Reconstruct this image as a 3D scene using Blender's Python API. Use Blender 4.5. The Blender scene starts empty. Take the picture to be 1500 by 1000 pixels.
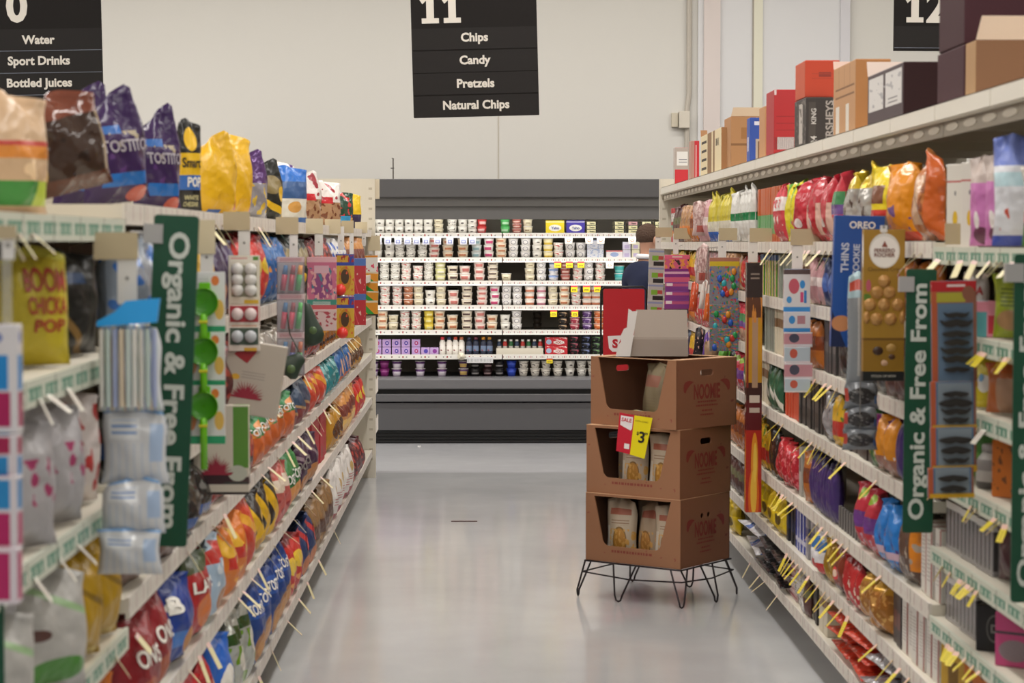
import bpy, bmesh, math, random
from mathutils import Vector, Matrix, Euler

# ------------------------------------------------------------------ camera
SC = bpy.context.scene
COL = SC.collection
F = 3050.0                      # focal length in pixels of the 1500 x 1000 frame
CAM = Vector((0, 0, 1.6))
PITCH = math.atan(145 / F)
YAW = math.atan(45 / F)
cam_data = bpy.data.cameras.new('camera')
cam_data.sensor_width = 36
cam_data.lens = 36 * F / 1500
cam_data.clip_end = 100
cam_data.dof.use_dof = True
cam_data.dof.focus_distance = 14.0
cam_data.dof.aperture_fstop = 6.6
cam = bpy.data.objects.new('camera', cam_data)
COL.objects.link(cam)
cam.location = CAM
cam.rotation_euler = Euler((math.pi / 2 - PITCH, 0, -YAW), 'XYZ')
SC.camera = cam
ROT = cam.rotation_euler.to_matrix()

# ------------------------------------------------------------------ world, lights, exposure
SC.view_settings.view_transform = 'Standard'
SC.view_settings.look = 'None'
SC.view_settings.gamma = 1
SC.view_settings.use_curve_mapping = False
SC.view_settings.exposure = 0.0
world = bpy.data.worlds.new('store_air')
SC.world = world
world.use_nodes = True
world.node_tree.nodes['Background'].inputs[0].default_value = (0.98, 0.98, 1.0, 1)
world.node_tree.nodes['Background'].inputs[1].default_value = 0.085


def area(name, loc, rot, sx, sy, power, color, parent=None):
    l = bpy.data.lights.new(name, 'AREA')
    l.shape = 'RECTANGLE'
    l.size, l.size_y = sx, sy
    l.energy = power
    l.color = color
    o = bpy.data.objects.new(name, l)
    COL.objects.link(o)
    o.location = loc
    o.rotation_euler = rot
    o.parent = parent
    return o


WARM = (1.0, 0.96, 0.915)
area('fluorescent_row_light', (0.2, 7.6, 4.55), (0, 0, 0), 0.35, 11, 225, WARM)
area('fluorescent_row_light', (-3.6, 7.6, 4.55), (0, 0, 0), 0.35, 11, 195, WARM)
area('fluorescent_row_light', (4.0, 7.6, 4.55), (0, 0, 0), 0.35, 11, 195, WARM)
area('cross_aisle_light', (-0.6, 14.9, 4.55), (0, 0, 0), 10, 0.35, 225, (1, 0.97, 0.94))
area('front_fill_light', (0.3, -2.8, 4.3), (math.radians(52), 0, 0), 7, 1.5, 150, WARM)  # unseen fill lamp behind the camera, aimed down the aisle


# ------------------------------------------------------------------ pixel -> world
def ray(px, py):
    return ROT @ Vector(((px - 750) / F, (500 - py) / F, -1))


def at(px, py, Y):
    d = ray(px, py)
    return CAM + d * (Y / d.y)


def onx(px, py, X):
    d = ray(px, py)
    return CAM + d * (X / d.x)


def yat(px, X):
    return F * X / (px - 705.0)


def lin(c):
    return c / 12.92 if c <= 0.04045 else ((c + 0.055) / 1.055) ** 2.4


def rgb(h):
    if isinstance(h, (tuple, list)):
        return (lin(h[0] / 255), lin(h[1] / 255), lin(h[2] / 255), 1)
    h = h.lstrip('#')
    return tuple(lin(int(h[i:i + 2], 16) / 255) for i in (0, 2, 4)) + (1,)


# ------------------------------------------------------------------ materials
MC = {}


def film(base, layers=(), rough=0.4, metal=0.0, bump=0.0, bscale=14.0, spec=0.5, trans=0.0):
    """Printed packaging: layers of shapes in the UV square of a package over one ground colour."""
    key = (str(base), str(layers), rough, metal, bump, bscale, spec, trans)
    if key in MC:
        return MC[key]
    m = bpy.data.materials.new('printed_%d' % len(MC))
    m.use_nodes = True
    nt = m.node_tree
    N, L = nt.nodes, nt.links
    b = N['Principled BSDF']
    b.inputs['Roughness'].default_value = rough
    b.inputs['Metallic'].default_value = metal
    b.inputs['Specular IOR Level'].default_value = spec
    if trans:
        b.inputs['Transmission Weight'].default_value = trans
    MC[key] = m

    def nd(t, **k):
        n = N.new(t)
        for a, v in k.items():
            setattr(n, a, v)
        return n

    def mth(op, a, c=None):
        n = nd('ShaderNodeMath', operation=op)
        for i, x in enumerate((a, c)):
            if x is None:
                continue
            if isinstance(x, (int, float)):
                n.inputs[i].default_value = x
            else:
                L.new(x, n.inputs[i])
        return n.outputs[0]

    uv = None
    if layers:
        uvn = nd('ShaderNodeUVMap', uv_map='UVMap')
        uv = uvn.outputs[0]
        sx = nd('ShaderNodeSeparateXYZ')
        L.new(uv, sx.inputs[0])
        U, V = sx.outputs[0], sx.outputs[1]

    def boxmask(u0, u1, v0, v1):
        s = nd('ShaderNodeVectorMath', operation='SUBTRACT')
        L.new(uv, s.inputs[0])
        s.inputs[1].default_value = ((u0 + u1) / 2, (v0 + v1) / 2, 0)
        d = nd('ShaderNodeVectorMath', operation='DIVIDE')
        L.new(s.outputs[0], d.inputs[0])
        d.inputs[1].default_value = ((u1 - u0) / 2, (v1 - v0) / 2, 1)
        return d.outputs[0]

    cur = None
    for ly in layers:
        k = ly[0]
        col = ly[-1]
        if k == 'band':
            m_ = mth('MULTIPLY', mth('GREATER_THAN', V, ly[1]), mth('LESS_THAN', V, ly[2]))
        elif k == 'rect':
            a = nd('ShaderNodeVectorMath', operation='ABSOLUTE')
            L.new(boxmask(*ly[1:5]), a.inputs[0])
            s2 = nd('ShaderNodeSeparateXYZ')
            L.new(a.outputs[0], s2.inputs[0])
            m_ = mth('LESS_THAN', mth('MAXIMUM', s2.outputs[0], s2.outputs[1]), 1.0)
        elif k == 'ell':
            cu, cv, ru, rv = ly[1:5]
            a = nd('ShaderNodeVectorMath', operation='LENGTH')
            L.new(boxmask(cu - ru, cu + ru, cv - rv, cv + rv), a.inputs[0])
            m_ = mth('LESS_THAN', a.outputs['Value'], 1.0)
        elif k == 'diag':           # v + k*u between two values
            t = mth('ADD', V, mth('MULTIPLY', U, ly[1]))
            m_ = mth('MULTIPLY', mth('GREATER_THAN', t, ly[2]), mth('LESS_THAN', t, ly[3]))
        elif k == 'dash':           # n upright dashes across
            _, n_, duty, v0, v1, col = ly
            m_ = mth('LESS_THAN', mth('FRACT', mth('MULTIPLY', U, n_)), duty)
            m_ = mth('MULTIPLY', m_, mth('MULTIPLY', mth('GREATER_THAN', V, v0), mth('LESS_THAN', V, v1)))
        elif k == 'lines':          # n level lines
            _, n_, duty, u0, u1, v0, v1, col = ly
            m_ = mth('LESS_THAN', mth('FRACT', mth('MULTIPLY', V, n_)), duty)
            a = nd('ShaderNodeVectorMath', operation='ABSOLUTE')
            L.new(boxmask(u0, u1, v0, v1), a.inputs[0])
            s2 = nd('ShaderNodeSeparateXYZ')
            L.new(a.outputs[0], s2.inputs[0])
            m_ = mth('MULTIPLY', m_, mth('LESS_THAN', mth('MAXIMUM', s2.outputs[0], s2.outputs[1]), 1.0))
        elif k == 'spots':          # printed blobs, (scale, threshold, v0, v1)
            _, sc_, thr, v0, v1, col = ly
            t = nd('ShaderNodeTexNoise')
            t.inputs['Scale'].default_value = sc_
            t.inputs['Detail'].default_value = 1.5
            L.new(uv, t.inputs['Vector'])
            m_ = mth('GREATER_THAN', t.outputs[0], thr)
            m_ = mth('MULTIPLY', m_, mth('MULTIPLY', mth('GREATER_THAN', V, v0), mth('LESS_THAN', V, v1)))
        elif k == 'check':
            t = nd('ShaderNodeTexChecker')
            t.inputs['Scale'].default_value = ly[1]
            L.new(uv, t.inputs['Vector'])
            m_ = t.outputs[1]
        mx = nd('ShaderNodeMix', data_type='RGBA')
        L.new(m_, mx.inputs[0])
        if cur is None:
            mx.inputs[6].default_value = rgb(base)
        else:
            L.new(cur, mx.inputs[6])
        mx.inputs[7].default_value = rgb(col)
        cur = mx.outputs[2]
    if cur is None:
        b.inputs['Base Color'].default_value = rgb(base)
    else:
        L.new(cur, b.inputs['Base Color'])
    if bump:
        tc = nd('ShaderNodeTexCoord')
        n1 = nd('ShaderNodeTexNoise')
        n1.inputs['Scale'].default_value = bscale
        n1.inputs['Detail'].default_value = 2.0
        L.new(tc.outputs['Object'], n1.inputs['Vector'])
        bp = nd('ShaderNodeBump')
        bp.inputs['Strength'].default_value = bump
        bp.inputs['Distance'].default_value = 0.03
        L.new(n1.outputs[0], bp.inputs['Height'])
        L.new(bp.outputs[0], b.inputs['Normal'])
    return m


def plain(c, rough=0.5, metal=0.0, **k):
    return film(c, (), rough, metal, **k)


def clear_plastic():
    if 'clear' in MC:
        return MC['clear']
    m = bpy.data.materials.new('clear_plastic')
    m.use_nodes = True
    nt = m.node_tree
    b = nt.nodes['Principled BSDF']
    b.inputs['Base Color'].default_value = (0.9, 0.93, 0.95, 1)
    b.inputs['Roughness'].default_value = 0.12
    b.inputs['Alpha'].default_value = 0.14
    MC['clear'] = m
    return m


# ------------------------------------------------------------------ mesh helpers
def mk(name, verts, faces, mats, parent=None, uv=None, fm=None, smooth=False, loc=None, rot=None):
    me = bpy.data.meshes.new(name)
    me.from_pydata([tuple(v) for v in verts], [], faces)
    if uv is not None:
        ul = me.uv_layers.new(name='UVMap')
        flat = []
        for f, p in zip(faces, uv):
            for q in p:
                flat += [q[0], q[1]]
        ul.data.foreach_set('uv', flat)
    for m in (mats if isinstance(mats, (list, tuple)) else [mats]):
        me.materials.append(m)
    if fm:
        me.polygons.foreach_set('material_index', fm)
    if smooth:
        me.polygons.foreach_set('use_smooth', [True] * len(me.polygons))
    me.update()
    return link(name, me, parent, loc, rot)


def link(name, me, parent=None, loc=None, rot=None):
    o = bpy.data.objects.new(name, me)
    COL.objects.link(o)
    o.parent = parent
    if loc is not None:
        o.location = loc
    if rot is not None:
        o.rotation_euler = rot
    return o


LABELS = {}


def tag(o, label, cat, group=None, kind=None):
    n = len(label.split())
    if n > 16 or n < 4:
        print('LABEL LENGTH', n, label)
    if label in LABELS:
        print('LABEL TWICE', label)
    LABELS[label] = 1
    o['label'] = label
    o['category'] = cat
    if group:
        o['group'] = group
    if kind:
        o['kind'] = kind
    return o


def empty(name, loc, rot=(0, 0, 0)):
    return link(name, None, None, loc, rot)


def struct(o):
    o['kind'] = 'structure'
    return o


class MB:
    def __init__(s):
        s.v, s.f, s.uv, s.fm = [], [], [], []

    def add(s, verts, faces, uv=None, mi=0):
        n = len(s.v)
        s.v += [tuple(v) for v in verts]
        s.f += [tuple(i + n for i in f) for f in faces]
        s.uv += uv if uv is not None else [[(0.5, 0.5)] * len(f) for f in faces]
        s.fm += [mi] * len(faces)
        return s

    def box(s, x0, x1, y0, y1, z0, z1, mi=0, c=0.0):
        """box with UV per face; c chamfers the upright edges and rims"""
        if c <= 0:
            v = [(x0, y0, z0), (x1, y0, z0), (x1, y1, z0), (x0, y1, z0), (x0, y0, z1), (x1, y0, z1), (x1, y1, z1), (x0, y1, z1)]
            f = [(0, 1, 5, 4), (1, 2, 6, 5), (2, 3, 7, 6), (3, 0, 4, 7), (4, 5, 6, 7), (3, 2, 1, 0)]
            q = [(0, 0), (1, 0), (1, 1), (0, 1)]
            return s.add(v, f, [q] * 6, mi)
        bm = bmesh.new()
        bmesh.ops.create_cube(bm, size=1)
        for w in bm.verts:
            w.co = ((x0 + x1) / 2 + w.co.x * (x1 - x0), (y0 + y1) / 2 + w.co.y * (y1 - y0), (z0 + z1) / 2 + w.co.z * (z1 - z0))
        bmesh.ops.bevel(bm, geom=bm.edges[:], offset=c, segments=2, affect='EDGES', profile=0.5)
        bm.verts.ensure_lookup_table()
        v = [tuple(w.co) for w in bm.verts]
        f, u = [], []
        for fa in bm.faces:
            f.append(tuple(w.index for w in fa.verts))
            n = fa.normal
            p = []
            for w in fa.verts:
                a = (w.co.x - x0) / (x1 - x0)
                bb = (w.co.y - y0) / (y1 - y0)
                cc = (w.co.z - z0) / (z1 - z0)
                if abs(n.y) >= abs(n.x) and abs(n.y) >= abs(n.z):
                    p.append((a if n.y < 0 else 1 - a, cc))
                elif abs(n.x) >= abs(n.z):
                    p.append((bb if n.x > 0 else 1 - bb, cc))
                else:
                    p.append((a, bb))
            u.append(p)
        bm.free()
        return s.add(v, f, u, mi)

    def tube(s, pts, r, n=8, mi=0, caps=True):
        pts = [Vector(p) for p in pts]
        m = len(pts)
        rs = r if isinstance(r, (list, tuple)) else [r] * m
        ref = None
        rings = []
        for i, p in enumerate(pts):
            t = (pts[min(i + 1, m - 1)] - pts[max(i - 1, 0)]).normalized()
            if ref is None:
                ref = t.orthogonal().normalized()
            else:
                ref = (ref - t * ref.dot(t)).normalized()
            b = t.cross(ref)
            rings.append([p + (ref * math.cos(2 * math.pi * j / n) + b * math.sin(2 * math.pi * j / n)) * rs[i] for j in range(n)])
        v = [q for rg in rings for q in rg]
        f = [(i * n + j, i * n + (j + 1) % n, (i + 1) * n + (j + 1) % n, (i + 1) * n + j) for i in range(m - 1) for j in range(n)]
        if caps:
            f += [tuple(range(n - 1, -1, -1)), tuple((m - 1) * n + j for j in range(n))]
        return s.add(v, f, None, mi)

    def lathe(s, prof, n=20, cx=0, cy=0, mi=0, caps=True):
        """prof = [(radius, z)], closed with caps; UV goes round and up"""
        m = len(prof)
        z0, z1 = min(p[1] for p in prof), max(p[1] for p in prof)
        v, f, u = [], [], []
        for r, z in prof:
            for j in range(n):
                a = 2 * math.pi * j / n
                v.append((cx + r * math.sin(a), cy - r * math.cos(a), z))
        for i in range(m - 1):
            for j in range(n):
                k = (j + 1) % n
                f.append((i * n + j, i * n + k, (i + 1) * n + k, (i + 1) * n + j))
                h0, h1 = (prof[i][1] - z0) / (z1 - z0 + 1e-9), (prof[i + 1][1] - z0) / (z1 - z0 + 1e-9)
                a0, a1 = (j / n + 0.5) % 1.0, (j / n + 0.5) % 1.0 + 1.0 / n
                u.append([(a0, h0), (a1, h0), (a1, h1), (a0, h1)])
        if not caps:
            return s.add(v, f, u, mi)
        f += [tuple(range(n - 1, -1, -1)), tuple((m - 1) * n + j for j in range(n))]
        u += [[(0.02, 0.0)] * n, [(0.02, 1.0)] * n]
        return s.add(v, f, u, mi)

    def ball(s, c, r, n=10, sq=(1, 1, 1), mi=0):
        c = Vector(c)
        v, f = [], []
        for i in range(n + 1):
            a = math.pi * i / n
            for j in range(2 * n):
                b = math.pi * j / n
                v.append(c + Vector((r * sq[0] * math.sin(a) * math.cos(b), r * sq[1] * math.sin(a) * math.sin(b), r * sq[2] * math.cos(a))))
        for i in range(n):
            for j in range(2 * n):
                k = (j + 1) % (2 * n)
                f.append((i * 2 * n + j, (i + 1) * 2 * n + j, (i + 1) * 2 * n + k, i * 2 * n + k))
        return s.add(v, f, None, mi)

    def build(s, name, mats, parent=None, loc=None, rot=None, smooth=False):
        return mk(name, s.v, s.f, mats, parent, s.uv, s.fm, smooth, loc, rot)


def boxo(name, x0, x1, y0, y1, z0, z1, m, parent=None, c=0.0, loc=None, rot=None):
    return MB().box(x0, x1, y0, y1, z0, z1, 0, c).build(name, m, parent, loc, rot)


# ------------------------------------------------------------------ lettering and cut shapes
TC = {}


def T(s, bold=0.02):
    """lettering as flat triangles, centred; size 1 = one em"""
    if (s, bold) in TC:
        return TC[(s, bold)]
    cu = bpy.data.curves.new('lettering', 'FONT')
    cu.body = s
    cu.offset = bold
    cu.resolution_u = 3
    cu.align_x = 'CENTER'
    cu.align_y = 'CENTER'
    o = bpy.data.objects.new('lettering', cu)
    COL.objects.link(o)
    dg = bpy.context.evaluated_depsgraph_get()
    me = bpy.data.meshes.new_from_object(o.evaluated_get(dg))
    v = [tuple(x.co) for x in me.vertices]
    f = [tuple(p.vertices) for p in me.polygons]
    x0, x1 = min(p[0] for p in v), max(p[0] for p in v)
    y0, y1 = min(p[1] for p in v), max(p[1] for p in v)
    v = [(p[0] - (x0 + x1) / 2, p[1] - (y0 + y1) / 2) for p in v]
    bpy.data.objects.remove(o)
    bpy.data.meshes.remove(me)
    bpy.data.curves.remove(cu)
    TC[(s, bold)] = (v, f, x1 - x0, y1 - y0)
    return TC[(s, bold)]


def text(parent, s, cx, cz, y, m, h=None, w=None, turn=0.0, name='lettering', bold=0.025, stretch=1.0):
    """lettering standing in the local x-z plane at depth y, facing -y; h or w fixes the size"""
    v, f, tw, th = T(s, bold)
    k = h / th if h else w / tw
    c, sn = math.cos(turn), math.sin(turn)
    vv = []
    for a, b in v:
        a, b = a * k, b * k * stretch
        vv.append((cx + a * c - b * sn, y, cz + a * sn + b * c))
    return mk(name, vv, f, m, parent)


def cut(outlines, thick):
    """flat shape with holes: outlines in (x, z), standing upright, thickness along y"""
    cu = bpy.data.curves.new('cut', 'CURVE')
    cu.dimensions = '2D'
    cu.fill_mode = 'BOTH'
    cu.extrude = thick / 2
    for ol in outlines:
        sp = cu.splines.new('POLY')
        sp.points.add(len(ol) - 1)
        for p, q in zip(sp.points, ol):
            p.co = (q[0], q[1], 0, 1)
        sp.use_cyclic_u = True
    o = bpy.data.objects.new('cut', cu)
    COL.objects.link(o)
    dg = bpy.context.evaluated_depsgraph_get()
    me = bpy.data.meshes.new_from_object(o.evaluated_get(dg))
    v = [(x.co.x, -x.co.z, x.co.y) for x in me.vertices]
    f = [tuple(p.vertices) for p in me.polygons]
    bpy.data.objects.remove(o)
    bpy.data.meshes.remove(me)
    bpy.data.curves.remove(cu)
    return v, f


def cuto(name, outlines, thick, m, parent=None, loc=None, rot=None):
    v, f = cut(outlines, thick)
    return mk(name, v, f, m, parent, None, None, False, loc, rot)


def rrect(x0, x1, z0, z1, r, n=5):
    pts = []
    for cx, cz, a0 in ((x1 - r, z1 - r, 0), (x0 + r, z1 - r, 90), (x0 + r, z0 + r, 180), (x1 - r, z0 + r, 270)):
        for i in range(n + 1):
            a = math.radians(a0 + 90 * i / n)
            pts.append((cx + r * math.cos(a), cz + r * math.sin(a)))
    return pts


def oval(cx, cz, rx, rz, n=24):
    return [(cx + rx * math.cos(2 * math.pi * i / n), cz + rz * math.sin(2 * math.pi * i / n)) for i in range(n)]


# ------------------------------------------------------------------ bags
ORD = 'zeroth first second third fourth fifth sixth seventh eighth ninth tenth eleventh twelfth thirteenth fourteenth fifteenth sixteenth seventeenth eighteenth nineteenth twentieth'.split()
ORD += ['twenty-' + w for w in ORD[1:10]] + ['thirtieth'] + ['thirty-' + w for w in ORD[1:10]] + ['fortieth'] + ['forty-' + w for w in ORD[1:10]]
CARD = 'zero one two three four five six seven eight nine ten eleven twelve thirteen fourteen fifteen sixteen seventeen eighteen nineteen twenty'.split() + [str(i) for i in range(21, 60)]


def bag_surface(w, h, d, seed, slump=0.0):
    r = random.Random(seed)
    p = [r.uniform(0, 6.28) for _ in range(8)]
    fr = [r.uniform(5, 8), r.uniform(8, 12), r.uniform(4, 7)]
    s = 0.05
    lean = r.uniform(-0.02, 0.02)
    peak = r.uniform(-0.5, 0.5)
    pin = (0.14, 0.24, 0.05, 0.42)[seed % 4]
    rise = (0.05, 0.085, 0.03, 0.15)[seed % 4]

    def P(u, v, side, off=0.0):
        vv = min(max((v - s) / (1 - 2 * s), 0), 1)
        g = math.sin(math.pi * vv) ** 0.5 * (1.08 - 0.25 * vv)
        e = max(0.0, 1 - abs(u) ** 2.4) ** 0.7
        ends = math.exp(-vv * 6) + math.exp(-(1 - vv) * 5)
        wr = 0.19 * d * ends * math.sin(u * fr[0] + p[0] + (3 if side < 0 else 0)) * min(1, 6 * vv + .15) * e
        wr += 0.05 * d * math.sin(u * fr[2] + vv * fr[1] + p[1] + side) * e * g
        t = d / 2 * g * e + wr * 0.8 + 0.0012
        crn = max(0, (v - 0.72) / 0.28)
        x = u * w / 2 * (1 - 0.09 * g + 0.02 * math.sin(vv * 7 + p[2]) - pin * crn ** 1.5) + peak * w * .08 * crn
        z = v * h
        crest = max(0, (v - 0.93) / 0.07)
        y = side * (t + off) + d * 0.22 * crn ** 2 * math.sin(u * 2.5 + p[3]) + slump * h * v * v
        z += h * rise * (crn ** 1.5) * (1 - 1.5 * abs(u - peak)) + lean * u * h * v
        return (x, y, z)
    return P


BAGM = {}


def bag_mesh(key, w, h, d, seed, mat, nu=12, nv=18, slump=0.0):
    k = (key, round(w, 3), round(h, 3), round(d, 3), seed, mat.name, slump)
    if k in BAGM:
        return BAGM[k]
    P = bag_surface(w, h, d, seed, slump)
    v, f, uv = [], [], []
    for side in (-1, 1):
        base = len(v)
        for j in range(nv + 1):
            for i in range(nu + 1):
                v.append(P(-1 + 2 * i / nu, j / nv, side))
        for j in range(nv):
            for i in range(nu):
                a = base + j * (nu + 1) + i
                q = (a, a + 1, a + nu + 2, a + nu + 1)
                t = [(i / nu, j / nv), ((i + 1) / nu, j / nv), ((i + 1) / nu, (j + 1) / nv), (i / nu, (j + 1) / nv)]
                if side > 0:
                    q, t = q[::-1], t[::-1]
                    t = [(1 - x, y) for x, y in t]
                f.append(q)
                uv.append(t)
    n1 = (nu + 1) * (nv + 1)
    rim = [i for i in range(nu + 1)] + [j * (nu + 1) + nu for j in range(1, nv + 1)] + [nv * (nu + 1) + i for i in range(nu - 1, -1, -1)] + [j * (nu + 1) for j in range(nv - 1, 0, -1)]
    for a, b in zip(rim, rim[1:] + rim[:1]):
        f.append((b, a, a + n1, b + n1))
        uv.append([(0.5, 0.98)] * 4)
    me = bpy.data.meshes.new(key)
    me.from_pydata(v, [], f)
    ul = me.uv_layers.new(name='UVMap')
    ul.data.foreach_set('uv', [c for p in uv for q in p for c in q])
    me.materials.append(mat)
    me.polygons.foreach_set('use_smooth', [True] * len(f))
    me.update()
    BAGM[k] = me
    return me


def bag_text(key, s, w, h, d, seed, m, u0, u1, v0, v1, parent, name='lettering', slump=0.0, turn=0.0):
    """lettering wrapped onto the front of a bag, between two u and two v values"""
    k = ('txt', key, s, round(w, 3), round(h, 3), seed, u0, v0, m.name)
    if k not in BAGM:
        P = bag_surface(w, h, d, seed, slump)
        tv, tf, tw, th = T(s, 0.025)
        bm = bmesh.new()
        vs = [bm.verts.new((a / tw, b / th, 0)) for a, b in tv]
        for q in tf:
            try:
                bm.faces.new([vs[i] for i in q])
            except ValueError:
                pass
        bmesh.ops.subdivide_edges(bm, edges=[e for e in bm.edges if e.calc_length() > 0.2], cuts=1)
        bmesh.ops.triangulate(bm, faces=bm.faces[:])
        for q in bm.verts:
            a, b = q.co.x, q.co.y
            if turn:
                a, b = a * math.cos(turn) - b * math.sin(turn), a * math.sin(turn) + b * math.cos(turn)
            q.co = P((u0 + u1) / 2 + a * (u1 - u0), (v0 + v1) / 2 + b * (v1 - v0), -1, 0.003)
        me = bpy.data.meshes.new(name)
        bm.to_mesh(me)
        bm.free()
        me.materials.append(m)
        BAGM[k] = me
    return link(name, BAGM[k], parent)


WHITE = plain('#f2efe8', 0.5)
BLACK = plain('#151312', 0.5)
INKRED = plain('#b3152a', 0.5)

# ================================================================== the setting
def floor_material(base, dark):
    m = bpy.data.materials.new('polished_floor')
    m.use_nodes = True
    nt = m.node_tree
    N, L = nt.nodes, nt.links
    b = N['Principled BSDF']
    g = N.new('ShaderNodeNewGeometry')
    n1 = N.new('ShaderNodeTexNoise')
    n1.inputs['Scale'].default_value = 1.3
    n1.inputs['Detail'].default_value = 5
    L.new(g.outputs['Position'], n1.inputs['Vector'])
    mx = N.new('ShaderNodeMix')
    mx.data_type = 'RGBA'
    mx.inputs[6].default_value = rgb(base)
    mx.inputs[7].default_value = rgb(dark)
    mr = N.new('ShaderNodeMapRange')
    mr.inputs[1].default_value = 0.35
    mr.inputs[2].default_value = 0.7
    L.new(n1.outputs[0], mr.inputs[0])
    L.new(mr.outputs[0], mx.inputs[0])
    L.new(mx.outputs[2], b.inputs['Base Color'])
    n2 = N.new('ShaderNodeTexNoise')
    n2.inputs['Scale'].default_value = 6
    n2.inputs['Detail'].default_value = 3
    L.new(g.outputs['Position'], n2.inputs['Vector'])
    m2 = N.new('ShaderNodeMapRange')
    m2.inputs[3].default_value = 0.09
    m2.inputs[4].default_value = 0.17
    L.new(n2.outputs[0], m2.inputs[0])
    L.new(m2.outputs[0], b.inputs['Roughness'])
    b.inputs['Specular IOR Level'].default_value = 0.55
    return m


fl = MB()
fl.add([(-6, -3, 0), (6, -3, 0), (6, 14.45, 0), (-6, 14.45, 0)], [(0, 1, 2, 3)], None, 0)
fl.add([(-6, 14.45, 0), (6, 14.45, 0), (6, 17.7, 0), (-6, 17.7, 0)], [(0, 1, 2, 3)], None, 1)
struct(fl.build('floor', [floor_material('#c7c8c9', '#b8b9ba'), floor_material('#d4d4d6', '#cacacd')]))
wallm = plain('#d3d0c9', 0.85)
wallm2 = plain('#d6d5d5', 0.85)
WALLY = 17.6
struct(boxo('wall_back', -6, 6, WALLY, WALLY + 0.2, 0, 4.8, wallm))
struct(boxo('ceiling', -6, 6, -3, WALLY + 0.2, 4.8, 4.9, plain('#e6e2da', 0.9)))
struct(boxo('wall_left', -6.2, -6, -3, WALLY + 0.2, 0, 4.8, wallm))
struct(boxo('wall_right', 6, 6.2, -3, WALLY + 0.2, 0, 4.8, wallm))


def wx(px):
    return at(px, 100, WALLY).x


seam = plain('#a39c90', 0.8)
struct(boxo('trim_1', wx(730) - 0.004, wx(730) + 0.004, WALLY - 0.006, WALLY, 1.9, 4.8, plain('#bcb4a6', 0.8)))
struct(boxo('trim_2', wx(1022), wx(1240), WALLY - 0.03, WALLY, 0, 4.8, wallm2))
struct(boxo('trim_3', wx(1030), wx(1054), WALLY - 0.06, WALLY - 0.03, 0, 4.8, plain('#d6cbc6', 0.8)))
struct(boxo('trim_4', wx(1101), wx(1103), WALLY - 0.045, WALLY - 0.03, 0, 4.8, seam))
struct(boxo('trim_5', wx(1103), wx(1116), WALLY - 0.05, WALLY - 0.03, 0, 4.8, plain('#dcd9c6', 0.8)))
struct(boxo('trim_6', wx(1229), wx(1243), WALLY - 0.06, WALLY - 0.03, 0, 4.8, plain('#cfcdd0', 0.8)))

# conduit with its junction box
c0 = at(1009, 60, WALLY)
cz = at(1003, 176, WALLY)
cr = empty('electrical_conduit', (c0.x, WALLY, 2.0))
tag(cr, 'beige electrical conduit running down the back wall to a small box', 'conduit')
MB().tube([(0, -0.035, 2.8), (0, -0.035, 0.85), (-0.015, -0.035, 0.72), (-0.015, -0.035, 0.0)], 0.022).build('pipe', plain('#b9b1a5', 0.5), cr)
jb = boxo('junction_box', cz.x - c0.x - 0.055, cz.x - c0.x + 0.035, -0.09, 0, cz.z - 2.0 - 0.07, cz.z - 2.0 + 0.07, plain('#cfc7b8', 0.5), cr, 0.006)
boxo('cover_plate', cz.x - c0.x - 0.115, cz.x - c0.x - 0.06, -0.05, 0, cz.z - 2.0 - 0.06, cz.z - 2.0 + 0.06, plain('#c6bda9', 0.5), cr, 0.004)

# small wire hook standing on the cooler top
hk = at(576, 262, 16.9)
o = MB().tube([(0, 0, 0), (0, 0, 0.18), (-0.012, 0, 0.18)], 0.005).tube([(-0.02, 0, 0.10), (0.008, 0, 0.10)], 0.004).build('sign_holder_rod', plain('#59544e', 0.4, 0.5), None, (hk.x, 16.9, 2.10))
tag(o, 'thin dark metal sign rod standing on top of the dairy cooler', 'rod')

# ================================================================== dairy cooler
DY = 16.5
graph = plain('#4a4848', 0.45)
graph2 = plain('#6b6966', 0.5)
graph3 = plain('#5a5856', 0.5)
grille = plain('#161616', 0.5)
dz = lambda y, Y=DY: at(705, y, Y).z
cool = empty('dairy_cooler', (0.35, DY, 0))
tag(cool, 'long dark grey open dairy cooler against the back wall', 'refrigerator')
X0, X1 = -2.5, 2.6


def cbox(name, y0, y1, z0, z1, m, c=0.0, parent=None, x0=X0, x1=X1):
    return boxo(name, x0, x1, y0, y1, z0, z1, m, parent or cool, c)


cbox('canopy', 0.0, 1.0, dz(289), dz(262), graph, 0.006)
mb = MB()
mb.box(X0, X1, 0.05, 0.12, dz(302), dz(289), 0)
mb.box(X0, X1, 0.065, 0.12, dz(321), dz(302), 1)
mb.build('canopy_fascia', [graph2, graph3], cool)
cbox('canopy_lining', 0.12, 1.0, dz(300), dz(289), plain('#8a8781', 0.5))
cbox('back_panel', 0.88, 1.0, 0.45, dz(300), plain('#a39c8e', 0.6))
cbox('side_panel', 0.0, 1.0, 0.0, dz(262), graph, 0, None, X0 - 0.04, X0)
cbox('side_panel', 0.0, 1.0, 0.0, dz(262), graph, 0, None, X1, X1 + 0.04)
mb = MB()
mb.box(X0, X1, 0.0, 0.9, dz(570), dz(554), 0, 0.012)
mb.build('front_bumper', [plain('#6b6a6c', 0.4)], cool)
cbox('bumper_groove', 0.05, 0.9, dz(577), dz(569), grille)
cbox('lower_bumper', -0.01, 0.9, dz(588), dz(577), plain('#5c5b5d', 0.4), 0.006)
cbox('lower_panel', 0.015, 0.9, dz(630), dz(588) - 0.012, plain('#535254', 0.45))
mb = MB()
mb.box(X0, X1, 0.06, 0.9, 0.0, dz(630), 0)
for k in range(4):
    mb.box(X0, X1, 0.045, 0.06, 0.012 + k * 0.026, 0.022 + k * 0.026, 0)
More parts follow.
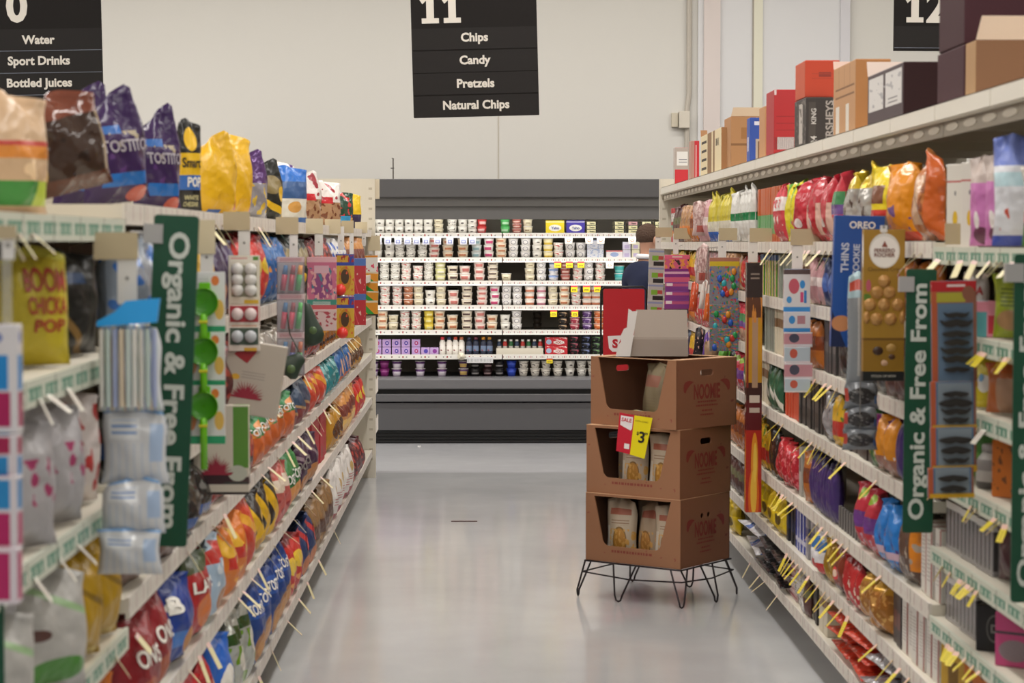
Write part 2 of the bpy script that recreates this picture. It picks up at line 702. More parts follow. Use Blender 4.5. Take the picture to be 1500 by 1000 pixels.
mb.build('toe_grille', [grille], cool)
tube = cbox('light_tube', 0.125, 0.155, dz(318), dz(314), plain('#ffffff', 0.4))
tm = bpy.data.materials.new('cooler_lamp')
tm.use_nodes = True
tm.node_tree.nodes['Principled BSDF'].inputs['Emission Color'].default_value = (1, 0.97, 0.92, 1)
tm.node_tree.nodes['Principled BSDF'].inputs['Emission Strength'].default_value = 6
tube.data.materials[0] = tm
area('cooler_light', (0, 0.10, dz(318)), (math.radians(20), 0, 0), 4.9, 0.06, 38, (1, 0.96, 0.9), cool)

SHY = 0.20                      # shelf fronts behind the cooler front
RAILS = [344.5, 380.5, 414.5, 450.5, 486.5, 522.5]
seams = [X0, at(672, 400, DY + SHY).x - 0.0, at(885, 400, DY + SHY).x, X1]
railm = film('#efece4', (('dash', 26, 0.12, 0.3, 0.7, '#b0484a'), ('dash', 39, 0.16, 0.35, 0.6, '#8d8a88')), 0.5)
shelf_z = []
for i, ry in enumerate(RAILS):
    zt = dz(ry - 3.6, DY + SHY)
    zb = dz(ry + 3.6, DY + SHY)
    shelf_z.append(zt - 0.006)
    for a, b in zip(seams, seams[1:]):
        s = cbox('shelf', SHY + 0.012, 0.9, zt - 0.03, zt - 0.006, plain('#8b8780', 0.5), 0, None, a + 0.003, b - 0.003)
        MB().box(a + 0.004, b - 0.004, SHY, SHY + 0.012, zb, zt).build('price_rail', railm, s)
    if i < 5:
        area('shelf_fill_light', (0, SHY - 0.02, zb), (math.radians(32), 0, 0), 4.9, 0.02, (1.7, 1.3, 1.0, 0.8, 0.7)[i], (1, 0.96, 0.9), cool)  # added fill to brighten each row; no lamp fitting under the shelves
deck_z = dz(554)
shelf_z.append(deck_z)

# ---- tubs, cups, bottles and boxes on the cooler shelves
CUP = {
    'white': ('white yogurt cup', '#f0ede4', (('ell', .5, .45, .06, .12, '#6b6560'),)),
    'speck': ('white yogurt cup with black specks', '#f0ede4', (('spots', 9, .60, .1, .85, '#2a2625'),)),
    'cream': ('cream yogurt cup', '#e9dfc2', (('rect', .42, .58, .4, .55, '#9a8a66'),)),
    'redmark': ('white yogurt cup with red swirl', '#f0ebe2', (('spots', 7, .58, .1, .9, '#c8403c'),)),
    'pinkmark': ('pale yogurt cup with pink label', '#f0dcd2', (('rect', .38, .62, .25, .7, '#cf7c74'),)),
    'peach': ('cream yogurt cup with peach label', '#efdcc0', (('rect', .38, .62, .3, .65, '#c9825c'),)),
    'choc': ('cream yogurt cup with dark label', '#e8ddc8', (('rect', .37, .63, .35, .65, '#5e4a44'),)),
    'green': ('yellowish green yogurt cup', '#dcd99a', (('rect', .38, .62, .3, .6, '#f2eeda'),)),
    'aqua': ('pale blue yogurt cup', '#d4dedb', (('rect', .38, .62, .25, .65, '#93b3b8'),)),
    'hot': ('white yogurt cup with bright pink label', '#f4ece8', (('rect', .36, .64, .25, .7, '#d0507e'),)),
    'ring': ('white yogurt cup with grey ring', '#eeebe8', (('ell', .5, .45, .10, .34, '#8d8b93'), ('ell', .5, .45, .075, .25, '#eeebe8'))),
    'yellow': ('yellow yogurt cup', '#e8cf4e', (('rect', .4, .6, .3, .6, '#f4e9a4'),)),
    'ylw2': ('white and yellow yogurt cup', '#f0e4b4', (('band', .1, .4, '#e6c64a'),)),
    'brown': ('brownish orange yogurt cup', '#b8714c', (('spots', 7, .6, .1, .8, '#f0e2d0'),)),
    'redred': ('red yogurt tub', '#d24545', (('rect', .36, .64, .3, .7, '#f4c9c4'),)),
    'grn': ('bright green yogurt tub', '#5cbf6a', (('rect', .36, .64, .3, .6, '#c6ecc8'),)),
    'brick': ('brick red yogurt tub', '#b7655a', (('rect', .36, .64, .35, .6, '#f0cfc4'),)),
    'blue': ('white yogurt cup with blue rim', '#e9e9ee', (('band', .62, .95, '#8fa6d6'), ('spots', 7, .6, .1, .6, '#9fb0d8'))),
    'pinklid': ('white yogurt cup with pink band', '#f2e6e4', (('band', .1, .42, '#d88aa0'),)),
    'orglid': ('white yogurt cup with orange band', '#f2e6da', (('band', .15, .48, '#e08a66'),)),
    'black': ('black dessert cup', '#2a2422', (('spots', 6, .58, .1, .8, '#d8b48a'),)),
    'crim': ('crimson dessert cup', '#b03a50', (('spots', 6, .55, .1, .8, '#f0c8c4'),)),
    'purp': ('purple dessert cup', '#5b3a78', (('spots', 6, .57, .1, .8, '#d8c4e8'),)),
    'orng': ('orange dessert cup', '#d8713c', (('spots', 6, .57, .1, .8, '#f4dcb8'),)),
    'blackg': ('black dessert cup with green print', '#1f2220', (('spots', 6, .57, .1, .8, '#6f9a62'),)),
    'blackb': ('black dessert cup with blue print', '#20222c', (('spots', 6, .57, .1, .8, '#8a97c8'),)),
    'blackr': ('black dessert cup with pink print', '#241c1e', (('spots', 6, .57, .1, .8, '#c25a6c'),)),
    'teal': ('teal yogurt tub', '#3fb0ae', (('band', .2, .5, '#84d4cf'),)),
    'lilac': ('white tub with purple rim', '#cfc0d6', (('band', .68, 1, '#5f3570'), ('rect', .36, .64, .15, .6, '#efe8f0'))),
    'mag': ('magenta tub', '#93307f', (('band', .62, .7, '#c97ab8'),)),
    'dk': ('black tub with silver print', '#242122', (('rect', .33, .67, .3, .5, '#a8a4a4'),)),
    'dkr': ('dark maroon tub with pale print', '#33191d', (('rect', .33, .67, .3, .5, '#b89c9c'),)),
    'royal': ('royal blue tub', '#2a49c0', (('band', .6, .68, '#5b78e0'),)),
    'cow': ('white tub with dark blots', '#ece6da', (('spots', 8, .60, .05, .9, '#4a3f3a'),)),
    'plum': ('purple tub with gold print', '#5a3a66', (('rect', .34, .66, .2, .7, '#d8b86a'),)),
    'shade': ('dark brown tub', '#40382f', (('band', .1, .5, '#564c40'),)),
}
CUPM = {}


def cup_mesh(kind, r0, r1, h):
    k = (kind, r0, r1, h)
    if k in CUPM:
        return CUPM[k]
    d = CUP[kind]
    m = film(d[1], d[2], 0.45)
    mb = MB().lathe([(r0, 0), (r0 + (r1 - r0) * .5, h * .5), (r1, h * .93)], 16)
    a = mb.build('yogurt_cup', m, None, None, None, True)
    lid = MB().lathe([(r1 * 1.05, h * .93), (r1 * 1.07, h * .95), (r1 * 1.07, h * .985), (r1 * 1.0, h)], 16).build('lid', plain('#f3f0ea' if kind not in ('royal', 'mag', 'dk', 'dkr', 'black', 'blackg', 'blackb', 'blackr', 'redred', 'grn', 'yellow', 'shade') else d[1], 0.4), None, None, None, True)
    CUPM[k] = (a.data, lid.data)
    bpy.data.objects.remove(a)
    bpy.data.objects.remove(lid)
    return CUPM[k]


SHN = ['top', 'second', 'third', 'fourth', 'fifth', 'sixth']
PCT = {}
LEV = {1: [''], 2: ['lower', 'upper'], 3: ['bottom', 'middle', 'top'], 4: ['bottom', 'second lowest', 'second highest', 'top']}
crand = random.Random(4)


def shelf_name(i):
    return 'cooler deck' if i == 6 else SHN[i] + ' cooler shelf'


def stack(i, col, px, kind, n, w=13.0, h=None, r0=0.83):
    """n tubs stood on one another on cooler shelf i at picture column px"""
    Y = DY + SHY + 0.07
    x = at(px, 400, Y).x
    r1 = w / 2 * Y / F
    h = h or {4: 0.040, 3: 0.052}.get(n, 0.062)
    a, l = cup_mesh(kind, round(r1 * r0, 4), round(r1, 4), h)
    for k in range(n):
        o = link('yogurt_cup', a, None, (x + crand.uniform(-.002, .002), Y + crand.uniform(0, .012), shelf_z[i] + k * h * 1.0 + 0.001), (0, 0, crand.uniform(-.25, .25)))
        link('lid', l, o)
        lv = LEV[n][k]
        tag(o, '%s, %s of %s stack from left, %s' % (CUP[kind][0], lv or 'only one', ORD[col], shelf_name(i)), 'yogurt', 'tubs on the ' + shelf_name(i))


ROWS = [
    [(545, 'white', 2), (557, 'white', 2), (571, 'white', 2), (585, 'white', 2), (599, 'white', 2), (613, 'white', 2), (627, 'white', 2), (643, 'cream', 3), (662, 'speck', 2), (678, 'white', 2), (692, 'white', 3), (706, 'redred', 2), (740, 'grn', 2), (757, 'brick', 3), (773, 'cream', 2)],
    [(553, 'white', 2), (571, 'white', 2), (586, 'speck', 3), (602, 'speck', 3), (619, 'speck', 2), (636, 'pinkmark', 4), (656, 'peach', 3), (678, 'peach', 3), (698, 'aqua', 3), (716, 'hot', 3), (734, 'peach', 4), (752, 'ring', 3), (770, 'ring', 3), (787, 'white', 3), (803, 'ylw2', 3), (818, 'redmark', 2), (835, 'ring', 2), (851, 'ring', 2)],
    [(563, 'speck', 3), (579, 'speck', 3), (595, 'redmark', 3), (612, 'redmark', 2), (628, 'speck', 4), (645, 'green', 3), (663, 'choc', 2), (681, 'pinkmark', 2), (702, 'pinkmark', 3), (722, 'choc', 4), (742, 'cream', 1), (776, 'cream', 3), (793, 'ring', 3), (811, 'blue', 3), (828, 'brick', 3), (846, 'redmark', 3), (862, 'ring', 3), (879, 'redmark', 3), (907, 'teal', 2)],
    [(564, 'redmark', 3), (582, 'redmark', 3), (598, 'brown', 3), (613, 'cream', 3), (630, 'white', 2), (646, 'cream', 3), (664, 'pinkmark', 2), (684, 'choc', 3), (706, 'pinkmark', 4), (725, 'hot', 3), (742, 'ring', 3), (758, 'ring', 3), (776, 'orglid', 3), (793, 'pinklid', 3), (810, 'cream', 3), (827, 'peach', 3), (844, 'redmark', 3), (860, 'orglid', 3), (873, 'orglid', 3)],
    [(542, 'speck', 1), (560, 'peach', 3), (576, 'cream', 2), (593, 'redmark', 3), (610, 'redmark', 3), (628, 'yellow', 3), (644, 'peach', 3), (663, 'peach', 2), (684, 'choc', 3), (703, 'pinkmark', 3), (721, 'peach', 2), (740, 'white', 2), (757, 'ring', 3), (825, 'black', 3), (842, 'crim', 3), (860, 'purp', 3), (877, 'orng', 3)],
    [(842, 'blackr', 3), (859, 'blackb', 3), (874, 'blackg', 3)],
    [(547, 'lilac', 2), (563, 'mag', 2), (581, 'lilac', 2), (615, 'lilac', 2), (647, 'lilac', 2), (679, 'plum', 2), (696, 'dk', 2), (714, 'dkr', 2), (731, 'dk', 2), (749, 'royal', 2), (767, 'cow', 2), (784, 'cow', 2), (800, 'cow', 2), (817, 'cow', 2), (835, 'white', 2), (852, 'speck', 2), (868, 'cow', 2)],
]
for i, r in enumerate(ROWS):
    for c, (px, k, n) in enumerate(r):
        if i == 0:
            stack(i, c + 1, px, k, n, 13.9, 0.116 / n)
        elif i == 6:
            stack(i, c + 1, px, k, n, 14.5, 0.062, 0.72)
        else:
            stack(i, c + 1, px, k, n, 14.6 if k not in ('pinkmark', 'peach', 'choc', 'green') else 16.0)
# dark stock standing further back where the front is sold out
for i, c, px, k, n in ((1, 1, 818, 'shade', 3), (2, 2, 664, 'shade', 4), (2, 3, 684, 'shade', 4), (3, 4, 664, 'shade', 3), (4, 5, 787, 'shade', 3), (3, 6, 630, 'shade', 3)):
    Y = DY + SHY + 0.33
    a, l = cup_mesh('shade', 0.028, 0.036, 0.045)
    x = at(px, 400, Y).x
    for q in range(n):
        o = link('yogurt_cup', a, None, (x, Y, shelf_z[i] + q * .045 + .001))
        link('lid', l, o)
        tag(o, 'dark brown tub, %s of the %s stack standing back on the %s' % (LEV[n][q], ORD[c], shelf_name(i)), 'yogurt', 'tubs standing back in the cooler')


def carton(name, label, cat, i, px, w, h, d, m, group, texts=(), dzz=0.0, hh=None):
    """a box on cooler shelf i: px centre, w and h in picture pixels"""
    Y = DY + SHY + 0.04
    x = at(px, 400, Y).x
    k = Y / F
    o = boxo(name, -w * k / 2, w * k / 2, 0, d, 0, h * k, m, None, 0.003, (x, Y, shelf_z[i] + dzz + .0015))
    tag(o, label, cat, group)
    for s, cx, cz_, hh_, mm in texts:
        text(o, s, cx * w * k, cz_ * h * k, -0.002, mm, hh_ * k)
    return o


g = 'cartons on the top cooler shelf'
for nm, px, c1, dsc in (('yellow', 813, '#f0d92c', 'yellow'), ('purple', 843, '#4a3fa8', 'violet blue')):
    carton('yogurt_carton', 'wide %s yogurt carton with white cloud label on top cooler shelf' % dsc, 'carton', 0, px, 27, 19, 0.12,
           film(c1, (('ell', .5, .42, .34, .25, '#f6f3ea'), ('band', .86, .9, '#f6f3ea')), 0.4), g, (('Yaho', 0, .42, 4, plain('#4b5a9a')),))
q = 0
for c, px in enumerate((866, 907, 927, 947, 966)):
    for k in range(3):
        col = '#e9e3b4' if (px, k) != (927, 2) else '#d8a4a8'
        o = carton('dessert_pack', 'flat %s dessert pack, %s in the %s small stack on top cooler shelf' % ('cream' if col == '#e9e3b4' else 'pink', LEV[3][k], ORD[c + 1]), 'dessert', 0, px, 17, 5.4, 0.10,
                   film(col, (('rect', 0, .12, 0, 1, '#2a2722'), ('rect', .88, 1, 0, 1, '#2a2722'), ('band', 0, .14, '#2a2722')), 0.4), 'flat dessert packs on the top cooler shelf',
                   (('Yasso', 0.05, .55, 2.4, BLACK),), k * 5.9 * (DY + .24) / F)
for k in range(2):
    carton('yogurt_multipack', 'pale blue yogurt multipack, %s of two on second cooler shelf' % LEV[2][k], 'carton', 1, 872, 24, 13, .1, film('#e4e6ee', (('spots', 5, .55, 0, 1, '#aebcdc'),), .4), 'multipacks on the second cooler shelf', (), k * 13.4 * (DY + .24) / F)
carton('yogurt_multipack', 'white yogurt multipack with red edge beside a sale tag on second cooler shelf', 'carton', 1, 900, 24, 11, .1, film('#efe9ea', (('band', .84, 1, '#c83c48'), ('ell', .5, .45, .25, .3, '#9fb0d8')), .4), 'multipacks on the second cooler shelf')
for c, px in enumerate((918, 931)):
    for k in range(2):
        carton('yogurt_multipack', 'small %s carton, %s of its pair beside the shopper on second cooler shelf' % (('pale lilac', 'pale yellow')[c], LEV[2][k]), 'carton', 1, px, 11.5, 11.5, .1,
               film(('#e0dcec', '#e9e4c6')[c], (('rect', .2, .8, .15, .6, '#c6b8dc'),), .4), 'multipacks on the second cooler shelf', (), k * 12 * (DY + .24) / F)
for c, px in enumerate((538, 552, 566, 580, 594, 609)):
    for k in range(2):
        carton('yogurt_box', 'lilac yogurt box, %s in the %s pair on the sixth cooler shelf' % (LEV[2][k], ORD[c + 1]), 'carton', 5, px, 12.5, 11, .1,
               film('#bfa0d4', (('ell', .55, .5, .22, .28, ('#4a3aa0', '#b03070')[c % 2 if c != 3 else 0]), ('ell', .55, .5, .10, .12, '#d8c0e4')), .4), 'lilac boxes on the sixth cooler shelf', (), k * 11.6 * (DY + .24) / F)
for c, px in enumerate((623, 636)):
    carton('yogurt_box', 'lilac yogurt box standing %s on the sixth cooler shelf' % ('alone behind a gap', 'alone next to the bottles')[c], 'carton', 5, px, 12.5, 10.5, .1,
           film('#c3a6d6', (('ell', .55, .5, .25, .3, '#8a3a98' if c else '#5a4ab0'),), .4), 'lilac boxes on the sixth cooler shelf')


def bottle(px, body, cap, label, h=26, r=4.6):
    Y = DY + SHY + .06
    k = Y / F
    x = at(px, 400, Y).x
    m = film(body, (('band', .25, .6, '#f4efe6' if body != '#2b3145' else '#6f7f9a'), ('spots', 5, .62, .2, .65, '#8a4048')), .35)
    o = MB().lathe([(r * k * .92, 0), (r * k, h * k * .05), (r * k, h * k * .68), (r * k * .55, h * k * .84)], 16).build('yogurt_bottle', m, None, (x, Y, shelf_z[5] + .0015), None, True)
    MB().lathe([(r * k * .62, h * k * .84), (r * k * .62, h * k)], 14).build('cap', plain(cap, .4), o, None, None, True)
    tag(o, label, 'bottle', 'bottles on the sixth cooler shelf')


for c, (px, cap) in enumerate(((648, '#c9303a'), (658, '#2f3c66'), (667, '#c9503a'), (676, '#b86a4a'))):
    bottle(px, '#efe9e0', cap, 'white drink bottle with %s cap, sixth cooler shelf' % ('red', 'navy', 'orange red', 'brown')[c])
for c, (px, cap) in enumerate(((687, '#3a4258'), (697, '#703a44'), (708, '#d09030'), (717, '#c08a3a'))):
    bottle(px, '#2b3145', cap, 'dark navy drink bottle with %s cap, sixth cooler shelf' % ('navy', 'maroon', 'yellow', 'tan')[c])
# long white tray of small bottles
Y = DY + SHY + .05
k = Y / F
tx0, tx1 = at(727, 400, Y).x, at(796, 400, Y).x
tr = empty('bottle_tray', ((tx0 + tx1) / 2, Y, shelf_z[5] + .0015))
tag(tr, 'long cream cardboard tray holding small bottles on the sixth cooler shelf', 'tray')
hw = (tx1 - tx0) / 2
boxo('tray_front', -hw, hw, 0, .006, 0, 9.5 * k, plain('#dcd5c4', .7), tr)
boxo('tray_base', -hw, hw, .006, .12, 0, .006, plain('#cfc7b4', .7), tr)
boxo('tray_side', -hw, -hw + .005, .006, .12, .006, 9.5 * k, plain('#cfc7b4', .7), tr)
boxo('tray_side', hw - .005, hw, .006, .12, .006, 9.5 * k, plain('#cfc7b4', .7), tr)
for c in range(8):
    x = tx0 + (c + .5) * (tx1 - tx0) / 8
    o = MB().lathe([(.017, 0), (.018, .06), (.018, .085), (.011, .10)], 14).build('drink_bottle', film('#e8e4dc', (('band', .62, 1, ('#30405a', '#c03a34', '#2f6a3c')[c % 3]),), .4), None, (x, Y + .045, shelf_z[5] + .007), None, True)
    MB().lathe([(.012, .10), (.012, .115)], 12).build('cap', WHITE, o)
    tag(o, 'small bottle with white cap, %s from the left in the cream tray' % ORD[c + 1], 'bottle', 'small bottles in the cream tray')
for k2 in range(2):
    carton('yogurt_multipack', 'red yogurt multipack with white badge, %s of two on sixth cooler shelf' % LEV[2][k2], 'carton', 5, 815, 33, 12.5, .12,
           film('#c22a34', (('ell', .62, .4, .22, .26, '#f0dcd8'), ('ell', .62, .4, .17, .18, '#c22a34'), ('ell', .17, .45, .12, .3, '#a8b8d0'), ('spots', 6, .62, .7, 1, '#f0d8d0')), .4), 'red multipacks on the sixth cooler shelf', (('noosa', .12, .4, 3.5, WHITE),), k2 * 13 * (DY + .24) / F)

# hanging shelf tags of the cooler
TAGM = {
    'blue': film('#d9dae6', (('rect', .18, .82, .15, .62, '#6f78b0'), ('rect', .3, .7, .25, .5, '#c8cce0')), .5),
    'dot': film('#f0ece6', (('ell', .5, .45, .26, .2, '#e08a70'), ('ell', .5, .45, .14, .11, '#f0ece6')), .5),
    'sale': film('#f0d820', (('band', .74, 1, '#c8302c'), ('rect', .2, .8, .2, .5, '#7a6a20'), ('rect', .28, .72, .26, .36, '#f0d820')), .5),
}


def ctag(kind, px, y0, i, w, h, lab):
    Y = DY + SHY - .004
    p = at(px, y0, Y)
    kk = Y / F
    o = boxo('shelf_tag', -w * kk / 2, w * kk / 2, -.0015, 0, -h * kk, 0, TAGM[kind], None, 0, (p.x, Y, p.z), (math.radians(-4), 0, 0))
    tag(o, lab, 'tag', 'tags hanging under the cooler shelf rails')


for c, px in enumerate((541, 554, 568, 583, 597, 610, 624, 641, 659, 679, 692)):
    ctag('blue', px, 347, 0, 10, 11, 'white and blue shelf tag, %s from the left under the top cooler rail' % ORD[c + 1])
for c, px in enumerate((833, 863, 880, 926)):
    ctag('dot', px, 346, 0, 11, 11, 'white shelf tag with orange circle, %s from left under top cooler rail' % ORD[c + 1])
ctag('dot', 893, 383, 1, 11, 10, 'white shelf tag with orange circle under the second cooler rail')
for c, (px, y) in enumerate(((817, 383), (834, 383), (851, 383))):
    ctag('sale', px, y, 1, 10, 9, 'yellow and red sale tag, %s from left under the second cooler rail' % ORD[c + 1])
for c, px in enumerate((841, 859, 875)):
    ctag('sale', px, 418, 2, 9.5, 10, 'yellow and red sale tag, %s from left under the third cooler rail' % ORD[c + 1])
for c, px in enumerate((811, 842)):
    ctag('sale', px, 454, 3, 9.5, 10, 'yellow and red sale tag, %s from left under the fourth cooler rail' % ORD[c + 1])
ctag('sale', 805, 525, 5, 9, 7, 'yellow and red sale tag under the sixth cooler rail')
# crumpled paper and label strip hanging from the sixth rail
p = at(675, 522, DY + SHY - .02)
mb = MB()
r_ = random.Random(8)
vs = [(0.033 * math.sin(a * .785) * r_.uniform(.6, 1.2), r_.uniform(-.015, .004), .04 * math.cos(a * .785) * r_.uniform(.7, 1.2)) for a in range(8)]
mb.add(vs + [(0, -.03, 0), (0, .012, 0)], [(a, (a + 1) % 8, 8) for a in range(8)] + [((a + 1) % 8, a, 9) for a in range(8)])
tag(mb.build('paper_tag', plain('#ddd5c0', .7), None, (p.x, DY + SHY - .015, p.z)), 'crumpled cream paper tag hanging from the sixth cooler rail', 'paper')
p = at(703, 527, DY + SHY)
tag(boxo('label_strip', -.105, .105, -.003, 0, -.024, .024, film('#e4e4e4', (('dash', 18, .3, .2, .7, '#8f9096'),), .5), None, 0, (p.x, DY + SHY, p.z)), 'wide white label strip stuck below the sixth cooler rail', 'label')

# ================================================================== shopper
def skin(name, joints, bones, m, parent=None, root=0, sub=2, loc=None, rot=None):
    me = bpy.data.meshes.new(name)
    me.from_pydata([j[:3] for j in joints], bones, [])
    o = link(name, me, parent, loc, rot)
    me.materials.append(m)
    md = o.modifiers.new('skin', 'SKIN')
    md.use_smooth_shade = True
    me.skin_vertices.new(name='skin') if not me.skin_vertices else None
    for i, j in enumerate(joints):
        sv = me.skin_vertices[0].data[i]
        r = j[3] if isinstance(j[3], tuple) else (j[3], j[3])
        sv.radius = r
        sv.use_root = i == root
    s = o.modifiers.new('smooth', 'SUBSURF')
    s.levels = s.render_levels = sub
    return o


pp = at(946, 337, 15.75)
skinm = plain('#b98a72', 0.55)
PJ = [(0, 0, .93, (.13, .10)), (0, 0, 1.12, (.125, .09)), (0, .0, 1.28, (.14, .09)), (0, .0, 1.39, (.085, .065)), (0, .012, 1.49, .055), (0, .02, 1.55, .06), (0, .03, 1.62, (.074, .092)), (0, .025, 1.69, .06),
      (-.18, 0, 1.355, .045), (-.235, .03, 1.12, .043), (-.20, .20, .98, .032), (-.185, .27, .95, .024),
      (.18, 0, 1.355, .045), (.24, .0, 1.12, .043), (.25, .08, .88, .032), (.25, .10, .81, .024),
      (-.09, 0, .84, .09), (-.10, .01, .48, .06), (-.105, -.01, .09, .042), (-.12, .12, .035, .03),
      (.09, 0, .84, .09), (.10, .01, .48, .06), (.105, -.01, .09, .042), (.12, .12, .035, .03)]
PB = [(0, 1), (1, 2), (2, 3), (3, 4), (4, 5), (5, 6), (6, 7), (3, 8), (8, 9), (9, 10), (10, 11), (3, 12), (12, 13), (13, 14), (14, 15), (0, 16), (16, 17), (17, 18), (18, 19), (0, 20), (20, 21), (21, 22), (22, 23)]
person = skin('person', PJ, PB, skinm, None, 0, 2, (pp.x, 15.75, 0), (0, 0, math.radians(-58)))
tag(person, 'person in navy sweater with white collar seen from behind at the cooler', 'person')
for sx in (-1, 1):
    hx, hy, hz = (-.185, .27, .95) if sx < 0 else (.25, .10, .81)
    dv = Vector((0, .8, -.35)) if sx < 0 else Vector((0, .25, -1))
    dv.normalize()
    for q in range(4):
        a = Vector((hx + (q - 1.5) * .018, hy, hz)) + dv * .03
        L_ = (.07, .082, .076, .06)[q]
        b_ = a + dv * L_ * .55 + Vector((0, .006, -.004))
        c_ = b_ + dv * L_ * .45 + Vector((-sx * .008, .0, -.012))
        skin('finger', [(*a, .009), (*b_, .0085), (*c_, .007)], [(0, 1), (1, 2)], skinm, person, 0, 1)
    a = Vector((hx - sx * .025, hy + .005, hz))
    skin('thumb', [(*a, .011), (*(a + dv * .035 + Vector((-sx * .02, 0, 0))), .01), (*(a + dv * .065 + Vector((-sx * .022, 0, -.004))), .008)], [(0, 1), (1, 2)], skinm, person, 0, 1)
navy = plain('#1d2440', 0.9)
skin('sweater', [(0, 0, .84, (.172, .135)), (0, 0, 1.12, (.16, .118)), (0, 0, 1.30, (.185, .135)), (0, 0, 1.41, (.15, .11)), (0, .008, 1.46, .075),
                 (-.19, 0, 1.375, .085), (-.235, .03, 1.12, .056), (-.20, .20, .985, .046), (.19, 0, 1.375, .085), (.24, 0, 1.12, .056), (.25, .08, .89, .044)],
     [(0, 1), (1, 2), (2, 3), (3, 4), (3, 5), (5, 6), (6, 7), (3, 8), (8, 9), (9, 10)], navy, person)
skin('trousers', [(0, 0, .96, (.15, .115)), (0, 0, .86, (.16, .12)), (-.09, 0, .78, .10), (-.10, .01, .48, .075), (-.105, 0, .06, .06), (.09, 0, .78, .10), (.10, .01, .48, .075), (.105, 0, .06, .06)],
     [(0, 1), (1, 2), (2, 3), (3, 4), (1, 5), (5, 6), (6, 7)], plain('#2b2a2e', .9), person)
MB().tube([(.070 * math.cos(a), .010 + .066 * math.sin(a), 1.488 - .008 * math.sin(a)) for a in [i * .45 for i in range(15)]], .019, 8).build('shirt_collar', plain('#e9e7ea', .7), person, None, None, True)
hm = MB().ball((0, .018, 1.655), .094, 12, (.86, 1.03, .95))
hm.v = [(x, y, max(z, 1.60 if y < .02 else 1.60 + (y - .02) * 1.2)) for x, y, z in hm.v]
hm.build('hair', plain('#4a3426', .8, bump=.5, bscale=90), person, None, None, True)
for sx in (-1, 1):
    MB().ball((sx * .084, .03, 1.615), .028, 8, (.4, .75, 1.15)).build('ear', skinm, person, None, None, True)
    MB().ball((sx * .032, .113, 1.635), .012, 6).build('eye', plain('#e8e4de', .3), person, None, None, True)
    skin('shoe', [(sx * .105, -.05, .045, .05), (sx * .112, .06, .045, .048), (sx * .12, .16, .035, .036)], [(0, 1), (1, 2)], plain('#1c1a19', .5), person, 0, 1)
MB().ball((0, .128, 1.61), .017, 8, (.8, 1.1, 1.3)).build('nose', skinm, person, None, None, True)
MB().ball((0, .112, 1.572), .02, 8, (1.1, .5, .35)).build('mouth', plain('#9a5a50', .5), person, None, None, True)

# ================================================================== gondola shelving
steel = plain('#d8d1c1', 0.5)
steel2 = plain('#c3bcad', 0.55)
steel3 = plain('#a9a294', 0.6)
rail_white = film('#dad3c8', (('dash', 13, .10, .2, .9, '#b9a09c'), ('dash', 5, .03, 0, 1, '#8b8378'), ('dash', 31, .2, .3, .6, '#c9beb2')), 0.45)
rail_green = film('#c9ccbc', (('dash', 9, .80, .25, .72, '#5f8f78'), ('dash', 31, .2, .3, .6, '#e6e8da'), ('dash', 5, .03, 0, 1, '#8b8a7c')), 0.45)
END = 14.12
SEC = 1.22
GN = {-1: 'left', 1: 'right'}


def gondola(side, k, xf, xb, levels, organic=False, top=2.0):
    """one shelving section; xf front of the shelves, xb back panel; k counts from the far end"""
    y1 = END - k * SEC
    y0 = y1 - SEC
    t = empty('shelving_section', (side * xb, (y0 + y1) / 2, 0))
    tag(t, '%s section of beige shelving counted from the cooler end, %s side of aisle' % (ORD[k + 1], GN[side]), 'shelving', GN[side] + ' run of shelving')
    hy = SEC / 2
    D = xb - xf

    def bx(name, a, b, ya, yb, za, zb, m, parent=None, c=0.0):
        """a, b measured from the back panel into the aisle"""
        p, q = -side * a, -side * b
        return boxo(name, min(p, q), max(p, q), ya, yb, za, zb, m, parent or t, c)
    bx('back_panel', -.02, 0, -hy, hy, .1, top, steel3)
    bx('upright', -.01, .045, hy - .035, hy, 0, top, steel2)
    deckD = D
    dk = bx('base_deck', 0, deckD, -hy + .002, hy - .002, .15, .19, steel)
    bx('kick_plate', 0, deckD - .12, -hy, hy, 0, .15, plain('#4d4843', .6), dk)  # dark tone stands in for the shadow under the deck

    def rail(sh, d, z0, z1):
        x = -side * d
        x2 = -side * (d + .008)
        a, b = (-hy + .003, hy - .003)
        v = [(x, a, z0), (x, b, z0), (x2, b, z0), (x2, a, z0), (x, a, z1), (x, b, z1), (x2, b, z1), (x2, a, z1)]
        f = [(3, 2, 6, 7), (0, 4, 5, 1), (0, 3, 7, 4), (1, 5, 6, 2), (4, 7, 6, 5), (0, 1, 2, 3)]
        mk('price_rail', v, f if side < 0 else [q[::-1] for q in f], rail_green if organic else rail_white, sh,
           [[(0, 0), (1, 0), (1, 1), (0, 1)] if side < 0 else [(0, 1), (1, 1), (1, 0), (0, 0)]] + [[(.5, .05)] * 4] * 5)
    rail(dk, deckD, .146, .192)
    for z in levels:
        s = bx('shelf', 0, D, -hy + .002, hy - .002, z - .03, z, steel)
        mb = MB()
        for yy in (-hy + .01, hy - .022):
            p0 = [(0, z - .10), (0, z - .03), (D * .45, z - .03), (D * .45, z - .045)]
            v = [(-side * a_, yy, b_) for a_, b_ in p0] + [(-side * a_, yy + .01, b_) for a_, b_ in p0]
            mb.add(v, [(0, 1, 2, 3), (7, 6, 5, 4), (0, 3, 7, 4), (1, 0, 4, 5), (2, 1, 5, 6), (3, 2, 6, 7)])
        mb.build('bracket', steel2, s)
        rail(s, D, z - .043, z + .003)
    return t


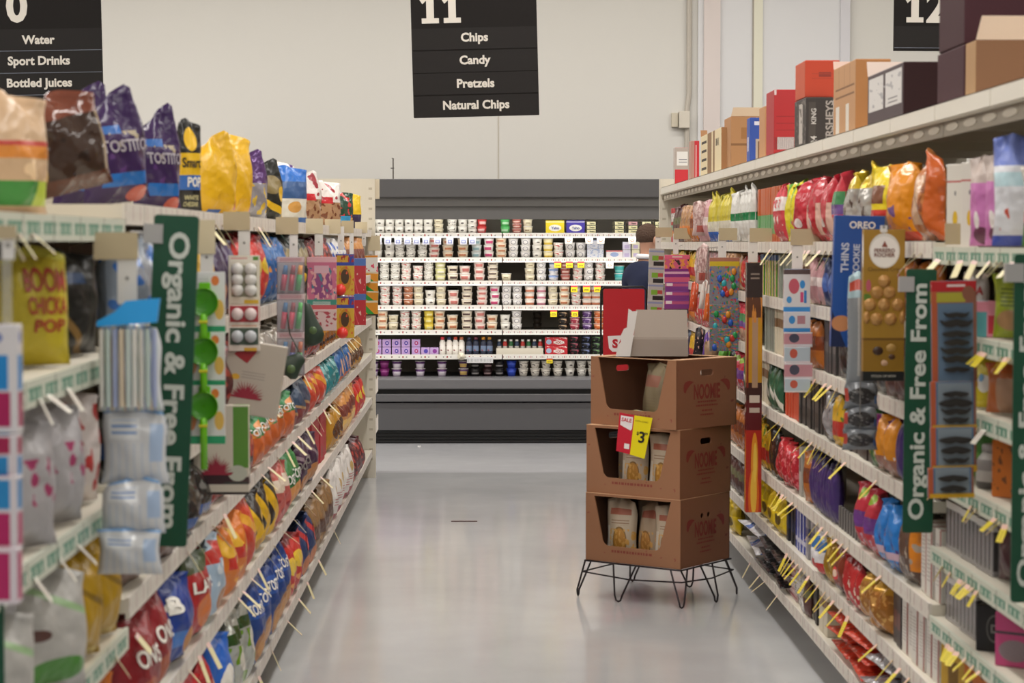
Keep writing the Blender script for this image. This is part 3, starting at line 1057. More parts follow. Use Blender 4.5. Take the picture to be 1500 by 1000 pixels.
LX, LB = .75, 1.38
RX, RB = 1.22, 1.86
L_LEV = [.55, .85, 1.09, 1.38, 1.68]
R_LEV = [.40, .62, .90, 1.135, 1.37, 1.60]
for k in range(8):
    gondola(-1, k, LX, LB, L_LEV, False, 2.03)
gondola(-1, 8, LX, LB, [.49, .79, 1.075, 1.37, 1.645], True, 2.03)
RTX = 1.27
for k in range(7):
    gondola(1, k, RX, RB, R_LEV, False, 1.89)
gondola(1, 7, RX, RB, [.40, .59, .78, .98, 1.18, 1.365, 1.585], True, 1.89)
gondola(1, 8, RX, RB, [.59, .98, 1.365, 1.585], True, 1.89)
# the long storage shelf above the right run, one board per section
_v, _f = [], []
for q in range(6):
    n_ = len(_v)
    _v += [(-.5 + .2 * q + .07 * math.cos(a * .314), e, -.066 + .011 * math.sin(a * .314)) for e in (0, .002) for a in range(20)]
    _f += [tuple(n_ + a for a in range(20)), tuple(n_ + 39 - a for a in range(20))] + [(n_ + a, n_ + 20 + a, n_ + 20 + (a + 1) % 20, n_ + (a + 1) % 20) for a in range(20)]
_o = mk('oval_emboss', _v, _f, plain('#d6cdbd', .5))
LIP = _o.data
bpy.data.objects.remove(_o)
for k in range(9):
    y1 = END - k * SEC
    t = empty('storage_shelf', (RB, y1 - SEC / 2, 1.97))
    tag(t, '%s board of the high beige storage shelf counted from the cooler, carrying cartons' % ORD[k + 1], 'shelf', 'high storage shelf boards')
    hy = SEC / 2
    D = RB - RTX + .05
    mb = MB().box(-D, 0, -hy + .002, hy - .002, -.012, 0).box(-D, -D + .012, -hy + .002, hy - .002, -.05, 0)
    mb.build('board', plain('#d3ccbc', .5), t)
    for yy in (-hy + .02, 0, hy - .04):
        boxo('rib', -D + .06, 0, yy, yy + .02, -.07, -.012, steel3, t)
    lp_ = boxo('lower_lip', -D + .018, -D + .021, -hy + .004, hy - .004, -.088, -.046, plain('#aaa090', .55), t)
    link('oval_emboss', LIP, lp_, (-D + .0175, 0, 0), (0, 0, math.pi / 2))
    for q in range(2):
        boxo('price_rail', -D - .006, -D, -hy + .004 + q * hy, -hy + hy - .004 + q * hy, -.045, -.004, plain('#e3ddd0', .4), t)

# end frames of both runs, with the end displays in the cross aisle
def end_display(side, xf, xb, label):
    t = empty('end_display', (side * (xf + xb) / 2, END + .256, 0))
    tag(t, label, 'shelving')
    w = (xb - xf) / 2
    boxo('end_panel', -w, w, -.248, -.215, .0, 2.03, steel, t)
    pst = boxo('post', -side * w - .03, -side * w + .03, -.2515, -.19, 0, 2.03, steel, t)
    mb = MB()
    for i in range(28):
        mb.box(-side * w - .012, -side * w + .012, -.2525, -.2515, .12 + i * .068, .135 + i * .068)
    mb.build('slot_row', plain('#b9b09e', .6), pst)
    if side < 0:
        f = boxo('upright_plate', w - .02, w + .06, -.21, -.20, at(540, 291, END).z, at(540, 262, END).z, plain('#d6cbb4', .5), t)
        MB().lathe([(.006, 0), (.006, .003)], 10).build('bolt_head', steel3, f, (w + .0, -.213, 2.0), (math.radians(90), 0, 0))
    for z in (.35, .62, .90, 1.2, 1.5):
        s = boxo('shelf', -w, w, -.2, .2, z - .03, z, steel, t)
        mb = MB()
        v = []
        n = 22
        for j in range(n + 1):
            a = -.2 + .42 * j / n
            r_ = .012 * abs(math.sin(j * 1.9)) + .004
            v += [(-side * (w + .012) - side * r_, a, z - .06), (-side * (w + .012) - side * r_, a, z + .045 + .01 * math.sin(j * 2.7))]
        mb.add(v, [(2 * j, 2 * j + 2, 2 * j + 3, 2 * j + 1) for j in range(n)])
        mb.add([(x + side * .004, y, z_) for x, y, z_ in v], [(2 * j, 2 * j + 1, 2 * j + 3, 2 * j + 2) for j in range(n)])
        mb.build('scalloped_label_strip', plain('#e4dcd2', .6), s)
    return t


end_display(-1, LX, LB, 'beige shelf end frame with scalloped white strips left of the cooler')
end_display(1, RX + .02, RB, 'beige shelf end frame and display at the far right of the aisle')

# ================================================================== shelf goods
# design: name of the kind, category, short look, ground colour, printed layers, (w, h, d), lettering, roughness, metal
W_, K_, Y_, R_ = '#f0ece2', '#1b1819', '#eec21e', '#c0202c'
D = {}


def des(key, kind, look, base, layers=(), size=(.26, .25, .10), texts=(), rough=.33, metal=0.0, shape='bag'):
    D[key] = dict(kind=kind, look=look, base=base, layers=layers, size=size, texts=texts, rough=rough, metal=metal, shape=shape)


CH = (.26, .25, .11)
des('purple_band', 'snack_bag', 'tall purple snack bag with blue band', '#38224f', (('spots', 5, .60, .25, .6, '#52306a'), ('rect', .15, .85, .17, .30, '#2468b4'), ('ell', .75, .08, .16, .08, '#c05a48'), ('rect', .1, .45, .68, .76, '#3a6ab0'), ('spots', 8, .62, .55, .7, '#a89a80')), (.24, .29, .12), (('TOSTITOS', .12, .95, .50, .62, '#a49ca4'),), .25)
des('kraft_green', 'snack_bag', 'tan, orange and green snack bag', '#c9a987', (('band', .1, .3, '#3c8a3a'), ('band', .48, .58, '#d98a3c'), ('band', .58, .62, '#c04a40'), ('spots', 4, .58, .3, .5, '#e8c8a0'), ('rect', .7, 1, .1, .3, '#b6c84a')), (.26, .36, .14))
des('brown_gloss', 'snack_bag', 'large glossy dark brown snack bag', '#3a2820', (('band', .80, 1, '#6e3a2a'), ('rect', .86, 1, 0, .8, '#a08a6a'), ('rect', 0, .12, .1, .8, '#c09a50'), ('band', 0, .18, '#5a3424'), ('spots', 4, .62, .2, .7, '#2a1c18')), (.28, .30, .16), (), .16)
des('smart', 'popcorn_bag', 'black and yellow popcorn bag', '#1d1b1a', (('band', .42, .66, '#e6b820'), ('band', .26, .42, '#3a6ab4'), ('ell', .5, .8, .26, .12, '#e8b81e'), ('rect', .15, .85, .06, .22, '#2f2c28')), (.18, .26, .09), (('Smart', .12, .88, .5, .61, K_), ('POP', .3, .9, .29, .4, W_), ('WHITE', .2, .8, .15, .2, '#c8c090'), ('CHEDDAR', .2, .8, .08, .13, '#c8c090')))
des('yellow_big', 'snack_bag', 'plain yellow snack bag', '#d8a818', (('rect', .3, .6, .03, .10, '#3a6ab8'), ('rect', .82, .95, .1, .3, '#c05a60')), (.24, .27, .13))
des('silver_mix', 'snack_bag', 'silver and purple snack bag', '#9a98a0', (('band', .6, 1, '#5a3a70'), ('spots', 5, .55, .1, .6, '#d8b84a')), (.2, .24, .1), (), .2, .3)
des('black_yellow', 'snack_bag', 'black snack bag with yellow badge', '#232420', (('ell', .5, .66, .3, .16, '#8a7a52'), ('ell', .8, .5, .12, .14, '#e0b420'), ('diag', .3, .38, .5, '#e0b420'), ('spots', 6, .6, 0, .25, '#4a4a30')), (.24, .24, .12))
des('blue_white', 'snack_bag', 'blue snack bag with pale lower half', '#2a6cc0', (('band', 0, .45, '#d8d4c8'), ('band', .45, .75, '#3a5a8a'), ('ell', .5, .3, .2, .1, '#d09a50'), ('band', 0, .12, '#3a66a8')), (.26, .24, .12))
des('white_red_clear', 'snack_bag', 'clear bag of brown snacks with red label', '#b08a68', (('band', .55, 1, '#e4dcd6'), ('spots', 6, .55, .0, .55, '#7a4a34'), ('rect', .2, .6, .52, .66, '#c42c34'), ('spots', 5, .62, .6, 1, '#a03a44')), (.24, .25, .12), (), .2)
des('white_purple', 'snack_bag', 'white snack bag with purple marks', '#ece4dc', (('spots', 4, .62, .2, 1, '#5a3a80'), ('band', 0, .35, '#a03a38')), (.24, .25, .11))
des('green_multi', 'snack_bag', 'dark green and red foil snack bag', '#2a4a3a', (('spots', 5, .55, .3, 1, '#c83a34'), ('band', 0, .3, '#d8a03a'), ('rect', .3, .8, .15, .35, '#3aa0d8')), (.22, .22, .1), (), .2)
des('yellow_navy', 'snack_bag', 'yellow and navy snack bag', '#e6c01c', (('band', 0, .45, '#3a3050'),), (.2, .2, .1))
# left lower shelves
des('red_white', 'chip_bag', 'red chip bag with white print', '#b8242a', (('diag', .6, .8, 1.0, W_), ('spots', 7, .60, .45, .85, W_), ('ell', .5, .35, .18, .09, '#e8b84a')), CH)
des('red_yellow', 'chip_bag', 'dark red and yellow chip bag', '#a8222c', (('diag', -.5, .25, .42, '#e6b030'), ('diag', -.5, .45, .52, '#d05a2a'), ('band', .8, 1, '#c8343a')), (.26, .32, .12))
des('blue_plain', 'chip_bag', 'bright blue chip bag', '#2a66c2', (('ell', .5, .5, .3, .2, '#e8e4da'), ('band', 0, .12, '#d8902a')), (.26, .31, .12))
des('green_silver', 'chip_bag', 'silver and lime green foil chip bag', '#b8bcb4', (('spots', 4, .52, 0, .7, '#7aa832'), ('band', .72, .84, '#3a5a2c'), ('ell', .5, .55, .22, .14, '#ece8d8')), (.26, .3, .12), (), .2, .4)
des('blue_to', 'tortilla_bag', 'navy blue tortilla chip bag', '#22407f', (('rect', .1, .9, .62, .82, '#2f5aa8'), ('ell', .5, .3, .26, .2, '#b07a48'), ('ell', .5, .3, .2, .14, '#c8925a')), (.26, .3, .12), (('TOSTITOS', .1, .9, .66, .78, W_),))
des('red_snack', 'chip_bag', 'bright red chip bag', '#c2302a', (('ell', .5, .6, .3, .14, '#e8c43a'), ('spots', 5, .6, .1, .4, '#e8a05a'), ('band', .9, 1, '#8a1a1c')), CH)
des('navy_a', 'chip_bag', 'navy chip bag with orange burst', '#2a3c66', (('ell', .5, .3, .3, .2, '#c87a4a'), ('diag', .6, .9, 1.02, '#c23a3a')), CH, (('A', .3, .7, .55, .8, '#d84a48'),))
des('brown_tan', 'chip_bag', 'tan brown chip bag', '#8a6a44', (('band', .35, .6, '#5a3a2a'), ('spots', 6, .6, 0, .35, '#b08a58')), CH)
des('white_red', 'chip_bag', 'white chip bag with maroon base', '#dcd8d2', (('band', 0, .22, '#9a2a34'), ('ell', .55, .6, .16, .1, '#c0a060'), ('lines', 22, .3, .25, .75, .35, .5, '#b8605c')), (.26, .3, .12))
des('maroon_ons', 'chip_bag', 'dark red chip bag with white lettering', '#8a1e26', (('diag', .3, .0, .22, '#3a5a9a'), ('ell', .5, .3, .3, .14, '#b05a3a')), (.30, .25, .12), (('ONS', .25, .8, .55, .72, W_),))
des('royal_blue', 'chip_bag', 'royal blue chip bag', '#1f3f92', (('band', .25, .42, '#3a78c8'), ('ell', .6, .3, .2, .18, '#c88a4a'), ('ell', .25, .7, .14, .06, W_)), (.28, .25, .12), (('B', .15, .4, .62, .8, W_),))
des('red_greenhead', 'chip_bag', 'red chip bag with green top', '#b02a2c', (('band', .78, 1, '#4a5a3a'), ('ell', .5, .35, .28, .2, '#d8783a')), CH, (('LAYS', .15, .85, .56, .7, W_),))
des('lightblue', 'chip_bag', 'pale blue chip bag', '#a8c0d4', (('band', .72, .9, '#c83a34'), ('ell', .5, .25, .3, .16, '#b07a50'), ('spots', 5, .6, .4, .7, '#dfe8ee')), CH)
des('orange_cheese', 'chip_bag', 'bright orange chip bag', '#d8782a', (('diag', .5, .7, .95, '#e8b43a'), ('rect', .2, .7, .45, .6, '#c8342c'), ('spots', 5, .62, 0, .4, '#f0a848')), (.26, .25, .13))
des('red_oval', 'chip_bag', 'orange red chip bag with white oval', '#c2432c', (('ell', .6, .3, .16, .12, '#d8c8c0'), ('diag', .4, .8, .95, '#e0a030')), CH)
des('black_bolt', 'chip_bag', 'black chip bag with yellow bolt', '#262220', (('diag', 1.2, .75, 1.0, '#e0b020'), ('diag', -.9, -.1, .12, '#e0b020'), ('ell', .5, .2, .25, .1, '#c08a3a')), CH)
des('pink_red', 'chip_bag', 'pinkish red chip bag', '#c06058', (('band', .6, .8, '#d8c8b4'), ('spots', 5, .6, 0, .5, '#9a2a2c')), CH)
des('green_tost', 'tortilla_bag', 'green tortilla chip bag', '#2f7a3c', (('ell', .5, .28, .3, .2, '#d8985a'), ('band', .9, 1, '#49a05a')), CH, (('TOSTITOS', .08, .92, .5, .66, '#e4e0dc'),))
des('purple_bag', 'chip_bag', 'dark purple chip bag', '#3f2440', (('ell', .5, .25, .32, .18, '#b07a4a'), ('diag', .3, .75, .82, '#8a7a80')), CH, (('DORITOS', .1, .9, .52, .66, '#8f8a84'),))
des('red_box', 'snack_carton', 'plain red snack carton', '#a8222a', (('rect', .3, .5, .1, .3, '#7a5a4a'), ('lines', 30, .3, .2, .8, .75, .85, '#c86a60')), (.22, .25, .15), (), .5, 0, 'box')
des('tan_orange', 'chip_bag', 'orange and tan chip bag', '#c88a4a', (('band', .5, .75, '#7a3a2c'), ('ell', .5, .3, .3, .14, '#e8c070')), CH)
des('orange_tost', 'tortilla_bag', 'orange tortilla chip bag with green top', '#c4602c', (('band', .62, 1, '#2f8048'), ('diag', -.3, .55, .64, '#e09048'), ('spots', 4, .6, 0, .5, '#d87a3c')), (.28, .21, .13), (('TOSTITOS', .1, .9, .66, .78, '#e4e0dc'),))
des('navy_red', 'chip_bag', 'slate blue chip bag with maroon base', '#35475f', (('band', 0, .45, '#7a3a3c'), ('diag', .2, .5, .56, '#b08a60')), (.26, .2, .11))
des('red_dark', 'chip_bag', 'brick red chip bag', '#8f2f2b', (('spots', 5, .58, .1, .9, '#b8604a'), ('band', .3, .42, '#2a2020')), (.26, .21, .11), (), .22)
des('teal_silver', 'chip_bag', 'teal foil chip bag', '#1f7f86', (('spots', 4, .58, .1, .9, '#8ac0c0'),), (.24, .2, .11), (), .2)
des('blue_nut', 'nut_bag', 'blue nut bag with peach figure', '#1f5f9f', (('ell', .55, .55, .22, .24, '#d8a480'), ('ell', .55, .55, .12, .15, '#1f5f9f'), ('ell', .45, .2, .25, .08, '#c86a34')), (.22, .21, .1))
des('gold', 'chip_bag', 'golden brown snack bag', '#b8862c', (('ell', .5, .5, .3, .2, '#5a3a22'),), (.24, .2, .1), (), .25)
des('black_silver', 'chip_bag', 'black snack bag with silver gloss', '#2a2826', (('spots', 5, .60, .1, .9, '#7a7874'), ('band', .2, .35, '#3a5a9a')), (.26, .23, .12), (), .18)
des('white_brown', 'chip_bag', 'white and brown snack bag', '#d8ccbc', (('band', 0, .4, '#6a4a3a'), ('spots', 5, .58, .4, 1, '#b05a50')), (.26, .22, .11))
des('silver_orange', 'chip_bag', 'silver foil bag with orange label', '#b4aea4', (('rect', .1, .9, .2, .6, '#d89050'), ('lines', 14, .3, .15, .85, .25, .55, '#f0d8b0')), (.26, .2, .12), (), .2, .3)
des('dark_red', 'chip_bag', 'dark maroon snack bag', '#5a2226', (('spots', 5, .58, .2, .9, '#b04a40'),), (.26, .23, .12))
des('amber', 'snack_jar', 'amber snack jar with dark ring', '#9a5f1c', (('band', .12, .2, '#3a2010'), ('band', .86, 1, '#c8842a'), ('rect', .4, .6, .35, .6, '#c8903a')), (.12, .23, .12), (), .15, 0, 'jar')
des('silver_pink', 'chip_bag', 'silver and pink foil bag', '#b8b0ac', (('spots', 5, .58, .1, .9, '#c03a5a'),), (.22, .22, .1), (), .2, .3)
des('grey_blue', 'chip_bag', 'grey snack bag with blue print', '#7f8894', (('spots', 4, .58, .2, .9, '#3a6ab0'), ('band', 0, .2, '#d8d4cc')), (.26, .23, .11), (), .2)
des('purple_dark', 'chip_bag', 'deep purple snack bag', '#3c2650', (('ell', .5, .3, .3, .15, '#b06a3a'),), (.26, .23, .11))
des('blue_orange', 'chip_bag', 'blue snack bag with orange spots', '#2a63a2', (('spots', 6, .62, .1, .9, '#d88a3a'),), (.26, .24, .11))
des('white_blue', 'chip_bag', 'white snack bag with blue print', '#dcdad8', (('spots', 5, .6, .2, .9, '#4a6ab8'),), (.22, .23, .1))
# near section, left
des('chilli', 'snack_bag', 'big yellow snack bag with red lettering', '#c8b42c', (('band', .93, 1, '#d4cc50'), ('spots', 3, .68, 0, .35, '#b4a432')), (.20, .235, .12), (('BOOM', .40, .93, .66, .86, '#a83a2a'), ('CHICKA', .42, .93, .46, .62, '#a83a2a'), ('POP', .5, .9, .30, .42, '#a83a2a')), .4)
des('black_near', 'snack_bag', 'black snack bag with slim blue print', '#22201f', (('rect', .2, .6, .7, .8, '#2a4a7a'), ('diag', .8, .5, .6, '#8a6a3a')), (.22, .24, .1))
des('violet_near', 'snack_bag', 'soft violet snack bag', '#5a4a86', (('band', 0, .25, '#8a7ab8'),), (.2, .2, .1))
des('grey_pink', 'snack_bag', 'pale grey snack bag with pink print', '#aaa6a8', (('spots', 6, .56, .35, .7, '#a03a64'), ('ell', .3, .75, .16, .08, '#c8c4c8')), (.24, .245, .12))
des('white_leaf_bag', 'snack_bag', 'large white snack bag with green leaf', '#b3b0ab', (('ell', .55, .22, .35, .12, '#4f8a3a'), ('ell', .3, .55, .14, .05, '#5a3a34'), ('diag', .4, 1.0, 1.06, '#9ab88a')), (.30, .26, .14))
des('mustard', 'snack_bag', 'mustard yellow snack bag', '#b8901c', (('rect', .1, .9, 0, .08, '#d8c07a'), ('diag', .4, .8, .86, '#8a6a14')), (.22, .25, .12))
des('pink_white_near', 'snack_bag', 'white and red snack bag', '#d8ccc8', (('spots', 4, .55, .1, .9, '#b83a3a'),), (.2, .24, .1))
des('brown_seed', 'snack_bag', 'brown seed bag', '#6a4a2a', (('spots', 8, .58, .1, .8, '#8a6a3a'),), (.2, .22, .1))
# right shelves
PB_ = (.15, .19, .05)
BK = (.045, .20, .14)
des('white_blue_flat', 'candy_bag', 'white candy bag with blue swirls', '#e0dfe2', (('spots', 3.5, .55, 0, 1, '#2a62b4'),), (.30, .20, .12), (), .25)
des('yellow_candy', 'candy_bag', 'yellow candy bag', '#d6b81c', (('band', .6, .85, '#a89014'), ('ell', .5, .4, .25, .15, '#5a4a1a')), (.18, .20, .07))
des('black_navy', 'candy_box', 'black and navy candy box', '#1f2028', (('band', .3, .6, '#28304a'),), BK, (), .4, 0, 'box')
des('blue_stripe', 'candy_box', 'blue and white candy box', '#2a3f9a', (('rect', .7, 1, 0, 1, '#d8d8e4'), ('band', .2, .3, '#c8c8d8')), (.06, .19, .14), (), .4, 0, 'box')
des('grey_silver', 'candy_box', 'silver grey candy box', '#8f8c90', (('rect', .1, .4, .1, .9, '#c8c6c8'), ('band', .5, .7, '#5a5a78')), (.06, .19, .14), (), .3, 0, 'box')
des('ball_white', 'candy_bag', 'white candy bag with blue cap and red base', '#dcdadc', (('band', .6, .85, '#3a6aa4'), ('band', .1, .35, '#c03a38'), ('band', 0, .1, '#3a3638')), (.15, .19, .09), (), .25)
des('gold_bag', 'candy_bag', 'small gold candy bag', '#a8842c', (('spots', 6, .6, .1, .9, '#e0c060'),), (.13, .17, .07), (), .2, .4)
des('brown_red', 'candy_bag', 'brown candy bag with red badge', '#7a3424', (('ell', .5, .45, .24, .14, '#d03a3c'), ('ell', .5, .45, .14, .08, '#e8c8b4'), ('band', 0, .2, '#4a2018')), (.16, .20, .07), (), .25)
des('red_white_c', 'candy_bag', 'red candy bag with white print', '#b02a2c', (('spots', 5, .55, .1, .6, '#e0c4b0'), ('band', .85, 1, '#8a1c20')), (.17, .2, .07), (), .25)
des('gold_foil', 'candy_bag', 'crinkled gold foil candy bag', '#b0783a', (('spots', 7, .58, 0, 1, '#d8a860'), ('band', .8, 1, '#c89a3a')), (.2, .2, .1), (), .18, .5)
des('dark_box', 'candy_box', 'dark brown candy box', '#2f2322', (('rect', .2, .8, .3, .6, '#6a3a34'),), (.07, .17, .14), (), .4, 0, 'box')
des('white_book', 'bar_carton', 'white carton with red brown edge', '#d8d4cc', (('rect', .82, 1, 0, 1, '#8f3a30'), ('lines', 18, .4, .2, .7, .2, .8, '#b0a8a0')), (.07, .20, .16), (), .45, 0, 'box')
des('green_leaf', 'candy_bag', 'green candy bag', '#3f6a34', (('spots', 5, .58, .1, .9, '#c8c04a'),), (.14, .18, .05))
des('yellow_red', 'candy_bag', 'yellow and red candy bag', '#d0a426', (('band', .2, .5, '#b8342c'), ('spots', 5, .6, .5, 1, '#5a7a2a')), (.14, .19, .05))
des('black_pack', 'candy_bag', 'black candy bag', '#1e1b1c', (('spots', 5, .62, .2, .8, '#5a5a5a'),), (.16, .19, .05), (), .25)
des('red_gem', 'candy_bag', 'clear bag of red candies', '#a82630', (('spots', 9, .56, 0, .8, '#d0646a'), ('band', .82, 1, '#c8343c')), (.17, .18, .08), (), .15)
des('grey_box', 'candy_box', 'pale grey candy box', '#a8a49c', (('rect', .2, .8, .5, .8, '#6a6660'),), (.06, .19, .14), (), .5, 0, 'box')
des('orange_brown', 'candy_bag', 'orange brown candy bag', '#b0662a', (('band', .4, .7, '#7a3a1c'),), (.14, .19, .06), (), .25)
des('purple_row', 'candy_bag', 'slim purple candy bag', '#43306a', (('rect', .2, .35, .1, .9, '#6a5490'), ('band', .86, 1, '#2f2450')), (.075, .20, .05), (), .3)
des('red_purple', 'candy_bag', 'red and purple candy bag', '#b83040', (('band', .35, .6, '#6a3a86'), ('spots', 5, .58, 0, .35, '#c8a0b4'), ('ell', .5, .85, .2, .07, '#8aa83a')), (.17, .21, .09), (), .25)
des('blue_candy', 'candy_bag', 'bright blue candy bag', '#2a7ac8', (('spots', 5, .56, 0, .6, '#4a3a7a'), ('band', .2, .32, '#d0b0c0')), (.17, .2, .09), (), .2)
des('brown_orange', 'candy_bag', 'brown candy bag with orange edge', '#5a4438', (('rect', .8, 1, .2, 1, '#d8842a'), ('spots', 5, .56, .1, .6, '#a89a8a')), (.17, .2, .08), (), .25)
des('dark_book', 'bar_carton', 'dark grey bar carton', '#3a3634', (('rect', .1, .9, .4, .6, '#5a5450'),), BK, (), .45, 0, 'box')
des('red_orange', 'bar_carton', 'orange red bar carton', '#c04a2c', (('band', .7, .85, '#e0a878'),), BK, (), .45, 0, 'box')
des('cream_book', 'bar_carton', 'cream bar carton', '#cfc6b0', (('band', .6, .8, '#8a6a4a'),), BK, (), .45, 0, 'box')
des('green_white', 'candy_bag', 'green candy bag with white stripe', '#2f5a40', (('diag', .6, .6, .8, '#d0ccc0'),), PB_)
des('silver_pack', 'candy_bag', 'shiny silver candy bag', '#b4b4b8', (('spots', 5, .6, .1, .9, '#6a6a70'),), (.15, .2, .08), (), .15, .5)
des('orange_purple', 'candy_bag', 'orange candy bag with purple side', '#d88a1e', (('rect', 0, .3, 0, 1, '#7a2a68'), ('band', .0, .3, '#9a6a58'), ('spots', 5, .6, .3, .5, '#e8e0d8')), (.18, .21, .08), (), .25)
des('stripe_book', 'bar_carton', 'thin bar carton with bright stripes', '#d8d4c8', (('rect', 0, .34, 0, 1, '#4a8a3c'), ('rect', .34, .6, 0, 1, '#b83a60'), ('rect', .78, 1, 0, 1, '#d8c040'), ('band', .85, 1, '#2a4a78')), BK, (), .45, 0, 'box')
des('grey_line', 'bar_carton', 'grey green bar carton', '#8f9488', (('rect', .2, .4, 0, 1, '#4f5a50'),), BK, (), .45, 0, 'box')
des('pink_pack', 'candy_bag', 'dusty pink candy bag', '#c09094', (('band', .4, .6, '#e0d0cc'),), (.15, .19, .06))
des('navy_pack', 'candy_bag', 'navy blue candy bag', '#20305e', (('ell', .5, .5, .25, .2, '#3a5aa0'),), (.16, .2, .07))
# top of right run
des('red_green_box', 'candy_box', 'red candy box with green stripe', '#b82a30', (('band', .6, .85, '#e8e0dc'), ('spots', 5, .55, .6, .85, '#2a2626'), ('band', .35, .5, '#7aa890'), ('band', .18, .32, '#d89048')), (.12, .22, .05), (), .4, 0, 'box')
des('brown_hang', 'candy_bag', 'brown candy bag', '#5a3a36', (('band', .5, .7, '#6a6a4a'),), (.15, .22, .06))
des('tan_hang', 'candy_bag', 'tan and orange candy bag', '#b0845a', (('band', .2, .45, '#d07a34'), ('spots', 5, .6, .4, .9, '#7a4a3a')), (.15, .21, .07))
des('yellow_blue', 'candy_bag', 'yellow candy bag with blue foot', '#c8b83a', (('band', 0, .22, '#2a58a8'), ('band', .22, .45, '#cfc9b8'), ('rect', .1, .3, .3, 1, '#a8a040')), (.11, .25, .06), (), .25)
des('green_band', 'candy_bag', 'white candy bag with green band', '#d4d2cc', (('band', .42, .58, '#1f7a48'), ('spots', 5, .66, .6, 1, '#a8aaa8')), (.11, .23, .06), (), .25)
des('orange_green', 'candy_box', 'orange candy box with green band', '#c05a28', (('band', .15, .5, '#5f9a5a'), ('band', 0, .1, '#b04a24')), (.06, .235, .1), (), .35, 0, 'box')
des('red_white_hang', 'candy_bag', 'red and white candy bag', '#c8404a', (('band', .55, .8, '#e8dcd8'), ('spots', 4, .6, 0, .5, '#e0c8c0')), (.17, .27, .08), (('YO', .3, .7, .6, .76, '#c8303c'),), .25)
des('yellow_green', 'candy_bag', 'yellow candy bag with green stripe', '#d8c820', (('rect', .1, .35, .3, 1, '#6aa838'), ('spots', 5, .6, 0, .4, '#d04a5a')), (.15, .26, .07), (), .25)
des('red_foil', 'candy_bag', 'tall shiny red foil candy bag', '#b41f30', (('rect', .7, 1, .1, .6, '#d8b0a0'), ('spots', 4, .64, .1, .6, '#c8505a'), ('ell', .4, .3, .15, .08, '#e8dcd8')), (.24, .30, .10), (), .22)
des('multi', 'candy_bag', 'candy bag in red, green and violet', '#c83a48', (('band', .55, .75, '#4a8a5a'), ('band', .4, .55, '#6a4a8a'), ('band', 0, .35, '#c8a088')), (.18, .26, .09), (), .25)
des('silver_top', 'candy_bag', 'silver foil candy bag with yellow top', '#b0aca6', (('band', .75, 1, '#d8b82a'), ('spots', 4, .57, 0, .6, '#5a4a42')), (.2, .25, .10), (), .18, .4)
des('yellow_tall', 'candy_bag', 'tall yellow candy bag with clear foot', '#e6cc1e', (('band', 0, .34, '#6a6460'), ('band', .34, .42, '#c8342c'), ('rect', .1, .7, .5, .75, '#7a4a30')), (.2, .33, .10), (), .25)
des('orange_tall', 'candy_bag', 'tall orange candy bag', '#dc8a18', (('spots', 4, .6, .1, .7, '#6a4a80'), ('band', 0, .12, '#d04a2c')), (.24, .35, .11), (), .25)
des('orange_clear', 'candy_bag', 'clear bag of orange and brown candies', '#b8703a', (('spots', 5, .52, 0, .8, '#8a4a28'), ('rect', .75, 1, 0, 1, '#c8602a'), ('rect', .3, .6, .2, .8, '#d0a888')), (.22, .28, .11), (), .18)
des('sprout', 'snack_box', 'slim white snack box with yellow mark', '#dcd6cc', (('ell', .5, .35, .14, .09, '#d8b02a'), ('band', .78, .8, '#b84a4a'), ('ell', .5, .65, .05, .03, '#7a7a7a')), (.10, .235, .05), (), .45, 0, 'box')
des('pink_snack', 'snack_bag', 'pink snack bag with pale top', '#c87ab4', (('band', .72, 1, '#c8b8b0'), ('ell', .5, .12, .3, .1, '#6a3a50'), ('ell', .4, .3, .12, .1, '#e8e0dc')), (.13, .24, .06))
des('blue_top', 'snack_bag', 'tall white snack bag with blue top', '#dfe0e6', (('band', .74, 1, '#7a8ad0'), ('band', .55, .68, '#bcd8e0'), ('spots', 5, .62, .15, .4, '#c85a4a'), ('band', 0, .1, '#4a5ab0'), ('spots', 4, .66, 0, .2, '#5a7aa8')), (.18, .33, .12), (), .25)
des('red_green_near', 'snack_bag', 'white, red and green snack bag', '#dcd4ca', (('band', .3, .45, '#c03a40'), ('band', 0, .25, '#4a7a3a'), ('band', .25, .3, '#2a2a2a')), (.16, .2, .08))
# near section, right
des('bar_white', 'snack_bag', 'white pouch with red letters', '#dcd6d4', (('rect', .1, .5, .55, .8, '#c84a48'), ('ell', .5, .2, .3, .12, '#c86a4a')), (.14, .22, .06), (('BRA', .15, .85, .62, .76, '#c03038'),))
des('choc_pouch', 'snack_bag', 'dark brown pouch', '#4a2c30', (), (.13, .2, .06))
des('green_pouch', 'snack_bag', 'olive green pouch with tan panel', '#93a02a', (('ell', .5, .28, .4, .16, '#a8825a'), ('lines', 16, .3, .2, .8, .5, .8, '#4a5a1a')), (.18, .215, .08))
des('pink_house', 'snack_box', 'pink box with teal side', '#d88a9a', (('rect', 0, .45, 0, .7, '#5aa0a4'), ('rect', .5, 1, .1, .6, '#b83040')), (.16, .13, .08), (), .45, 0, 'box')
des('yellow_bird', 'snack_bag', 'yellow pouch with white bird', '#d2c02a', (('ell', .5, .5, .22, .18, '#e8e6e0'), ('ell', .42, .62, .08, .08, '#6aa0c8'), ('rect', .7, 1, 0, .3, '#4a8a5a')), (.14, .17, .05))
des('carrot', 'snack_bag', 'orange and tan snack bag', '#b8683a', (('rect', .3, .7, 0, .7, '#b08a70'), ('band', .8, 1, '#c8642a')), (.15, .17, .06))
des('green_veg', 'snack_bag', 'leafy green snack bag', '#3f7a34', (('spots', 4, .56, 0, 1, '#6aa84a'),), (.16, .15, .06))
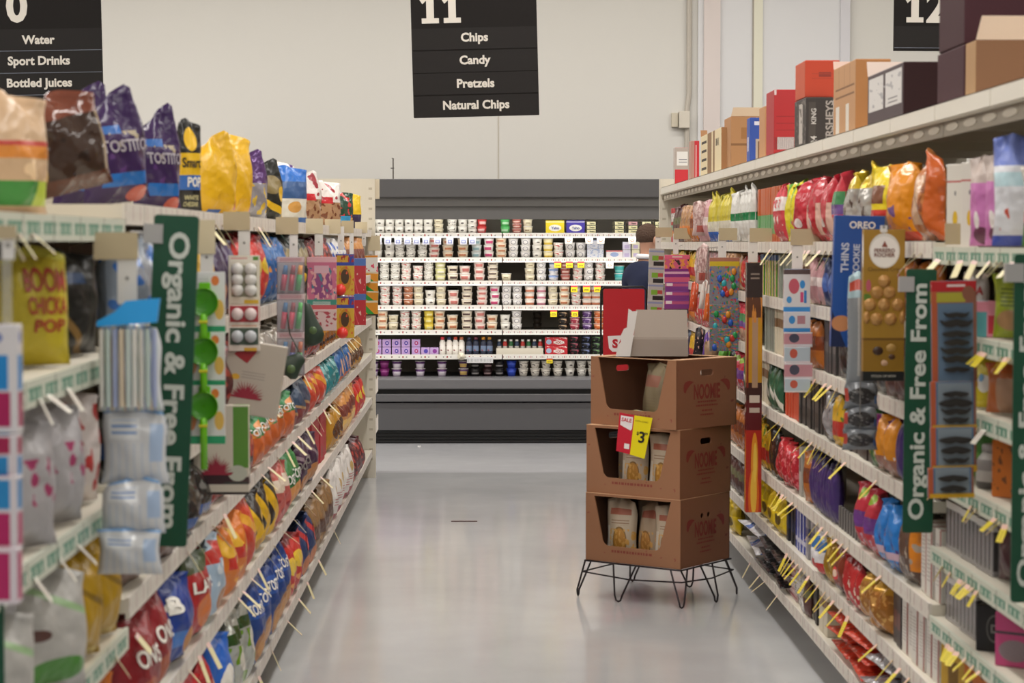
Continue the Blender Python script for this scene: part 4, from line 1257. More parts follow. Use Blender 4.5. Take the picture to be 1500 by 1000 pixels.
des('white_round', 'snack_tub', 'pale grey snack tub', '#b0aca8', (('band', .5, .8, '#8a8684'), ('band', 0, .2, '#4a4644')), (.10, .10, .10), (), .4, 0, 'jar')
des('clear_bar', 'bar_box', 'clear box of grey bars', '#8a8688', (('dash', 4, .45, .1, .85, '#4a4648'), ('band', .85, 1, '#d0ccc8')), (.16, .14, .12), (), .25, 0, 'box')
des('black_d', 'bar_box', 'black box with grey round crest', '#1d1b1c', (('ell', .5, .5, .22, .3, '#6a6864'), ('ell', .5, .5, .19, .26, '#1d1b1c')), (.16, .14, .12), (('D', .4, .6, .38, .62, '#8a8884'),), .4, 0, 'box')
des('pink_box', 'bar_box', 'pink snack box with grey hill print', '#c04a7c', (('ell', .5, .3, .4, .2, '#8a7a80'), ('band', .6, .65, '#4a4048')), (.13, .19, .1), (), .45, 0, 'box')
des('mustard_box', 'bar_box', 'mustard yellow bar box', '#b8912c', (('rect', .3, .7, .2, .7, '#7a5a1c'),), (.14, .16, .14), (), .45, 0, 'box')
des('orange_pack', 'bar_box', 'orange snack box', '#c8702a', (('spots', 5, .58, .1, .9, '#7a4a2a'),), (.14, .18, .1), (), .45, 0, 'box')


def item_material(d):
    if d['shape'] == 'bag':
        return film(d['base'], d['layers'], d['rough'], d['metal'], 0.8, 13.0)
    return film(d['base'], d['layers'], d['rough'], d['metal'])


L_ORG = [.19, .49, .79, 1.075, 1.37, 1.645, 9]
R_ORG = [.19, .40, .59, .78, .98, 1.18, 1.365, 1.585, 1.92]


def headroom(side, z, near=False):
    lv = (L_ORG if near else [.19] + L_LEV + [9]) if side < 0 else (R_ORG if near else [.19] + R_LEV + [1.915])
    up = [q for q in lv if q > z + .05]
    return (up[0] if up else 9) - .047 - z - .002


BOXM = {}
CATW = {'bag': 'bag', 'box': 'box', 'jar': 'jar', 'tub': 'tub', 'carton': 'box'}
grand = random.Random(21)


def item(key, loc, rotz, label, group=None, sc=1.0, lean=0.0, size=None, seed=None, txt=True, cat=None, roll=0.0):
    d = D[key]
    w, h, dp = size or d['size']
    m = item_material(d)
    seed = grand.randrange(3) if seed is None else seed
    texts = d['texts'] if txt else ()
    kind = d['kind']
    if d['shape'] == 'bag':
        o = link(kind, bag_mesh(kind, w, h, dp, seed, m), None, loc, (lean, roll, rotz))
        for s, u0, u1, v0, v1, c in texts:
            bag_text(key, s, w, h, dp, seed, plain(c, .5), u0 * 2 - 1, u1 * 2 - 1, v0, v1, o)
    elif d['shape'] == 'box':
        k = (key, w, h, dp)
        if k not in BOXM:
            t = MB().box(-w / 2, w / 2, -dp / 2, dp / 2, 0, h, 0, min(.003, w * .06)).build(kind, m)
            BOXM[k] = t.data
            bpy.data.objects.remove(t)
        o = link(kind, BOXM[k], None, loc, (lean, roll, rotz))
        for s, u0, u1, v0, v1, c in texts:
            text(o, s, (u0 + u1 - 1) * w / 2, (v0 + v1) * h / 2, -dp / 2 - .001, plain(c, .5), None, (u1 - u0) * w)
    else:
        k = (key, w, h, dp)
        if k not in BOXM:
            r = w / 2
            t = MB().lathe([(r * .9, 0), (r, h * .06), (r, h * .62), (r * .72, h * .80), (r * .62, h * .84)], 20).build(kind, m, None, None, None, True)
            c = MB().lathe([(r * .70, h * .84), (r * .72, h * .86), (r * .72, h * .98), (r * .66, h)], 18).build('lid', plain('#c8842a' if key == 'amber' else '#8a8684', .4), None, None, None, True)
            BOXM[k] = (t.data, c.data)
            bpy.data.objects.remove(t)
            bpy.data.objects.remove(c)
        o = link(kind, BOXM[k][0], None, loc, (lean, roll, rotz))
        link('lid', BOXM[k][1], o)
    tag(o, label, cat or CATW.get(kind.split('_')[-1], kind.split('_')[-1]), group)
    return o


def row(side, z, xf, name, entries, turn=8, txtmax=9.0, gap=.004, tall=False):
    """goods set along a shelf front; entries = (px0, px1, design): from and to in the picture along the shelf edge"""
    for e in entries:
        a, b, key = e[:3]
        d = D[key]
        w, h, dp = e[3] if len(e) > 3 else d['size']
        h = min(h, headroom(side, z) / ((1.16 if tall else 1.07) if d['shape'] == 'bag' else 1.01))
        ya, yb = sorted((yat(a, side * xf), yat(b, side * xf)))
        n = max(1, round((yb - ya) / (w + gap)))
        step = (yb - ya) / n
        w2 = min(w, step * .96) if d['shape'] == 'bag' else min(w, step - .003)
        dd = min(dp, w2 * .75) if d['shape'] == 'jar' else dp
        for i in range(n):
            y = yb - (i + .5) * step
            tilt = grand.uniform(-turn, turn) if d['shape'] == 'bag' else grand.uniform(-1.0, 1.0)
            rz = math.radians((90 if side < 0 else -90) + (-1 if side < 0 else 1) * (5 if d['shape'] == 'bag' else 0) + tilt)
            sh = d['look']
            j = n - i
            lab = '%s on %s' % (sh, name)
            if n > 1:
                lab = '%s, %s of %s from the near end, %s' % (sh, ORD[j], CARD[n], name)
                if len(lab.split()) > 16:
                    lab = '%s, %s from near end, %s' % (sh, ORD[j], name)
            x = side * (xf + (dd * .12 + .004 if d['shape'] == 'bag' else dd / 2 + .012) + grand.uniform(0, .012))
            sd = grand.choice((0, 1, 3)) if tall and d['shape'] == 'bag' and h > .22 else None
            item(key, (x, y, z + (.005 if d['shape'] == 'bag' else .001)), rz, lab, key.replace('_', ' ') + ' goods on ' + name, 1, 0.0,
                 (w2, h * grand.uniform(.96, 1.0) if d['shape'] == 'bag' and n < 4 else h, dd), sd, y < txtmax)


# ---------------------------------------------------------------- left run
row(-1, .19, LX, 'left bottom shelf', [(240, 262, 'red_white'), (262, 311, 'red_yellow'), (311, 330, 'blue_plain'), (330, 362, 'green_silver'), (362, 416, 'blue_to'), (416, 434, 'red_snack'), (434, 453, 'navy_a'), (453, 480, 'brown_tan'), (480, 508, 'white_red'), (508, 526, 'dark_red')])
row(-1, .55, LX, 'left second shelf', [(182, 240, 'maroon_ons'), (240, 275, 'royal_blue'), (275, 298, 'red_greenhead'), (298, 318, 'lightblue'), (318, 345, 'orange_cheese'), (345, 366, 'red_oval'), (366, 398, 'black_bolt'), (398, 415, 'pink_red'), (415, 432, 'green_tost'), (432, 455, 'purple_bag'), (455, 484, 'red_box'), (484, 497, 'gold'), (497, 515, 'tan_orange'), (515, 528, 'red_snack')])
row(-1, .85, LX, 'left third shelf', [(182, 250, 'white_brown', (.26, .2, .11)), (250, 300, 'black_silver', (.26, .2, .12)), (300, 362, 'red_dark'), (362, 418, 'orange_tost'), (418, 447, 'navy_red'), (447, 468, 'red_oval', (.26, .2, .11)), (468, 488, 'teal_silver'), (488, 508, 'blue_nut'), (508, 528, 'gold')])
row(-1, 1.09, LX, 'left fourth shelf', [(182, 290, 'black_silver'), (290, 345, 'dark_red'), (345, 375, 'white_brown'), (375, 425, 'silver_orange'), (425, 462, 'red_dark'), (462, 500, 'amber'), (500, 528, 'silver_pink')])
row(-1, 1.38, LX, 'left fifth shelf', [(182, 262, 'grey_blue'), (262, 305, 'yellow_big', (.26, .235, .11)), (305, 345, 'purple_dark'), (345, 385, 'red_snack', (.26, .235, .11)), (385, 415, 'blue_orange'), (415, 450, 'black_yellow', (.24, .235, .11)), (450, 480, 'dark_red'), (480, 502, 'white_blue'), (502, 528, 'tan_orange', (.26, .235, .11))])


def spot(key, px, py, X, rz, label, size=None, lean=0.0, group=None, seed=0, z=None, roll=0.0):
    """one bag with the middle of its foot at a picture point, X metres from the aisle line"""
    p = onx(px, py, X)
    return item(key, (p.x, p.y, p.z if z is None else z), math.radians(rz), label, group, 1, lean, size, seed, True, None, roll)


g = 'bags on top of the left run'
ZT = 1.681
spot('kraft_green', 14, 306, -.90, 48, 'tan, orange and green snack bag at the near end of the left top shelf', (.17, .235, .13), 0, g, 0, 1.646)
spot('brown_gloss', 108, 300, -.89, 46, 'large glossy dark brown snack bag leaning on the left top shelf', (.22, .205, .12), 0, g, 1, 1.710, math.radians(-13))
spot('purple_band', 122, 298, -1.02, 62, 'purple snack bag with blue band behind the glossy brown bag', None, 0, g, 3, ZT)
spot('purple_band', 172, 294, -.89, 54, 'purple snack bag with blue band, second of three on left top shelf', (.22, .25, .11), 0, g, 3, ZT + .015, math.radians(-6))
spot('purple_band', 230, 294, -.87, 44, 'purple snack bag beside the black popcorn bag on the left top shelf', (.155, .255, .10), 0, g, 3, ZT)
spot('smart', 277, 296, -.83, 26, 'black and yellow popcorn bag facing the aisle end on left top shelf', (.075, .26, .07), 0, g, 0, ZT)
spot('yellow_big', 310, 300, -.86, 52, 'plain yellow snack bag right beside the black popcorn bag', (.22, .24, .12), 0, g, 3, ZT)
spot('yellow_big', 340, 304, -.88, 60, 'second plain yellow snack bag behind the first on left top shelf', (.2, .28, .12), 0, g, 1, ZT)
spot('silver_mix', 362, 305, -.88, 55, 'silver and purple snack bag between yellow and black bags, left top shelf', (.22, .235, .12), 0, g, 3, ZT)
spot('black_yellow', 387, 308, -.86, 50, 'black snack bag with yellow badge on the left top shelf', (.2, .22, .11), 0, g, 3, ZT)
spot('white_purple', 408, 310, -.93, 58, 'white snack bag with purple marks behind the blue bag, left top shelf', (.24, .27, .11), 0, g, 1, ZT)
spot('blue_white', 424, 312, -.85, 42, 'blue snack bag with pale lower half on the left top shelf', (.20, .25, .1), 0, g, 0, ZT)
spot('white_red_clear', 446, 314, -.86, 52, 'clear bag of brown snacks with red label, nearer of two', (.24, .235, .12), 0, g, 3, ZT)
spot('white_purple', 462, 314, -.95, 60, 'white snack bag with purple marks behind the clear bags', (.26, .27, .12), 0, g, 2, ZT)
spot('white_red_clear', 474, 316, -.86, 46, 'clear bag of brown snacks with red label, farther of two', (.26, .25, .12), 0, g, 2, ZT)
spot('green_multi', 496, 318, -.85, 46, 'dark green and red foil bag near the far end of left top shelf', (.24, .22, .11), 0, g, 0, ZT)
spot('yellow_navy', 512, 319, -.85, 44, 'yellow and navy snack bag at the far end of left top shelf', (.2, .22, .1), 0, g, 1, ZT)
g = 'bags in the near left section'


def near(key, X, Y, z, rz, label, size, seed=0, side=-1, lean=0.0):
    w, h, dp = size
    h = min(h, headroom(side, z, True) / (1.11 if D[key]['shape'] == 'bag' else 1.01))
    return item(key, (side * X, Y, z + (.006 if D[key]['shape'] == 'bag' else .001)), math.radians(rz), label, 'goods in the near %s section' % GN[side], 1, lean, (w, h, dp), seed)


near('violet_near', .98, 3.30, 1.37, 60, 'soft violet bag behind the yellow snack bag, near left section', (.18, .2, .1), 0)
near('chilli', .83, 3.80, 1.37, 34, 'big yellow snack bag with red lettering on the near left shelf', (.175, .225, .09), 1)
near('black_near', .83, 4.17, 1.37, 66, 'black snack bag beside the big yellow snack bag', (.2, .235, .09), 0)
near('grey_blue', .98, 3.75, 1.37, 66, 'grey bag with blue print standing behind the big yellow bag', (.2, .23, .09), 1)
near('grey_pink', .80, 3.50, 1.075, 54, 'pale grey bag with pink print, nearer of two below the yellow bag', (.22, .24, .11), 0)
near('grey_pink', .80, 3.82, 1.075, 62, 'pale grey bag with pink print, farther of two below the yellow bag', (.2, .24, .11), 2)
near('pink_white_near', .82, 4.12, 1.075, 66, 'white and red snack bag behind the hanging straws', (.2, .24, .1), 0)
near('white_leaf_bag', .80, 3.30, .79, 48, 'large white bag with green leaf at the lower left corner', (.22, .24, .11), 0)
near('brown_seed', .93, 3.42, .79, 60, 'brown seed bag peeking out behind the white leaf bags', (.2, .25, .08), 1)
near('white_leaf_bag', .79, 3.68, .79, 54, 'large white bag with green leaf beside the mustard bags', (.24, .245, .11), 1)
near('mustard', .80, 3.99, .79, 62, 'mustard yellow snack bag, nearer of two under the green rail', (.2, .25, .11), 0)
near('mustard', .80, 4.21, .79, 66, 'mustard yellow snack bag, farther of two under the green rail', (.2, .24, .11), 2)
near('red_white', .84, 3.90, .49, 60, 'red chip bag with white print at the bottom of near left section', (.24, .235, .11), 0)
near('red_white', .81, 3.58, .49, 60, 'red chip bag with white print half cut off by the frame', (.24, .235, .11), 1)
near('orange_cheese', .81, 4.19, .49, 64, 'bright orange chip bag at the bottom of near left section', (.2, .235, .11), 1)
near('red_snack', .81, 3.26, .49, 60, 'bright red chip bag below the large white leaf bags', (.24, .235, .11), 1)

# ---------------------------------------------------------------- right run
def flat(key, px, X, size, label, group, n=1, dz_=.03, z=.192):
    """goods lying down, one on another, their long way running back into the shelf"""
    y = yat(px, X)
    for i in range(n):
        lab = label if n == 1 else '%s, %s of %s from below' % (label, ORD[i + 1], CARD[n])
        d = D[key]
        w, h, dp = size
        hh = dp * (.75 if d['shape'] == 'bag' else .5)
        o = item(key, (X + grand.uniform(0, .02), y + grand.uniform(-.01, .01), z + hh + i * dz_), 0, lab, group, 1, 0, size, i % 3)
        o.rotation_euler = Euler((math.radians(90), 0, math.radians(90 + grand.uniform(-5, 5))), 'XYZ')


flat('white_blue_flat', 1098, 1.195, (.60, .34, .07), 'white candy bag with blue swirls, right bottom shelf', 'swirl bags on the right bottom shelf', 2, .075)
flat('black_pack', 1118, 1.195, (.46, .30, .038), 'black candy bag in the farther flat pile, right bottom shelf', 'flat black bags on the right bottom shelf', 3, .05)
flat('black_pack', 1136, 1.195, (.42, .30, .038), 'black candy bag in the nearer flat pile, right bottom shelf', 'nearer flat black bags on the right bottom shelf', 3, .05)
des('pink_flat', 'candy_box', 'flat pink and white candy box', '#c0a4a0', (('band', .3, .6, '#8f3a44'), ('rect', .6, .9, .1, .9, '#e0d8d0')), (.3, .22, .03), (), .4, 0, 'box')
des('bw_flat', 'candy_box', 'flat white and black candy box', '#c8c4c0', (('spots', 5, .55, .1, .9, '#2a2626'),), (.3, .22, .03), (), .4, 0, 'box')
des('red_flat', 'candy_bag', 'red orange candy bag', '#c03a24', (('spots', 5, .6, .1, .9, '#d88a4a'),), (.3, .22, .05), (), .22)
flat('pink_flat', 1157, 1.225, (.36, .26, .03), 'flat pink and white candy box on the right bottom shelf', 'flat candy boxes on the right bottom shelf', 4, .031)
flat('bw_flat', 1173, 1.225, (.28, .26, .03), 'flat white and black candy box on the right bottom shelf', 'flat black and white boxes', 4, .031)
flat('red_flat', 1226, 1.195, (.34, .30, .04), 'red orange bag lying flat on the right bottom shelf', 'flat red bags on the right bottom shelf', 3, .05)
flat('red_flat', 1254, 1.195, (.34, .30, .04), 'red orange bag lying beside the silver bags, right bottom shelf', 'flat red bags beside the silver bags', 3, .05)
flat('silver_pack', 1286, 1.195, (.36, .28, .065), 'shiny silver candy bag lying on the right bottom shelf', 'flat silver bags on the right bottom shelf', 2, .075)
row(1, .19, RX, 'right bottom shelf', [(1000, 1030, 'red_gem'), (1030, 1060, 'silver_pack'), (1060, 1080, 'yellow_candy'), (1182, 1187, 'brown_hang', (.07, .2, .04)), (1187, 1198, 'dark_book'), (1199, 1211, 'cream_book', (.10, .18, .14)), (1318, 1372, 'dark_box')])
row(1, .40, RX, 'right second shelf', [(982, 1010, 'red_white_c', (.17, .185, .07)), (1010, 1040, 'green_leaf'), (1040, 1070, 'navy_pack', (.16, .185, .07)), (1070, 1092, 'brown_hang', (.15, .185, .06)), (1092, 1110, 'green_leaf', (.15, .18, .05)), (1110, 1150, 'yellow_candy', (.2, .185, .07)), (1150, 1162, 'black_navy', (.045, .185, .14)), (1162, 1178, 'blue_stripe', (.06, .18, .14)), (1178, 1198, 'grey_silver', (.06, .18, .14)), (1198, 1214, 'ball_white', (.15, .18, .09)), (1214, 1225, 'gold_bag'), (1225, 1243, 'brown_red', (.16, .18, .07)), (1243, 1268, 'red_white_c', (.17, .185, .07)), (1268, 1304, 'gold_foil', (.2, .185, .1)), (1304, 1318, 'dark_box'), (1318, 1372, 'white_book', (.075, .18, .16))])
row(1, .62, RX, 'right third shelf', [(982, 1005, 'pink_pack'), (1005, 1035, 'red_gem'), (1035, 1065, 'silver_pack', (.15, .19, .08)), (1065, 1095, 'orange_brown'), (1096, 1110, 'green_leaf'), (1110, 1130, 'yellow_red'), (1130, 1143, 'black_pack'), (1143, 1168, 'red_gem'), (1168, 1180, 'grey_box'), (1180, 1189, 'orange_brown'), (1189, 1225, 'purple_row'), (1262, 1291, 'red_purple'), (1291, 1322, 'blue_candy'), (1322, 1344, 'brown_orange'), (1344, 1372, 'white_book')])
row(1, .90, RX, 'right fourth shelf', [(982, 1010, 'navy_pack', (.16, .19, .07)), (1010, 1050, 'yellow_red'), (1050, 1075, 'black_pack'), (1075, 1092, 'red_purple', (.17, .19, .08)), (1092, 1108, 'green_white'), (1108, 1124, 'cream_book'), (1124, 1144, 'green_white'), (1144, 1167, 'red_orange'), (1167, 1212, 'dark_book'), (1212, 1224, 'silver_pack'), (1224, 1236, 'yellow_red'), (1236, 1280, 'dark_box', (.07, .18, .14)), (1280, 1288, 'green_leaf'), (1288, 1320, 'orange_purple'), (1320, 1372, 'purple_row')])
row(1, 1.135, RX, 'right fifth shelf', [(982, 1020, 'tan_hang', (.15, .185, .06)), (1020, 1060, 'red_white_c', (.17, .185, .06)), (1060, 1100, 'multi', (.16, .185, .06)), (1114, 1128, 'grey_line', (.045, .19, .14)), (1128, 1142, 'cream_book', (.045, .19, .14)), (1142, 1152, 'red_orange', (.045, .19, .14)), (1152, 1182, 'stripe_book', (.045, .19, .14)), (1182, 1200, 'orange_brown'), (1200, 1232, 'dark_book', (.045, .19, .14)), (1232, 1300, 'black_pack'), (1300, 1372, 'brown_hang', (.15, .19, .06))])
row(1, 1.37, RX, 'right sixth shelf', [(982, 1020, 'yellow_red'), (1020, 1060, 'pink_pack', (.15, .185, .06)), (1060, 1086, 'tan_hang', (.15, .19, .06)), (1086, 1108, 'red_white_c', (.15, .19, .06)), (1110, 1134, 'stripe_book', (.045, .185, .14)), (1134, 1160, 'grey_line', (.045, .185, .14)), (1160, 1186, 'cream_book', (.045, .185, .14)), (1186, 1208, 'pink_pack'), (1208, 1240, 'navy_pack', (.16, .185, .07)), (1240, 1310, 'dark_book', (.045, .185, .14)), (1310, 1372, 'orange_brown')])
row(1, 1.60, RX, 'right seventh shelf', [(979, 989, 'red_green_box'), (989, 1000, 'brown_hang'), (1000, 1012, 'tan_hang'), (1012, 1026, 'orange_brown'), (1026, 1040, 'pink_pack', (.17, .22, .08)), (1040, 1074, 'yellow_blue'), (1074, 1104, 'green_band'), (1104, 1138, 'orange_green'), (1138, 1152, 'red_white_hang'), (1152, 1170, 'yellow_green'), (1170, 1206, 'red_foil'), (1206, 1222, 'red_foil', (.2, .27, .1)), (1222, 1242, 'multi'), (1242, 1282, 'silver_top'), (1282, 1304, 'yellow_tall'), (1304, 1338, 'orange_tall'), (1338, 1372, 'orange_clear')], 14, 9.0, .004, True)
NR = [('sprout', 1.265, 5.49, 1.585, -46, 'slim white snack box with yellow mark, first from the orange bag', (.055, .22, .05)),
      ('sprout', 1.275, 5.37, 1.585, -46, 'slim white snack box with yellow mark, second from the orange bag', (.055, .22, .05)),
      ('pink_snack', 1.27, 5.23, 1.585, -52, 'pink snack bag with pale top, nearer to the white boxes', (.10, .22, .06)),
      ('pink_snack', 1.28, 5.11, 1.585, -52, 'pink snack bag with pale top, nearer to the tall white bag', (.10, .22, .06)),
      ('blue_top', 1.27, 4.94, 1.585, -34, 'tall white snack bag with blue top on the near right shelf', (.115, .26, .08)),
      ('red_green_near', 1.28, 4.70, 1.585, -40, 'white, red and green snack bag at the right frame edge', (.12, .18, .08)),
      ('bar_white', 1.27, 5.32, 1.365, -30, 'white pouch with red letters behind the moustache strip', (.07, .17, .05)),
      ('choc_pouch', 1.33, 5.20, 1.365, -40, 'dark brown pouch between the white and green pouches', (.08, .16, .05)),
      ('pink_house', 1.26, 5.13, 1.365, -30, 'pink box with teal side in front of the brown pouch', (.07, .09, .04)),
      ('green_pouch', 1.28, 4.97, 1.365, -34, 'olive green pouch with tan panel on the near right shelf', (.11, .17, .06)),
      ('yellow_bird', 1.27, 5.20, 1.18, -34, 'yellow pouch with white bird below the pink box', (.09, .135, .05)),
      ('carrot', 1.28, 5.02, 1.18, -40, 'orange and tan bag beside the yellow bird pouch', (.12, .135, .06)),
      ('carrot', 1.30, 4.86, 1.18, -40, 'orange and tan bag nearest the right green sign', (.1, .135, .06)),
      ('green_veg', 1.31, 5.42, .98, -50, 'leafy green snack bag above the grey tub', (.14, .14, .06)),
      ('white_round', 1.30, 5.22, .98, -40, 'pale grey snack tub on the near right shelf', (.10, .11, .10)),
      ('orange_pack', 1.30, 5.03, .98, -50, 'orange snack box left of the right green sign', (.09, .14, .07)),
      ('clear_bar', 1.31, 5.47, .78, -88, 'clear box of grey bars, farthest of three above the lower green rail', (.15, .13, .12)),
      ('clear_bar', 1.31, 5.30, .78, -88, 'clear box of grey bars, middle of three above the lower green rail', (.15, .13, .12)),
      ('clear_bar', 1.31, 5.13, .78, -88, 'clear box of grey bars, nearest of three above the lower green rail', (.15, .13, .12)),
      ('choc_pouch', 1.29, 4.94, .78, -60, 'dark brown pouch beside the clear bar boxes', (.14, .13, .06)),
      ('clear_bar', 1.31, 5.47, .59, -88, 'clear box of grey bars, farther of two on the lowest green rail', (.15, .12, .12)),
      ('clear_bar', 1.31, 5.30, .59, -88, 'clear box of grey bars, nearer of two on the lowest green rail', (.15, .12, .12)),
      ('black_d', 1.285, 5.11, .59, -30, 'black box with grey round crest in the lower right corner', (.095, .115, .08)),
      ('pink_box', 1.29, 4.92, .59, -36, 'pink snack box with grey hill print at the right frame edge', (.10, .13, .08)),
      ('mustard_box', 1.29, 5.44, .40, -70, 'mustard yellow bar box in the lower right corner', (.12, .135, .10)),
      ('orange_pack', 1.30, 5.22, .40, -70, 'orange snack box below the black crest box', (.12, .13, .1))]
for i_, (key, X, Y, z, rz, lab, sz) in enumerate(NR):
    near(key, X, Y, z, rz, lab, sz, (0, 2)[i_ % 2], 1)
# grey spring dividers of the right shelves
fin = plain('#6f6b69', .5)


def dividers(z, xf, a, b, n, name):
    ya, yb = sorted((yat(a, xf), yat(b, xf)))
    for i in range(n):
        y = ya + (i + .5) * (yb - ya) / n
        o = MB().box(xf + .015, xf + .35, y - .002, y + .002, z + .001, z + .05).box(xf + .012, xf + .022, y - .012, y + .012, z + .001, z + .075).build('shelf_divider', fin)
        tag(o, 'grey plastic shelf divider, %s of %s from the near end, %s' % (ORD[i + 1], CARD[n], name), 'divider', 'dividers on ' + name)


dividers(.62, RX, 1226, 1262, 9, 'right third shelf')
dividers(.40, RX - .0, 1160, 1198, 0, 'right second shelf') if False else None

# ---------------------------------------------------------------- price flags clipped to the rails
FL = {'y': film('#dcc832', (('band', .72, 1, '#dfb8a8'), ('lines', 9, .3, .25, .75, .1, .65, '#a89420')), .5), 'w': film('#ddd8cc', (('lines', 8, .3, .2, .8, .15, .8, '#b89a94'),), .5), 'p': film('#e0d6a8', (('band', .8, 1, '#e4c4bc'),), .5)}
FLM = {}
frand = random.Random(5)


def flags(side, z, xf, name, pxs, kind='p', L=.078, w=.022, org=False):
    ys = sorted(yat(p, side * xf) for p in pxs)
    for i, y in enumerate(ys):
        kk = (side, kind, L, w)
        if kk not in FLM:
            c, s = math.cos(math.radians(52)), math.sin(math.radians(52))
            dx, dzv = -side * c * L, -s * L
            v = [(0, -w / 2, 0), (0, w / 2, 0), (dx, w / 2, dzv), (dx, -w / 2, dzv)]
            off = (-side * s * .0012, 0, c * .0012 * (1))
            v2 = [(a + off[0], b, cc + off[2]) for a, b, cc in v]
            q = [(0, 1), (1, 1), (1, 0), (0, 0)]
            t = mk('price_flag', v + v2, [(0, 1, 2, 3), (7, 6, 5, 4), (0, 4, 5, 1), (1, 5, 6, 2), (2, 6, 7, 3), (3, 7, 4, 0)], FL[kind], None, [q, q[::-1], q, q, q, q])
            FLM[kk] = t.data
            bpy.data.objects.remove(t)
        o = link('price_flag', FLM[kk], None, (side * (xf - .009), y, z - .03), (frand.uniform(-.12, .12), frand.uniform(-.25, .25), frand.uniform(-.35, .35)))
        tag(o, '%s price flag, %s of %s from the near end, %s' % ({'y': 'yellow', 'w': 'white', 'p': 'pale yellow'}[kind], ORD[i + 1], CARD[len(ys)], name), 'price tag', 'price flags on the ' + name)


flags(-1, .85, LX, 'rail of left third shelf', [268, 282, 305, 322, 378, 388, 402, 414, 424, 432, 444, 452, 460, 470, 478, 484, 505])
flags(-1, .55, LX, 'rail of left second shelf', [255, 268, 283, 296, 342, 349, 362, 372, 386, 396, 410, 424, 440, 452, 466])
flags(-1, .19, LX, 'rail of left bottom shelf', [372, 392, 415, 432, 445, 462, 485])
flags(-1, 1.09, LX, 'rail of left fourth shelf', [380, 440, 495, 503, 508, 513])
flags(-1, 1.68, LX, 'rail of left top shelf', [252, 300, 312, 322, 370, 376, 382])
flags(-1, 1.37, LX, 'upper green rail at near left', [50, 62, 92], 'w', .05, .034)
flags(-1, 1.075, LX, 'middle green rail at near left', [40, 78, 105], 'w', .05, .034)
flags(-1, .79, LX, 'near left lower green rail', [160, 190], 'p', .05, .034)
flags(-1, 1.645, LX, 'near left top green rail', [6, 22, 42], 'p', .05, .034)
flags(1, .90, RX, 'rail of right fourth shelf', [1122, 1128, 1146, 1152, 1190, 1196, 1202, 1208, 1214, 1221, 1229, 1238, 1246, 1292], 'y')
flags(1, .62, RX, 'rail of right third shelf', [1148, 1153, 1158, 1168, 1174, 1205, 1212, 1220, 1228, 1234, 1242, 1250, 1300], 'y')
flags(1, .40, RX, 'rail of right second shelf', [1160, 1165, 1170, 1176, 1182, 1187, 1193, 1202, 1207, 1217, 1224, 1230, 1242, 1252, 1295, 1318, 1330, 1344], 'y')
flags(1, .19, RX, 'rail of right bottom shelf', [1105, 1120, 1128, 1146], 'p')
flags(1, 1.135, RX, 'rail of right fifth shelf', [1192, 1200, 1208, 1216, 1224, 1232], 'y')
flags(1, 1.60, RX, 'rail of right seventh shelf', [1132, 1140, 1158, 1166, 1176, 1184, 1190, 1198, 1206, 1214, 1222, 1345, 1356], 'p')
flags(1, 1.585, RX, 'near right top green rail', [1382, 1398, 1415, 1436, 1458, 1468, 1476, 1492], 'p', .05, .034)
flags(1, 1.365, RX, 'second green rail at near right', [1446, 1452, 1478, 1484, 1490], 'y', .045, .03)
flags(1, 1.18, RX, 'third green rail at near right', [1444, 1452], 'w', .045, .03)
flags(1, .98, RX, 'fourth green rail at near right', [1380, 1387, 1434, 1442, 1470, 1478, 1486], 'y', .045, .03)
flags(1, .78, RX, 'fifth green rail at near right', [1392, 1404, 1420, 1426, 1432, 1438, 1444], 'y', .045, .03)
flags(1, .59, RX, 'lowest green rail at near right', [1402, 1408, 1416, 1428, 1440, 1450], 'y', .045, .03)

# ================================================================== things clipped to the shelf edges
def rectat(px0, py0, px1, py1, Y):
    a, b = at(px0, py1, Y), at(px1, py0, Y)
    return (a.x + b.x) / 2, (a.z + b.z) / 2, b.x - a.x, b.z - a.z


CARDM = plain('#b9a887', .6)
CARDM2 = plain('#cdbf9f', .6)
TABM = plain('#dedad4', .5)


def strip(label, cx0, cx1, cy0, cy1, tab, foot, Y, group, tint=0, rot=0.0):
    """a hanging merchandising strip: card at the rail, white tab and the strip the packs hang on"""
    x, z, w, h = rectat(cx0, cy0, cx1, cy1, Y)
    t = empty('clip_strip', (x, Y, z), (0, 0, rot))
    tag(t, label, 'display strip', group)
    boxo('sign_card', -w / 2, w / 2, -.001, .001, -h / 2, h / 2, (CARDM, CARDM2)[tint], t)
    tx, tz, tw, th = rectat(*tab, Y)
    s = boxo('hang_tab', tx - x - tw / 2, tx - x + tw / 2, .003, .005, tz - z - th / 2, max(tz - z + th / 2, 0), TABM, t)
    MB().tube([(tx - x, .002, tz - z + th * .25), (tx - x, .0035, tz - z + th * .25)], .004, 8).build('hole', plain('#8a8680', .5), s)
    fx, fz, fw, fh = rectat(tab[0] + (tab[2] - tab[0]) * .25, tab[3], tab[2] - (tab[2] - tab[0]) * .25, foot, Y)
    boxo('strip', fx - x - fw / 2, fx - x + fw / 2, .006, .0075, fz - z - fh / 2, fz - z + fh / 2, clear_plastic(), t)
    return t


